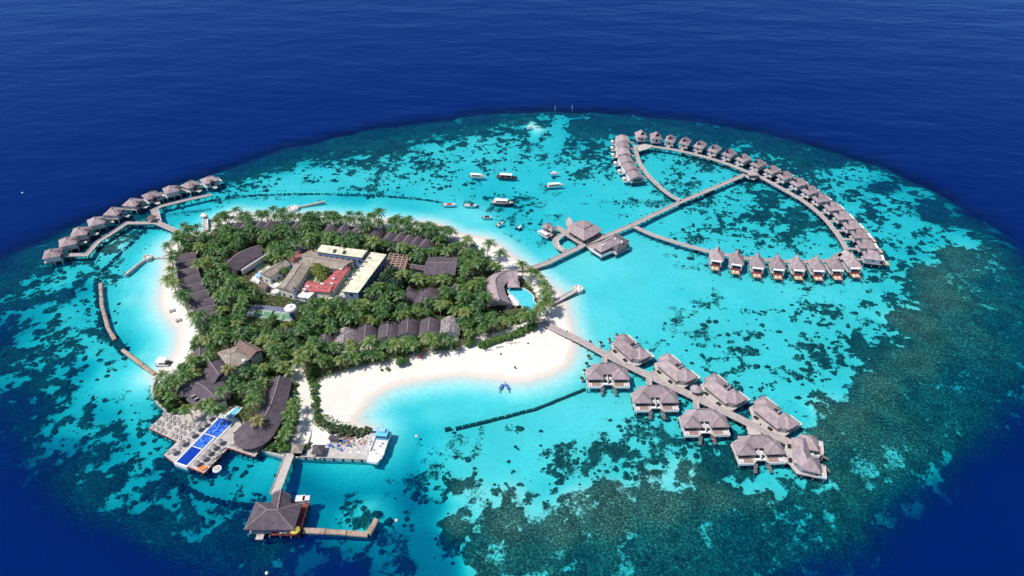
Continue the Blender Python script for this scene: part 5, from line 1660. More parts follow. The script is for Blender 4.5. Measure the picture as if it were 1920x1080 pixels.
# parasols
lw = [((392,780.5),'nearest the palms on the west deck'),((382.5,792.5),'second from the palms on the west deck'),((370.7,800),'third from the palms on the west deck'),((359,812),'fourth from the palms on the west deck'),((341,828),'above the lower step of the west deck'),((323.5,844),'on the outermost corner of the west deck'),
      ((411,825.5),'nearest the rounded roof on the east deck'),((399,835),'second from the rounded roof on the east deck'),((389.5,845.5),'third from the rounded roof on the east deck'),((380,856),'fourth from the rounded roof on the east deck'),((368,866),'beside the orange beds on the east deck')]
pr = empty('parasol', (0, 0, 0), 0)
MB().box(-.07, .07, -.07, .07, 0, 2.1).build('pole', M['pile'], pr)
r = MB(); poly_roof(r, [(1.35 * math.cos(k * math.pi / 6), 1.35 * math.sin(k * math.pi / 6), 1.85) for k in range(12)], 2.75, 0, .2)
fix_normals(r.build('canopy', M['umbrella'], pr))
MB().lathe((0, 0, 0), [(.4, 0), (.35, .12)], 8).build('base', M['concrete'], pr)
freeze(pr)
for i, (p, lab) in enumerate(lw):
    o = pr if i == 0 else copy_tree(pr)
    g = G(p[0], p[1], ZD + 2.3)
    o.location = (g.x, g.y, ZD)
    tag(o, 'grey thatched parasol ' + lab, 'parasol', 'thatched parasols beside the stepped pool')
# loungers and seats
lp = empty('sun_lounger', (0, 0, 0), 0)
MB().box(-.42, .42, -1.0, .45, .22, .36).build('seat', M['lounger'], lp)
b = MB(); b.add([(-.42, .45, .24), (.42, .45, .24), (.42, 1.1, .72), (-.42, 1.1, .72), (-.42, .45, .38), (.42, .45, .38), (.42, 1.02, .84), (-.42, 1.02, .84)], [(0, 3, 2, 1), (4, 5, 6, 7), (0, 1, 5, 4), (1, 2, 6, 5), (2, 3, 7, 6), (3, 0, 4, 7)])
b.build('backrest', M['lounger'], lp)
for x in (-.36, .36):
    MB().box(x - .05, x + .05, -.9, .4, 0, .21).build('leg', M['pile'], lp)
freeze(lp)
Z7 = lambda x, y: (270 + x / 7.2, 750 + y / 7.2)
spots_w = [(300,255),(350,285),(405,308),(245,322),(325,352),(345,360),(455,268),(475,303),(555,303),(400,238),(348,218),(500,352),(550,372),(610,388),(640,328),(660,345),(432,408),(490,428),(545,448),(115,358),(180,383),(240,408),(280,432),(380,470),(430,495),(485,505),(290,222),(205,300),(265,200),(185,310),(600,545),(330,705),(480,640),(620,330)]
spots_e = [(1190,600),(1225,600),(1270,622),(1290,628),(1340,648),(1365,660),(1420,682),(1485,703),(1040,672),(1065,660),(990,720),(1015,735),(940,790),(960,775),(880,850),(905,860),(1370,600),(1410,615)]
first = True
for grp, spots, ang, gl_ in (('w', spots_w, 28, 'grey loungers and seats on the west deck'), ('e', spots_e, -52, 'grey loungers on the east deck')):
    for i, s in enumerate(spots):
        x, y = Z7(*s)
        o = lp if first else copy_tree(lp)
        first = False
        g = G(x, y, ZD + .4)
        o.location = (g.x, g.y, ZD + .01)
        o.rotation_euler = (0, 0, R(ang + random.uniform(-14, 14)))
        tag(o, 'grey woven lounger among the rows on the western sunbathing deck' if grp == 'w' else 'grey woven lounger along the eastern deck beside the rounded roof', 'lounger', gl_)
for i, s in enumerate([(775,905), (805,925)]):
    x, y = Z7(*s)
    g = G(x, y, ZD + .4)
    q = empty('daybed', (g.x, g.y, ZD + .01), R(-50), ['orange daybed nearest the stepped pool', 'orange daybed at the seaward corner of the east deck'][i], 'daybed', 'orange daybeds')
    MB().box(-.6, .6, -1.1, 1.1, .2, .42).build('mattress', M['orange'], q)
    for sx in (-.5, .5):
        MB().box(sx - .06, sx + .06, -1.0, 1.0, 0, .2).build('leg', M['pile'], q)

# ------------------------------------------------------------------ sea wall, quay and path
def wall_run(name, label, px, w, z0, z1, mat, cat='wall'):
    P = [Vector((G(x, y, z1).x, G(x, y, z1).y)) for x, y in px]
    t = empty(name, (P[0].x, P[0].y, 0), 0, label, cat)
    Q = [p - P[0] for p in P]
    for a, b in zip(Q[:-1], Q[1:]):
        d = (b - a); L_ = d.length; d.normalize()
        k = max(1, int(L_ / 6))
        for j in range(k):
            mb = MB(); strip(mb, [a + d * (L_ * j / k + .04), a + d * (L_ * (j + 1) / k - .04)], w, z0, z1 - random.uniform(0, .08)); mb.build('block', M[mat], t)
    return t
wall_run('sea_wall', 'pale curved sea wall on the western point', [(293,706),(286,722),(285,735),(292,751),(313,771)], .7, -1.8, 1.5, 'concrete')
wall_run('sea_wall', 'low sea wall between the pool terrace and the pale jetty', [(491,842),(514,850),(537,856)], .7, -1.8, 1.45, 'concrete')
c0 = G(640, 840, 1.5); c0.z = 0
t = empty('quay', c0, 0, 'concrete quay with straight edge and dark fenders', 'quay')
poly_part('slab', [(549,855.5),(548,846),(600,836),(640,826),(690,812),(706,812),(701,862)], 1.55, 3.0, 'concrete', t, c0)
for k in range(9):
    g = G(556 + k * 17.5, 857 + k * .75, .8) - c0
    MB().box(g.x - .35, g.x + .35, g.y - .45, g.y + .1, -.2, 1.3).build('fender', M['dark'], t)
# path through the trees
pth = [(555,690),(566,712),(572,745),(575,780),(574,810),(566,832),(556,848)]
P = [G(x, y, 1.45) for x, y in smooth_open(pth, 2)]
mb = MB(); strip(mb, [Vector((p.x, p.y)) for p in P], 4.6, 1.2, 1.46)
m_path = mat_var('white_sand_path', (.66, .60, .53), (.78, .72, .65), .6, .95, .2, 3.0, coords='Generated')
o = mb.build('sand_path', m_path)
tag(o, 'white sand path curving from the trees to the quay', kind='structure')
EXCL.append([(p.x, p.y) for p in GP([(548,680),(562,690),(582,740),(588,790),(584,820),(560,850),(545,850),(562,810),(564,750),(555,712)], 1.4)])
gazebo('gazebo', 'square plum roofed gazebo on the white quay', (598.5,850), 3.2, 1.55, 4.0, 'shingle_dark', 4)
gazebo('gazebo', 'olive thatched gazebo beside the pale jetty', (560,848), 3.2, 1.5, 3.9, 'tan_roof', 4)
slab_house('hut', 'small plum roofed hut behind the blue tarpaulins', [(615,823),(618,816),(637,817),(635,826)], 4.0, 'wall_grey', 'shingle_dark', cat='hut')
def heap(name, label, px, r, h, mats, n, cat, seed):
    rnd = random.Random(seed)
    g = G(px[0], px[1], 1.6)
    t = empty(name, (g.x, g.y, 1.5), 0, label, cat)
    for k in range(n):
        a, q = rnd.uniform(0, 6.28), math.sqrt(rnd.random())
        x, y = r[0] * q * math.cos(a), r[1] * q * math.sin(a)
        s = rnd.uniform(.35, .9)
        hh = h * (1 - q * .7) * rnd.uniform(.6, 1)
        ang = rnd.uniform(0, 3)
        b = MB()
        pts = [(x + s * rnd.uniform(.8, 1.2) * math.cos(ang + j * 1.047), y + s * .8 * math.sin(ang + j * 1.047)) for j in range(6)]
        b.prism(pts, 0, hh)
        tops = len(b.v) // 2
        b.v = b.v[:tops] + [(x + (v[0] - x) * .6, y + (v[1] - y) * .6, v[2]) for v in b.v[tops:]]
        b.build(cat.split()[-1] if cat in ('rubble', 'sack') else 'piece', M[mats[k % len(mats)]], t)
    return t
heap('tarpaulin_heap', 'heap of goods under blue tarpaulins on the quay', (637,836), (5.0, 3.2), 1.8, ['tarp_blue', 'tarp_blue', 'bag_white', 'tarp_blue'], 22, 'heap', 3)
heap('rubble_heap', 'orange brown rubble heap below the headland shrubs', (648,825), (3.6, 2.2), 1.6, ['rust', 'brown_roof', 'rust'], 16, 'heap', 4)
heap('rubble_heap', 'pale orange rubble heap in the middle of the quay store', (670,829), (4.0, 2.2), 1.2, ['rust', 'sandbag', 'rust'], 16, 'heap', 5)
heap('sack_heap', 'heap of white sacks near the moored landing craft', (685,830), (6.0, 3.8), 1.3, ['bag_white', 'bag_white', 'wall_pale', 'bag_white'], 60, 'heap', 6)
heap('sack_heap', 'scatter of white sacks along the quay front', (672,842), (6.0, 2.0), .9, ['bag_white', 'wall_pale', 'bag_white'], 30, 'heap', 7)
heap('tarpaulin_heap', 'green tarpaulin covered stack among white sacks', (661,838), (1.8, 1.6), 1.4, ['green_tarp'], 6, 'heap', 8)
EXCL.append([(p.x, p.y) for p in GP([(590,840),(612,815),(640,812),(690,815),(708,812),(703,862),(545,858),(560,840)], 1.5)])
# =================================================================== BOATS
def hull_mesh(L_, W, H, bow=.38, stern=.85, zb=-.35):
    """open hull: sections along x, bow at +x"""
    V, F = [], []
    st = [(-.5, stern, 0), (-.25, 1, 0), (0, 1, 0), (.2, .9, .05), (.36, .62, .14), (.46, .28, .26), (.5, .03, .34)]
    for fx, fw, up in st:
        w = W / 2 * fw
        V += [(fx * L_, -w, H + up * H), (fx * L_ * .97, -w * .72, zb), (fx * L_ * .97, w * .72, zb), (fx * L_, w, H + up * H)]
    for i in range(len(st) - 1):
        a, b = 4 * i, 4 * i + 4
        F += [(a, a + 1, b + 1, b), (a + 1, a + 2, b + 2, b + 1), (a + 2, a + 3, b + 3, b + 2)]
    F += [(0, 3, 2, 1), (len(V) - 4, len(V) - 3, len(V) - 2, len(V) - 1)]
    D, DF = [], []
    for fx, fw, up in st:
        w = W / 2 * fw * .9
        D += [(fx * L_ * .985, -w, (H + up * H) - .18), (fx * L_ * .985, w, (H + up * H) - .18)]
    for i in range(len(st) - 1):
        DF.append((2 * i, 2 * i + 2, 2 * i + 3, 2 * i + 1))
    return V, F, D, DF
def boat(label, px, L_, W, rz, hull='hull_white', deck='deck_cream', canopy=None, cabin=None, cover=None, name='boat', motors=1):
    g = G(px[0], px[1], .6)
    t = empty(name, (g.x, g.y, 0), rz, label, 'boat', 'boats anchored in the lagoon')
    H = .16 * W + .45
    V, F, D, DF = hull_mesh(L_, W, H)
    fix_normals(MB().add(V, F).build('hull', M[hull], t))
    MB().add(D, DF).build('deck', M[deck], t)
    if canopy:
        x0, x1, h, m = canopy
        c = MB()
        x0, x1 = x0 * L_, x1 * L_
        n = 5
        V, F = [], []
        for x in (x0, x1):
            for k in range(n):
                f = k / (n - 1) * 2 - 1
                V.append((x, f * W * .42, H + h + .18 * (1 - f * f)))
            for k in range(n):
                f = k / (n - 1) * 2 - 1
                V.append((x, f * W * .42, H + h - .14))
        for k in range(n - 1):
            F += [(k, k + 1, 2 * n + k + 1, 2 * n + k), (n + k, 3 * n + k, 3 * n + k + 1, n + k + 1), (k, n + k, n + k + 1, k + 1), (2 * n + k, 2 * n + k + 1, 3 * n + k + 1, 3 * n + k)]
        F += [(0, 2 * n, 3 * n, n), (n - 1, 2 * n - 1, 4 * n - 1, 3 * n - 1)]
        fix_normals(c.add(V, F).build('canopy', M[m], t))
        for sx in (x0 + .3, (x0 + x1) / 2, x1 - .3):
            for sy in (-1, 1):
                MB().box(sx - .07, sx + .07, sy * W * .39 - .06, sy * W * .39 + .06, H - .15, H + h - .1).build('canopy_post', M['white'], t)
    if cabin:
        x0, x1, h, m = cabin
        MB().prism([(x0 * L_, -W * .34), (x1 * L_, -W * .26), (x1 * L_, W * .26), (x0 * L_, W * .34)], H - .15, H + h).build('cabin', M[m], t)
        MB().prism([(x1 * L_ + .02, -W * .24), (x1 * L_ + .25, -W * .2), (x1 * L_ + .25, W * .2), (x1 * L_ + .02, W * .24)], H + .05, H + h * .85).build('windscreen', M['glass'], t)
    if cover:
        x0, x1, h, m = cover
        c = MB()
        c.add([(x0 * L_, -W * .4, H), (x1 * L_, -W * .36, H), (x1 * L_, W * .36, H), (x0 * L_, W * .4, H), (x0 * L_ * .6 + x1 * L_ * .4, 0, H + h), (x0 * L_ * .3 + x1 * L_ * .7, 0, H + h)], [(0, 1, 5, 4), (1, 2, 5), (2, 3, 4, 5), (3, 0, 4), (3, 2, 1, 0)])
        fix_normals(c.build('cover', M[m], t))
    for k in range(motors):
        y = (k - (motors - 1) / 2) * .8
        MB().box(-L_ / 2 - .55, -L_ / 2 + .02, y - .22, y + .22, -.3, H * .9 + .25).build('outboard_motor', M['dark'], t)
    return t
boat('white ferry boat with long white canopy, farthest toward the western reef', (896.5,331), 11.0, 3.2, R(-8), canopy=(-.48, .18, 1.5, 'white'), cabin=(.18, .3, .9, 'hull_white'))
boat('brown hulled wooden dhow with white canopy below the far reef', (951,332), 14.0, 3.8, R(-9), 'hull_brown', 'plum', canopy=(-.36, .24, 1.7, 'white'), motors=0)
boat('small white cruiser nearest the reef channel', (1040,325.5), 6.4, 2.4, R(-6), cabin=(-.25, .2, 1.1, 'hull_white'))
boat('white covered speedboat in the middle of the anchorage', (1041,348), 11.5, 3.2, R(8), canopy=(-.42, .25, 1.3, 'white'), cabin=(.22, .34, .7, 'hull_white'), motors=2)
boat('white speedboat with red cover at the tip of the submerged groyne', (843,383.5), 8.4, 2.7, R(2), cover=(-.2, .15, .9, 'red_fabric'))
boat('white speedboat with navy cover beside the red covered one', (882.5,385), 8.2, 2.7, R(-3), cover=(-.05, .2, .9, 'navy_fabric'))
boat('dark wooden dhow with white canopy in mid anchorage', (943,380), 14.0, 3.9, R(-6), 'hull_brown', 'deck_cream', canopy=(-.38, .22, 1.7, 'white'), motors=0)
boat('small white boat with plum cover off the northern beach', (913.5,407), 5.6, 2.2, R(4), cover=(-.32, .25, .9, 'plum'))
boat('small open white boat with brown seats off the northern beach', (937.5,419.5), 5.4, 2.2, R(42), cover=(-.12, .12, .5, 'plum'))
boat('tiny white dinghy nearest the arrival pavilions', (974,425), 3.6, 1.5, R(55), deck='white')
boat('white speedboat with pink trim moored at arrival pavilions', (1018,439), 10.0, 3.0, R(130), canopy=(-.40, .20, 1.2, 'white'), cabin=(.2, .32, .6, 'hull_white'), motors=2)
boat('white boat stranded over the brown patch on the far reef', (993,240), 5.5, 2.2, R(10), cabin=(-.2, .15, 1.0, 'hull_white'))
# landing craft at the quay
g = G(712, 838, 1.0)
t = empty('landing_craft', (g.x, g.y, 0), R(-7), 'white landing craft with light blue wheelhouse moored at the quay', 'boat')
fix_normals(MB().add([(-2.6, -8.2, 1.9), (1.6, -8.4, 1.9), (3.0, -3.5, 1.7), (3.1, 7.5, 1.7), (-2.9, 7.5, 1.7), (-2.9, -3.5, 1.7), (-2.2, -7.6, -.5), (1.2, -7.8, -.5), (2.4, -3.5, -.6), (2.5, 7.2, -.6), (-2.4, 7.2, -.6), (-2.4, -3.5, -.6)],
    [(0, 6, 7, 1), (1, 7, 8, 2), (2, 8, 9, 3), (3, 9, 10, 4), (4, 10, 11, 5), (5, 11, 6, 0), (11, 10, 9, 8, 7, 6), (0, 1, 2, 3, 4, 5)]).build('hull', M['hull_white'], t))
MB().box(-2.5, 2.6, -6.5, 2.2, 1.71, 1.76).build('cargo_deck', M['wall_pale'], t)
for sx in (-2.75, 2.85):
    MB().box(sx - .1, sx + .1, -3.4, 7.2, 1.7, 2.5).build('bulwark', M['hull_white'], t)
wh = MB().box(-2.1, 2.2, 2.8, 6.6, 1.72, 4.3).build('wheelhouse', M['light_blue'], t)
MB().box(-2.3, 2.4, 2.5, 6.9, 4.31, 4.5).build('wheelhouse_roof', M['light_blue'], wh)
MB().box(-1.8, 1.9, 2.68, 2.82, 3.1, 4.0).build('window', M['glass'], wh)
MB().box(-1.2, 1.3, 4.2, 6.0, 4.51, 5.3).build('roof_locker', M['cyan_awning'], wh)
MB().box(-.05, .05, 6.6, 6.7, 4.4, 7.2).build('mast', M['light_blue'], t)
MB().add([(-2.3, -8.3, 1.9), (1.4, -8.5, 1.9), (1.5, -9.6, 2.9), (-2.4, -9.4, 2.9), (-2.3, -8.4, 1.75), (1.4, -8.6, 1.75), (1.5, -9.7, 2.75), (-2.4, -9.5, 2.75)], [(0, 1, 2, 3), (7, 6, 5, 4), (0, 4, 5, 1), (1, 5, 6, 2), (2, 6, 7, 3), (3, 7, 4, 0)]).build('bow_ramp', M['wall_pale'], t)
rnd = random.Random(5)
for k in range(7):
    x, y = rnd.uniform(-1.8, 1.8), rnd.uniform(-6, 1.5)
    MB().box(x - .4, x + .4, y - .3, y + .3, 1.77, 2.2).build('crate', M['bag_white' if k % 3 else 'concrete'], t)
# boat drawn up on the western beach
g = G(308, 680, 1.0)
t = empty('houseboat', (g.x, g.y, 0), R(-6), 'white flat topped pontoon boat grounded off the western beach', 'boat')
for sy in (-1, 1):
    V, F, D, DF = hull_mesh(7.2, 1.3, .6)
    fix_normals(MB().add([(v[0], v[1] + sy * 1.2, v[2]) for v in V], F).build('pontoon', M['wall_grey'], t))
MB().box(-3.3, 2.4, -1.9, 1.9, .62, .85).build('deck', M['wall_pale'], t)
MB().box(-3.2, 1.2, -1.9, 1.9, 2.5, 2.68).build('canopy', M['white'], t)
for sx in (-3.0, 1.0):
    for sy in (-1.7, 1.7):
        MB().box(sx - .07, sx + .07, sy - .07, sy + .07, .85, 2.5).build('canopy_post', M['white'], t)
MB().box(1.3, 2.6, -.8, .8, .86, 1.5).build('console', M['dark'], t)
# canoe and loungers on the big beach
g = G(962, 643.5, 1.2)
t = empty('outrigger_canoe', (g.x, g.y, 1.05), R(8), 'white outrigger canoe lying on the wide southern beach', 'canoe')
V, F, D, DF = hull_mesh(6.4, 1.2, .55, zb=.0)
fix_normals(MB().add(V, F).build('hull', M['hull_white'], t)); MB().add(D, DF).build('deck', M['deck_cream'], t)
mb = MB(); mb.bar((-2.2, -1.9, .25), (2.2, -1.9, .25), .25); mb.build('outrigger', M['white'], t)
for x in (-1, 1):
    mb = MB(); mb.bar((x, -1.9, .4), (x, 0, .6), .12); mb.build('spar', M['pile'], t)
for i, (p, l_, lab) in enumerate([((915.5,657),3.6,'longer grey driftwood log seat on the southern beach'),((937,651.5),3.4,'grey log seat nearer the canoe')]):
    g = G(p[0], p[1], 1.3)
    q = empty('log_seat', (g.x, g.y, 1.1), R(14), lab, 'seat')
    mb = MB(); mb.bar((-l_ / 2, 0, .35), (l_ / 2, 0, .35), .8, .5); mb.build('log', M['rock'], q)
    for x in (-l_ / 2 + .3, l_ / 2 - .3):
        MB().box(x - .2, x + .2, -.3, .3, 0, .2).build('foot', M['pile'], q)
for i, (x, y) in enumerate([(322.5,582),(334.5,600)]):
    g = G(x, y, .9)
    q = empty('beach_daybed', (g.x, g.y, .55), R(25), ['grey daybed pair higher up the western beach', 'grey daybed pair lower on the western beach'][i], 'daybed', 'daybeds on the western beach')
    for sx in (-.8, .8):
        MB().box(sx - .5, sx + .5, -1.1, 1.1, .2, .45).build('mattress', M['lounger'], q)
        MB().box(sx - .4, sx + .4, -1.0, 1.0, 0, .2).build('frame', M['pile'], q)
for i, (p, lab) in enumerate([((939,665),'small dark brazier in the middle of the southern beach'),((990,645),'dark bin beside the canoe'),((965.5,689.5),'grey buoy lying near the southern waterline')]):
    g = G(p[0], p[1], 1.2)
    q = empty('beach_bin', (g.x, g.y, .95), 0, lab, 'bin')
    MB().lathe((0, 0, 0), [(.3, 0), (.42, .8)], 8).build('drum', M['pile'], q)
    MB().lathe((0, 0, .8), [(.46, 0), (.3, .25), (.05, .3)], 8).build('lid', M['dark'], q)
g = G(788, 669.5, 1.5)
q = empty('beach_cabana', (g.x, g.y, 1.1), R(10), 'red cabana shaded by palms on the southern beach', 'cabana')
r = MB(); ridge_roof(r, [(-1.6, -1.3, 1.9), (-1.6, 1.3, 1.9), (1.6, 1.3, 1.9), (1.6, -1.3, 1.9)], 2.8, .6, .15)
fix_normals(r.build('roof', M['red_fabric'], q))
q.scale = (.65, .65, .7)
for sx in (-1.4, 1.4):
    for sy in (-1.1, 1.1):
        MB().box(sx - .06, sx + .06, sy - .06, sy + .06, 0, 1.8).build('post', M['white'], q)
# blue floating slipway
g = G(946, 724, .4)
t = empty('jet_ski_dock', (g.x, g.y, 0), 0, 'blue floating dock of two splayed arms near the southern beach', 'dock')
for sx in (-1, 1):
    mb = MB(); mb.bar((sx * .7, 1.2, .25), (sx * 1.9, -1.6, .25), 1.2, .5); mb.build('float', M['steel_blue'], t)
    mb = MB(); mb.bar((sx * 1.9, -1.6, .2), (sx * 2.1, -3.6, .1), .3, .25); mb.build('runner', M['pile'], t)
mb = MB(); mb.bar((0, 1.0, .3), (0, 3.4, .3), .25, .25); mb.build('mooring_bar', M['cyan_awning'], t)
# round raft, buoys
g = G(407, 879, .4)
t = empty('round_raft', (g.x, g.y, 0), 0, 'white round raft floating off the east pool deck', 'raft')
MB().lathe((0, 0, -.2), [(1.5, 0), (1.75, .3), (1.65, .75)], 16).build('float', M['white'], t)
MB().lathe((0, 0, .55), [(1.3, 0), (1.3, .06), (.01, .07)], 16).build('deck', M['deck_light'], t)
MB().lathe((0, 0, .6), [(.45, 0), (.45, .25), (.02, .3)], 10).build('hatch', M['wall_pale'], t)
# planters standing in the shallows
pl = [((1107,643),'by the upper side of the jetty nearest shore'),((1126,644.5),'second on the upper side of the jetty'),((1142,638.5),'third on the upper side of the jetty'),((1156,629.5),'fourth and farthest on the upper side of the jetty'),((1103.5,669.5),'first below the jetty off the beach'),((1100,683.5),'second below the jetty off the beach'),((1096,697),'third below the jetty off the beach'),((1091,711.5),'nearest the submerged groyne below the jetty')]
for i, (p, lab) in enumerate(pl):
    g = G(p[0], p[1], .4)
    q = empty('planter', (g.x, g.y, 0), i * .7, 'white tub planter in shallow water, ' + lab, 'planter', 'planters in the shallows')
    MB().lathe((0, 0, -1.5), [(.6, 0), (.75, 1.3), (.85, 2.2), (.7, 2.25)], 12).build('tub', M['white'], q)
    mb = MB()
    rn = random.Random(i)
    for k in range(26):
        a, e = rn.uniform(0, 6.28), rn.uniform(.1, 1.3)
        d = Vector((math.cos(a) * math.cos(e), math.sin(a) * math.cos(e), math.sin(e)))
        b = Vector((0, 0, .75))
        s_ = d.cross(Vector((0, 0, 1))).normalized() * .22
        mb.add([b, b + d * .6 + s_, b + d * 1.3, b + d * .6 - s_], [(0, 1, 2, 3)])
    mb.build('shrub', bpy.data.materials.get('shrub_leaf') or mat_var('shrub_leaf', (.035, .075, .018), (.08, .14, .035), 1.5, .7), q)

# =================================================================== BREAKWATERS
def lump(mb, p, s, rnd, flat=.6):
    """one rock or sandbag: a squashed irregular 12 gon"""
    V, F = [], []
    n = 6
    for lv, (k, z) in enumerate(((.75, -.5), (1, 0), (.6, .5))):
        for j in range(n):
            a = 2 * math.pi * j / n + lv * .4
            q = k * rnd.uniform(.8, 1.15)
            V.append((p[0] + s[0] * q * math.cos(a), p[1] + s[1] * q * math.sin(a), p[2] + s[2] * z * rnd.uniform(.85, 1.1)))
    for lv in range(2):
        for j in range(n):
            F.append((lv * n + j, lv * n + (j + 1) % n, (lv + 1) * n + (j + 1) % n, (lv + 1) * n + j))
    F.append(tuple(2 * n + j for j in range(n)))
    mb.add(V, F)
def rubble_bank(name, label, px, w, ztop, mat, size=1.0, seed=1, cat='breakwater', curve=1):
    """loose rocks heaped along a line; single rocks are too small to pick apart, so they share one part"""
    rnd = random.Random(seed)
    P = [G(x, y, min(ztop, .3)) for x, y in (smooth_open(px, curve) if curve else px)]
    c0 = P[0].copy(); c0.z = 0
    t = empty(name, c0, 0, label, cat)
    mb = MB()
    for a, b in zip(P[:-1], P[1:]):
        d = b - a; L_ = d.length
        if L_ < .01: continue
        d.normalize(); s = Vector((-d.y, d.x, 0))
        for k in range(int(L_ / (size * .42)) + 1):
            f = rnd.random() * L_
            o_ = rnd.gauss(0, .36)
            o_ = max(-1, min(1, o_))
            p = a + d * f + s * (o_ * w / 2) - c0
            zz = ztop - abs(o_) * (ztop + 2.0) * .8 - rnd.uniform(0, .4)
            sz = size * rnd.uniform(.5, 1.1)
            lump(mb, (p.x, p.y, zz - sz * .25), (sz * .7, sz * .6, sz * .7), rnd)
    base = MB()
    strip(base, [Vector(((p - c0).x, (p - c0).y)) for p in P], w * .55, -2.5, min(ztop - .35, ztop - .2))
    if ztop > .05: base.build('core', M[mat], t)
    tag(mb.build('rocks', M[mat], t), kind='stuff')
    return t
def bag_wall(name, label, px, w, z, segs, mat='sandbag', cat='breakwater'):
    """long rounded sandbag or concrete segments laid end to end"""
    P = [G(x, y, z) for x, y in px]
    c0 = P[0].copy(); c0.z = 0
    t = empty(name, c0, 0, label, cat)
    rnd = random.Random(len(px))
    for a, b in zip(P[:-1], P[1:]):
        L_ = (b - a).length
        k = max(1, round(L_ / segs))
        d = (b - a).normalized(); s = Vector((-d.y, d.x, 0))
        for j in range(k):
            p, q = a.lerp(b, j / k) - c0, a.lerp(b, (j + 1) / k) - c0
            gp = .22 if mat == 'sandbag_wet' else .12
            jt = s * (rnd.uniform(-.2, .2) if mat == 'sandbag_wet' else 0)
            p = p + d * gp * rnd.uniform(.6, 1.4) + jt; q = q - d * gp * rnd.uniform(.6, 1.4) + jt * .4
            ww = w * rnd.uniform(.92, 1.06); zz = z + rnd.uniform(-.12, .08)
            V, F = [], []
            sec = [(-.5, -2.2), (-.5, -.35), (-.34, -.06), (0, 0), (.34, -.06), (.5, -.35), (.5, -2.2)]
            for e_, u in ((p, .96), (q, .96)):
                for f, h in sec:
                    V.append((e_.x + s.x * f * ww * u, e_.y + s.y * f * ww * u, zz + h))
            n = len(sec)
            for i in range(n - 1): F.append((i, i + 1, n + i + 1, n + i))
            F += [tuple(range(n))[::-1], tuple(range(n, 2 * n))]
            fix_normals(MB().add(V, F).build('segment', M[mat], t))
    return t
bag_wall('breakwater', 'northern chain of tan breakwater segments guarding the western lagoon', [(188,530),(190,570),(196,592),(202,614),(215,636)], 1.9, 1.0, 7.5)
bag_wall('breakwater', 'southern chain of tan breakwater segments reaching the western point', [(229,654),(246,667),(268,684),(290,700)], 1.9, 1.0, 8.0)
rubble_bank('rubble_bank', 'dark rubble bank outside the tan western breakwater', [(183,518),(182,545),(184,575),(190,600),(200,625),(214,644),(232,662)], 5.0, -.15, 'sandbag_wet', 1.5, 3)
rubble_bank('rubble_bank', 'dark submerged rubble line curving up to the western boardwalk', [(183,516),(190,505),(204,492),(222,475),(240,459),(256,442),(270,428)], 2.6, -.25, 'sandbag_wet', 1.2, 4)
rubble_bank('rubble_bank', 'dark rubble patch in the gap of the western breakwater', [(214,636),(222,645),(231,653)], 5.0, .1, 'sandbag_wet', 1.4, 5)
bag_wall('groyne', 'grey groyne wall crossing the western sandbank to the round lookout', [(234,514),(255,497),(273,484.5)], 1.8, .9, 6.0, 'concrete')
bag_wall('groyne', 'thin wall linking the sandbank lookout to the palms', [(281,481.5),(317,482)], 1.2, .9, 6.0, 'concrete')
bag_wall('groyne', 'straight groyne beside the white shelter off the northern palms', [(395,412),(416,401),(440,391)], 1.3, .7, 7.0, 'concrete')
bag_wall('groyne', 'groyne running east from the white round lookout', [(554,388),(580,382.5),(609,376.5)], 1.5, .8, 6.5, 'concrete')
bag_wall('groyne', 'short wall along the sand under the eastern palms', [(1021,598),(1029,575)], .8, 1.7, 5.0, 'concrete')
bag_wall('breakwater', 'tan L shaped breakwater beside the overwater dining hall', [(568,993),(610,994.5),(650,997),(690,1000),(706,972)], 2.1, 1.0, 6.5)
rubble_bank('rubble_line', 'long dark submerged rubble line north of the island', [(398,375),(440,367),(490,363),(560,361.5),(640,362),(720,365),(780,370),(828,377)], 1.7, -.3, 'sandbag_wet', .9, 7)
rubble_bank('rubble_line', 'short dark submerged line near the western jetty bend', [(304,403),(330,398),(360,394),(395,390)], 1.2, -.35, 'sandbag_wet', .6, 8)
bag_wall('groyne', 'dark segmented groyne curving from the bay to the first double villa', [(853,801),(880,795),(920,786),(960,776),(1000,766),(1030,755),(1060,743),(1097,727)], 1.25, -.05, 3.2, 'sandbag_wet')
bag_wall('groyne', 'short broken end of the dark segmented groyne', [(833,804),(846,801)], 1.4, -.05, 2.2, 'sandbag_wet')
rubble_bank('rubble_line', 'dark rubble arc enclosing the bay in front of the pool terrace', [(298,886),(318,897),(340,909),(370,924),(400,935),(440,943),(475,945)], 3.2, -.2, 'sandbag_wet', 1.5, 9)
rubble_bank('rubble_bank', 'pale reef rock apron along the sea wall of the western point', [(283,712),(280,735),(287,757),(308,776)], 3.0, .0, 'rock', 1.0, 10)
# a few mooring buoys and marker poles
for i, (p, lab) in enumerate([((781,817),'white mooring buoy south of the landing craft'),((743,975),'white buoy east of the tan breakwater'),((500,1074),'white buoy in the dark water below the dining hall'),((42,361),'white buoy on the deep western sea')]):
    g = G(p[0], p[1], .3)
    q = empty('mooring_buoy', (g.x, g.y, 0), 0, lab, 'buoy')
    MB().lathe((0, 0, -.4), [(.15, 0), (.6, .4), (.5, .9), (.12, 1.1)], 10).build('float', M['white'], q)
    MB().lathe((0, 0, .65), [(.1, 0), (.1, .5)], 6).build('ring', M['pile'], q)
for i, (p, lab) in enumerate([((1041,205),'thin marker pole on the western side of the reef channel'),((1073,204),'thin marker pole on the eastern side of the reef channel')]):
    g = G(p[0], p[1], 1.0)
    q = empty('marker_pole', (g.x, g.y, 0), 0, lab, 'pole')
    MB().lathe((0, 0, -8), [(.14, 0), (.1, 11)], 6).build('pole', M['white'], q)
    MB().box(-.2, .2, -.2, .2, 3.0, 3.4).build('topmark', M['white'], q)
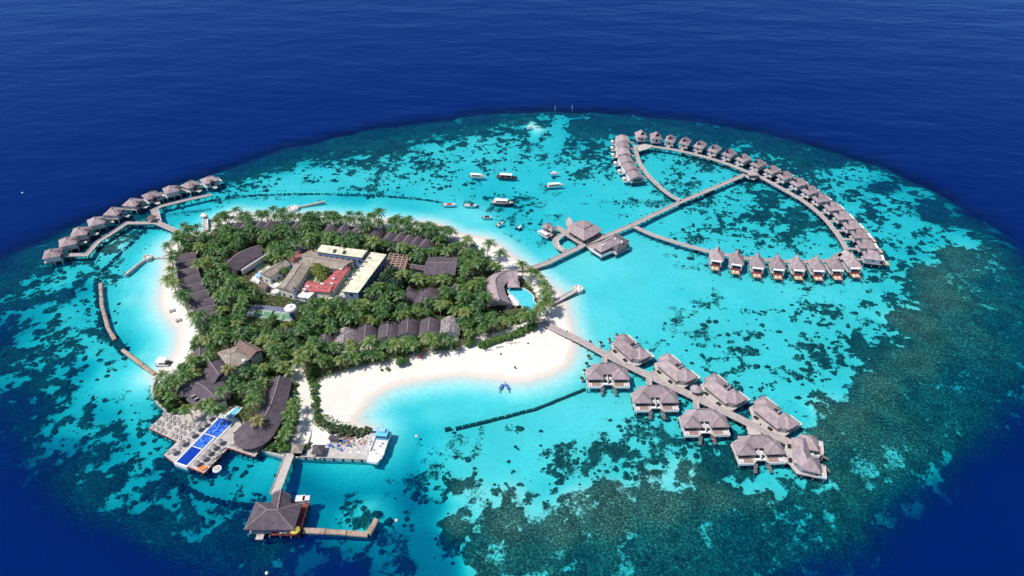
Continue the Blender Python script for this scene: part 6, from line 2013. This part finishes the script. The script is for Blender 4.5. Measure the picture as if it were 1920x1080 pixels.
# =================================================================== VEGETATION
def leaf_mat(name, stops, rnd=.22, trans=.35):
    m = bpy.data.materials.new(name)
    m.use_nodes = True
    nt = m.node_tree
    N, L = nt.nodes, nt.links
    N.clear()
    geo = N.new('ShaderNodeNewGeometry')
    no = noise_node(nt, geo.outputs['Position'], .35, 3, .6)
    n2 = noise_node(nt, geo.outputs['Position'], 1.7, 2, .6)
    oi = N.new('ShaderNodeObjectInfo')
    f = math_node(nt, 'ADD', math_node(nt, 'MULTIPLY', math_node(nt, 'SUBTRACT', oi.outputs['Random'], .5), rnd * 2), math_node(nt, 'ADD', math_node(nt, 'MULTIPLY', no, .55), math_node(nt, 'MULTIPLY', n2, .45)))
    c = ramp_node(nt, f, stops)
    d = N.new('ShaderNodeBsdfDiffuse'); t = N.new('ShaderNodeBsdfTranslucent'); g = N.new('ShaderNodeBsdfGlossy')
    L.new(c, d.inputs[0]); L.new(c, t.inputs[0])
    g.inputs['Roughness'].default_value = .45
    g.inputs['Color'].default_value = (.8, .85, .8, 1)
    m1 = N.new('ShaderNodeMixShader'); m1.inputs[0].default_value = trans
    L.new(d.outputs[0], m1.inputs[1]); L.new(t.outputs[0], m1.inputs[2])
    m2 = N.new('ShaderNodeMixShader'); m2.inputs[0].default_value = .05
    L.new(m1.outputs[0], m2.inputs[1]); L.new(g.outputs[0], m2.inputs[2])
    o = N.new('ShaderNodeOutputMaterial')
    L.new(m2.outputs[0], o.inputs[0])
    return m
m_palm = leaf_mat('palm_frond', [(.20, (.026, .090, .022)), (.42, (.066, .170, .034)), (.60, (.130, .240, .048)), (.8, (.30, .32, .085))])
m_palm_y = leaf_mat('yellow_palm_frond', [(.25, (.16, .17, .04)), (.5, (.30, .28, .08)), (.75, (.46, .38, .13))])
m_tree = leaf_mat('broad_leaf', [(.25, (.026, .085, .014)), (.48, (.055, .155, .024)), (.7, (.115, .235, .036))], .16)
m_tree_y = leaf_mat('yellow_green_leaf', [(.25, (.09, .14, .018)), (.5, (.18, .23, .03)), (.75, (.30, .32, .05))], .1)
m_pine = leaf_mat('dark_needle', [(.25, (.014, .042, .024)), (.5, (.028, .068, .034)), (.75, (.055, .105, .045))], .1)
m_shrub = leaf_mat('hedge_leaf', [(.25, (.045, .11, .014)), (.5, (.085, .185, .024)), (.75, (.15, .26, .04))], .12)
m_scrub = leaf_mat('headland_leaf', [(.25, (.030, .062, .026)), (.5, (.06, .095, .038)), (.75, (.15, .13, .065))], .12)
m_trunk = mat_var('palm_trunk', (.20, .165, .135), (.33, .285, .24), 2.0, .9)
m_bark = mat_var('bark', (.09, .07, .055), (.16, .13, .10), 2.0, .9)

def palm_crown(seed, n=19, Lf=4.3):
    rnd = random.Random(seed)
    V, F = [], []
    for k in range(n):
        a = 2 * math.pi * (k * .381966) + rnd.uniform(-.25, .25)
        ring = k / n
        e0 = math.radians(72 - 88 * ring + rnd.uniform(-10, 10))
        L_ = Lf * rnd.uniform(.85, 1.1) * (.82 + .22 * math.sin(ring * 3.0))
        droop = rnd.uniform(.26, .40) + .12 * (1 - ring)
        h = Vector((math.cos(a), math.sin(a), 0))
        s = Vector((-math.sin(a), math.cos(a), 0))
        def pos(t):
            return h * (L_ * t * math.cos(e0) * (1 - .05 * t) + L_ * t * t * .12) + Vector((0, 0, L_ * t * math.sin(e0) - droop * L_ * t * t * 1.35))
        m = 9
        for j in range(m):
            t0 = .10 + .90 * j / m
            t1 = t0 + .92 / m * .92
            p0, p1 = pos(t0), pos(min(1, t1))
            wl = (1.02 * math.sin(math.pi * min(1, .16 + .80 * t0)) + .10) * rnd.uniform(.85, 1.12)
            for sg in (-1, 1):
                tip = (p0 + p1) / 2 + s * (sg * wl) + h * (.42 * wl) - Vector((0, 0, .42 * wl + rnd.uniform(0, .12)))
                b = len(V)
                V += [p0, p1, tip]
                F.append((b, b + 1, b + 2) if sg > 0 else (b + 1, b, b + 2))
        b = len(V)
        pts = [pos(t) for t in (0, .35, .7, 1.0)]
        for i, p in enumerate(pts):
            w = .11 * (1 - i / 3.6)
            V += [p + s * w + Vector((0, 0, .03)), p - s * w + Vector((0, 0, .03))]
        for i in range(3):
            F.append((b + 2 * i, b + 2 * i + 1, b + 2 * i + 3, b + 2 * i + 2))
    return V, F
def palm_trunk(h, lean, r=.19):
    V, F = [], []
    n, m = 6, 6
    for i in range(m):
        f = i / (m - 1)
        cx = lean * f * f
        rr = r * (1.5 - .7 * f) if i == 0 else r * (1.1 - .35 * f)
        for k in range(n):
            V.append((cx + rr * math.cos(k * 2 * math.pi / n), rr * math.sin(k * 2 * math.pi / n), f * h - (.4 if i == 0 else 0)))
    for i in range(m - 1):
        for k in range(n):
            F.append((i * n + k, i * n + (k + 1) % n, (i + 1) * n + (k + 1) % n, (i + 1) * n + k))
    return V, F
NV = 6
PALM = []
for k in range(NV):
    h = (8.6, 9.6, 7.4, 10.4, 6.6, 8.0)[k]
    lean = (.6, 1.3, .3, 1.8, .9, .2)[k]
    cv, cf_ = palm_crown(100 + k, (19, 21, 18, 20, 17, 22)[k], (3.9, 4.1, 3.5, 4.2, 3.6, 4.0)[k])
    tv, tf = palm_trunk(h, lean)
    PALM.append(dict(h=h, lean=lean, crown=MB().add(cv, cf_).mesh('palm_crown', m_palm), crown_y=None, trunk=MB().add(tv, tf).mesh('palm_trunk', m_trunk), cv=cv, cf=cf_, tv=tv, tf=tf))
cy = MB().add(PALM[0]['cv'], PALM[0]['cf']).mesh('palm_crown', m_palm_y)

def in_any(x, y, polys):
    for pl_ in polys:
        n = len(pl_)
        r = False
        for i in range(n):
            ax, ay = pl_[i][0], pl_[i][1]
            bx, by = pl_[(i + 1) % n][0], pl_[(i + 1) % n][1]
            if (ay > y) != (by > y) and x < (bx - ax) * (y - ay) / (by - ay) + ax: r = not r
        if r: return True
    return False
def grow(pl_, d):
    c = (sum(p[0] for p in pl_) / len(pl_), sum(p[1] for p in pl_) / len(pl_))
    out = []
    for p in pl_:
        v = Vector((p[0] - c[0], p[1] - c[1]))
        l_ = v.length or 1
        out.append((p[0] + v.x / l_ * d, p[1] + v.y / l_ * d))
    return out
EX = [grow(p, 1.2) for p in EXCL]
# open places and roofs that stand clear of the canopy
CLEAR = [[(336,480),(352,468),(366,498),(386,530),(404,580),(390,594),(366,572),(346,524)],
 [(418,506),(430,482),(465,460),(494,462),(507,478),(494,500),(502,534),(492,548),(462,524)],
 [(487,512),(545,478),(600,452),(692,466),(728,474),(722,500),(676,556),(640,550),(606,552),(576,566),(512,560),(500,532)],
 [(722,474),(770,476),(776,492),(802,478),(864,480),(858,515),(800,514),(765,507),(755,510),(722,508)],
 [(752,536),(790,536),(822,545),(816,560),(760,562)],
 [(460,594),(468,566),(554,574),(560,586),(548,606)],
 [(908,520),(958,500),(1000,506),(1012,560),(1000,584),(975,582),(940,584),(928,568)],
 [(626,632),(690,612),(780,598),(850,594),(868,622),(700,636),(640,642)],
 [(402,660),(445,634),(498,655),(472,682),(435,700),(402,738),(398,765),(345,748),(322,726),(345,704),(376,704)],
 [(506,700),(546,700),(544,760),(508,838),(432,818),(448,795),(492,765)],
 [(546,684),(566,688),(588,760),(588,812),(562,842),(558,812),(566,760),(560,715)],
 [(484,421),(508,421),(508,428),(484,428)],[(546,425),(558,425),(558,432),(546,432)],[(608,428),(650,430),(650,436),(608,436)],[(718,440),(762,446),(804,458),(796,464),(758,456),(718,448)],
 [(880,497),(912,497),(908,516),(884,518)],[(275,805),(312,770),(345,776),(392,772),(440,756),(460,765),(470,800),(490,840),(385,890)]]
CLEAR += [[(295,560),(340,560),(360,640),(350,686),(295,698)],[(455,566),(562,572),(558,616),(460,608)],[(370,392),(402,392),(402,432),(372,432)],[(535,378),(615,372),(615,398),(535,400)],[(572,696),(616,698),(720,735),(720,838),(560,838)],[(415,756),(462,748),(470,775),(440,800),(415,785)],[(545,676),(600,690),(590,720),(560,720)]]
CLEAR2 = [grow(p, 4) for p in CLEAR]
# ---- broadleaf trees: crown centre in the photograph, crown radius (m), kind
TREES = [(431,447,6.5,0),(412,462,4.5,0),(447,462,5,0),(455,436,4.5,0),(520,466,6,0),(545,452,5,0),(505,484,4.2,0),(495,448,4.5,0),(565,446,4.5,0),(580,436,4,0),(527,436,4,0),(436,528,5.2,0),(455,545,4.8,0),(420,545,4,0),(425,515,3.6,0),(447,570,4,0),
 (420,612,6.4,0),(442,626,5,0),(398,628,4.2,0),(462,612,3.8,0),(400,600,4,0),(470,632,3.6,0),(672,448,4.2,0),(704,462,4.8,0),(722,458,3.6,0),(655,452,3.6,0),(531,509,3.8,0),(599,508,5.2,1),(606,520,3.8,1),(590,500,3.2,1),(417,496,2.8,1),
 (735,516,5.6,2),(742,540,5.6,2),(722,552,5,2),(700,568,5,2),(716,535,5,2),(700,548,4.4,2),(752,525,4.4,2),(785,522,4,0),(770,512,3.6,0),(838,522,4.2,0),(820,522,3.6,0),(872,486,5,0),(886,474,4,0),(858,500,3.2,0),(902,504,3.4,0),
 (598,572,4.4,0),(586,590,5,0),(612,592,4.6,0),(640,586,4.6,0),(570,604,4.2,0),(556,622,3.8,0),(580,624,4.2,0),(530,632,3.6,0),(545,645,3.4,0),(604,612,3.8,0),(640,612,3.4,0),
 (838,560,4.2,0),(862,556,4,0),(880,560,4.2,0),(898,574,4.4,0),(876,582,4.2,0),(850,584,4.2,0),(905,596,4,0),(925,592,3.6,0),(884,602,3.8,0),(862,602,3.6,0),(918,560,3.4,0),(820,578,3.8,0),(946,596,3.4,0),(968,594,3.2,0),(900,542,3.4,0),(880,534,3.6,0),(866,525,3.4,0),
 (520,690,4,0),(498,690,3.6,0),(480,692,3.6,0),(304,744,3.4,0),(318,758,3.2,0),(400,690,2.4,0),(345,688,3.2,0),(364,676,3,0),(535,612,2.6,1),(548,607,2.4,1),(628,492,2.0,0),(470,428,4,0),(600,440,3.6,0),(640,446,3.4,0),(760,470,4,0),(790,472,4,0),(820,470,3.6,0),(690,500,3,0),(655,600,3.6,0),(690,590,4,0),(720,585,4,0),(750,580,3.8,0),(780,578,3.6,0),(800,590,3.4,0),(676,570,4,0),(500,620,3.6,0),(510,600,3,0),(440,590,3.4,0),(410,580,3.6,0),(545,665,3.4,0),(570,660,3.2,0),(600,655,3,0),(450,715,3.2,0),(470,730,3,0),(430,730,3,0)]
def blob_leaves(seed, n, leaf, lobes, pine=False):
    rnd = random.Random(seed)
    cs = []
    for k in range(lobes):
        a = 6.283 * k / lobes + rnd.uniform(-.5, .5)
        q = rnd.uniform(.30, .62) if k else 0
        cs.append((Vector((q * math.cos(a), q * math.sin(a), rnd.uniform(-.12, .30) if k else .35)), rnd.uniform(.34, .56)))
    V, F = [], []
    for i in range(n):
        c, r = rnd.choice(cs)
        d = Vector((rnd.gauss(0, 1), rnd.gauss(0, 1), rnd.gauss(.25, 1)))
        d.normalize()
        p = c + Vector((d.x, d.y, d.z * .78)) * (r * rnd.uniform(.72, 1.04))
        nrm = (d + Vector((rnd.uniform(-.7, .7), rnd.uniform(-.7, .7), rnd.uniform(-.2, .8)))).normalized()
        u = nrm.cross(Vector((rnd.uniform(-1, 1), rnd.uniform(-1, 1), rnd.uniform(-1, 1)))).normalized()
        w = nrm.cross(u)
        s = leaf * rnd.uniform(.6, 1.25)
        b = len(V)
        if pine:
            V += [p - u * s * .35, p + u * s * .35, p + w * s * 1.5 + Vector((0, 0, .3 * s))]
            F.append((b, b + 1, b + 2))
        else:
            V += [p - u * s * .55, p - w * s * .8, p + u * s * .55, p + w * s * .8]
            F.append((b, b + 1, b + 2, b + 3))
    # dark heart so that the crown is not see-through everywhere
    return V, F, cs
def inner(cs):
    mb = MB()
    for c, r in cs:
        mb.lathe((c.x, c.y, c.z - r * .55), [(r * .25, 0), (r * .62, r * .3), (r * .66, r * .65), (r * .35, r * 1.05)], 7)
    return mb
TREE = []
for kind, mt in ((0, m_tree), (0, m_tree), (0, m_tree), (1, m_tree_y), (2, m_pine)):
    k = len(TREE)
    V, F, cs = blob_leaves(300 + k, 1500, .105 if kind != 2 else .14, 7 if kind != 2 else 8, kind == 2)
    im = inner(cs)
    crown = MB().add(V, F).add(im.v, im.f)
    tm = MB()
    tm.lathe((0, 0, -1.15), [(.075, 0), (.05, .5), (.04, .95)], 7)
    for c, r in cs[1:]:
        tm.bar((0, 0, -.45), (c.x * .8, c.y * .8, c.z), .035)
    TREE.append(dict(kind=kind, crown=crown.mesh('tree_crown', mt), trunk=tm.mesh('tree_trunk', m_bark)))
tree_xy = []
TLAB = {0: 'dark green broadleaf tree', 1: 'yellow green tree', 2: 'dark blue green pine'}
def zone(px, py):
    if py < 452: return 'in the northern palm belt'
    if px < 470 and py < 660: return 'in the western grove behind the bungalow row'
    if px < 560 and py >= 660: return 'around the south western restaurants'
    if px < 700 and py < 520: return 'near the staff roofs'
    if px >= 840: return 'in the eastern gardens near the lagoon pool'
    if px < 660: return 'south of the tennis court'
    return 'in the middle gardens near the round hall'
for i, (x, y, r, kind) in enumerate(TREES):
    zc = GZ + r * .95
    g = G(x, y, zc)
    if kind == 0: tv = TREE[i % 3]
    elif kind == 1: tv = TREE[3]
    else: tv = TREE[4]
    z_ = zone(x, y)
    t = empty(('tree', 'tree', 'pine_tree')[kind], (g.x, g.y, GZ - .2), random.uniform(0, 6.28), f'{TLAB[kind]} {z_}', 'tree', f'{TLAB[kind]}s {z_}')
    s = r
    c = link('crown', tv['crown'], t); c.location = (0, 0, zc - GZ); c.scale = (s, s, s * (1.0 if kind != 2 else 1.35))
    k = link('trunk', tv['trunk'], t); k.location = (0, 0, zc - GZ); k.scale = (s, s, (zc - GZ + .4) / 1.15)
    tree_xy.append((g.x, g.y, r))

# ---- palms
rnd = random.Random(11)
palms = []
fx = [p[0] for p in forest_w]; fy = [p[1] for p in forest_w]
def crown_px(x, y, k, rz, sc):
    v = PALM[k]
    return PX((x + math.cos(rz) * v['lean'] * sc, y + math.sin(rz) * v['lean'] * sc, GZ + v['h'] * sc))
cell = {}
def near_palm(x, y, d):
    ci, cj = int(x // 6), int(y // 6)
    for i in range(ci - 1, ci + 2):
        for j in range(cj - 1, cj + 2):
            for (a, b) in cell.get((i, j), ()):
                if (a - x) ** 2 + (b - y) ** 2 < d * d: return True
    return False
def put(x, y, k, rz, sc, yel=False):
    palms.append((x, y, k, rz, sc, yel))
    cell.setdefault((int(x // 6), int(y // 6)), []).append((x, y))
HAND = [(345,441),(352,444),(369,437),(376,446),(831,429),(838,428),(846,433),(886,460),(905,469),(893,488),(908,490),(918,494),(928,496),(936,501),(899,478),
 (996,506),(1006,512),(1014,519),(1021,530),(1026,541),(1028,553),(1024,562),(1016,571),(1008,579),(1000,587),(990,590),(1018,546),(985,580),(1030,566),(978,592),(994,598),(960,598),(940,600),(925,604),
 (436,408),(450,409),(456,410),(318,742),(302,722),(332,716),(314,718),(348,765),(375,760),(398,764),(412,768),(390,752),(296,735),(345,704),(358,698)]
for (x, y) in HAND:
    k = rnd.randrange(NV); sc = rnd.uniform(.82, 1.0); rz = rnd.uniform(0, 6.28)
    g = G(x, y, GZ + PALM[k]['h'] * sc)
    put(g.x - math.cos(rz) * PALM[k]['lean'] * sc, g.y - math.sin(rz) * PALM[k]['lean'] * sc, k, rz, sc)
for (x, y) in [(481,789),(424,691)]:
    g = G(x, y, GZ + PALM[0]['h'] * .95)
    put(g.x, g.y, 0, 1.0, .95, True)
tries = 0
while tries < 14000:
    tries += 1
    x, y = rnd.uniform(min(fx), max(fx)), rnd.uniform(min(fy), max(fy))
    if not in_any(x, y, [forest_w]) or in_any(x, y, EX): continue
    k = rnd.randrange(NV); sc = rnd.uniform(.82, 1.12); rz = rnd.uniform(0, 6.28)
    px, py = crown_px(x, y, k, rz, sc)
    if in_any(px, py, CLEAR2): continue
    if any((x - a) ** 2 + (y - b) ** 2 < (r * .72) ** 2 for a, b, r in tree_xy): continue
    dense = 3.2 if py < 450 or (py > 630 and px > 590) else 4.3
    if near_palm(x, y, dense): continue
    put(x, y, k, rz, sc)
palms.sort(key=lambda p: p[1])
PZ = {}
SV, SF = [], []
SVt, SFt = [], []
def palm_zone(px, py):
    if py < 452: return 'in the belt along the northern beach'
    if px < 450 and py < 655: return 'beside the western bungalow row'
    if px < 575 and py >= 640: return 'between the south western restaurant roofs'
    if px >= 860: return 'around the eastern pool and grove'
    if py > 625: return 'in the row between southern bungalows and white beach'
    if py < 545: return 'between the staff roofs and the large hall'
    return 'in the middle belt behind the southern bungalows'
for i, (x, y, k, rz, sc, yel) in enumerate(palms):
    v = PALM[k]
    if i < 300:
        px, py = crown_px(x, y, k, rz, sc)
        z_ = palm_zone(px, py)
        lab = f'coconut palm {z_}'
        if yel: lab = ['yellowing palm rising in front of the tan hall', 'yellowing palm rising through the long plum roof'][1 if py > 740 else 0]
        t = empty('coconut_palm', (x, y, GZ - .1), rz, lab, 'palm tree', None if yel else f'coconut palms {z_}')
        t.scale = (sc, sc, sc)
        link('trunk', v['trunk'], t)
        c = link('crown', cy if yel else v['crown'], t)
        c.location = (v['lean'], 0, v['h'])
        c.rotation_euler = (rnd.uniform(-.12, .12), rnd.uniform(-.12, .12), rnd.uniform(0, 6.28))
    else:
        b = len(SV)
        ca, sa = math.cos(rz), math.sin(rz)
        for (a, b_, c) in v['cv']:
            a2, b2 = (a + v['lean']) * sc, b_ * sc
            SV.append((x + ca * a2 - sa * b2, y + sa * a2 + ca * b2, GZ - .1 + (c + v['h']) * sc))
        SF += [tuple(j + b for j in f) for f in v['cf']]
        b = len(SVt)
        for (a, b_, c) in v['tv']:
            SVt.append((x + ca * a * sc - sa * b_ * sc, y + sa * a * sc + ca * b_ * sc, GZ - .1 + c * sc))
        SFt += [tuple(j + b for j in f) for f in v['tf']]
if SV:
    t = empty('palm_grove', (0, 0, 0), 0, 'dense mass of coconut palms along the far northern side', 'palm trees')
    tag(t, kind='stuff')
    tag(MB().add(SV, SF).build('crowns', m_palm, t), kind='stuff')
    tag(MB().add(SVt, SFt).build('trunks', m_trunk, t), kind='stuff')
print('palms', len(palms))

# ---- hedges and shrubs
SHR = []
for k, mt in enumerate((m_shrub, m_shrub, m_scrub, m_tree)):
    V, F, cs = blob_leaves(500 + k, 700, .15, 5)
    im = inner(cs)
    tm = MB().lathe((0, 0, -.75), [(.09, 0), (.06, .5)], 6)
    SHR.append((MB().add(V, F).add(im.v, im.f).mesh('foliage', mt), tm.mesh('stem', m_bark)))
def shrub(px, r, kind, label, group, flat=.85):
    g = G(px[0], px[1], 1.2 + r * .45)
    t = empty('shrub', (g.x, g.y, 1.0), random.uniform(0, 6.28), label, 'shrub', group)
    f = link('foliage', SHR[kind][0], t); f.scale = (r, r, r * flat); f.location = (0, 0, r * .5)
    s = link('stem', SHR[kind][1], t); s.scale = (r, r, r); s.location = (0, 0, r * .55)
shrub((752,678), 3.9, 0, 'round bright green bush standing alone on the southern beach', None)
shrub((727,691), 1.4, 0, 'small bush beside the round one on the beach', None)
shrub((716,693), .9, 0, 'tiniest low bush on the southern beach', None)
shrub((880,643), 3.9, 0, 'large bright shrub at the inner end of the beach hedge', None)
for i, (x, y) in enumerate([(905,645),(915,641),(925,637),(935,634),(945,631),(955,628),(965,624),(975,620),(985,616),(995,612),(1002,608)]):
    shrub((x, y + 3), 3.0, 0, 'bright green shrub in the hedge above the southern beach', 'bright hedge above the southern beach')
for i, (x, y) in enumerate([(604,790),(612,797),(622,801),(632,803),(642,803),(652,804),(662,806),(672,808),(682,808),(691,805),(640,811),(656,813),(670,815),(682,814),(624,809)]):
    shrub((x, y), 2.2, 2, 'dull green shrub on the headland above the quay', 'headland shrubs above the quay')
for i, (x, y) in enumerate([(588,712),(592,724),(591,736),(593,748),(592,760),(595,770),(597,780),(588,700),(586,690)]):
    shrub((x, y), 2.1, 1 if i % 2 else 3, 'shrub in the strip between sand path and wide beach', 'strip of shrubs beside the sand path')
for i, (x, y) in enumerate([(553,722),(552,736),(551,750),(552,764),(553,778),(550,792),(546,806),(540,818),(532,828),(524,836),(512,838),(536,838),(548,770),(543,795),(502,836),(528,845)]):
    shrub((x, y), 2.2, 3 if i % 3 else 0, 'shrub along the landward edge of the long plum roof', 'shrubs between long plum roof and sand path')
for i, (x, y, lab) in enumerate([(579,836,'grey green shrub between the two quay gazebos'),(556,847,'bright shrub leaning over the olive gazebo')]):
    shrub((x, y), 2.0, 2 if i == 0 else 0, lab, None)
for i, (x, y) in enumerate([(306,756),(316,766),(328,769),(298,740),(365,640),(362,652),(340,772),(295,728)]):
    shrub((x, y), 2.2, 0 if i % 2 else 3, 'shrub by the sea wall and beach of the western point', 'shrubs of the western point')

# ---- undergrowth beneath the canopy
rs = np.random.RandomState(3)
n = 90000
ux, uy = rs.uniform(min(fx), max(fx), n), rs.uniform(min(fy), max(fy), n)
ok = poly_in(ux, uy, forest_w)
for e in [grow(p, .3) for p in EXCL]:
    ok &= ~poly_in(ux, uy, e)
hfield = np.clip(fbm(ux, uy, 6, 33, 3) * 2.2 - .4, 0, 1)
ok &= hfield > .12
ux, uy, hf = ux[ok], uy[ok], hfield[ok]
m = len(ux)
uz = 1.2 + hf * rs.uniform(.35, 1.0, m) * 3.6
P0 = np.stack([ux, uy, uz], 1)
a = rs.normal(size=(m, 3)); a[:, 2] *= .45
a /= np.linalg.norm(a, axis=1, keepdims=True)
up = np.stack([rs.normal(size=m) * .5, rs.normal(size=m) * .5, np.ones(m)], 1)
b = np.cross(up, a); b /= np.linalg.norm(b, axis=1, keepdims=True)
sz = rs.uniform(.35, .75, (m, 1))
V = np.stack([P0 - a * sz * .6, P0 - b * sz * .5, P0 + a * sz * .6, P0 + b * sz * .5], 1).reshape(-1, 3)
F = np.arange(4 * m).reshape(m, 4)
me = bpy.data.meshes.new('undergrowth')
me.from_pydata(V.tolist(), [], F.tolist())
me.materials.append(m_tree)
o = link('undergrowth', me)
tag(o, 'low leafy undergrowth between the palms', 'undergrowth', kind='stuff')
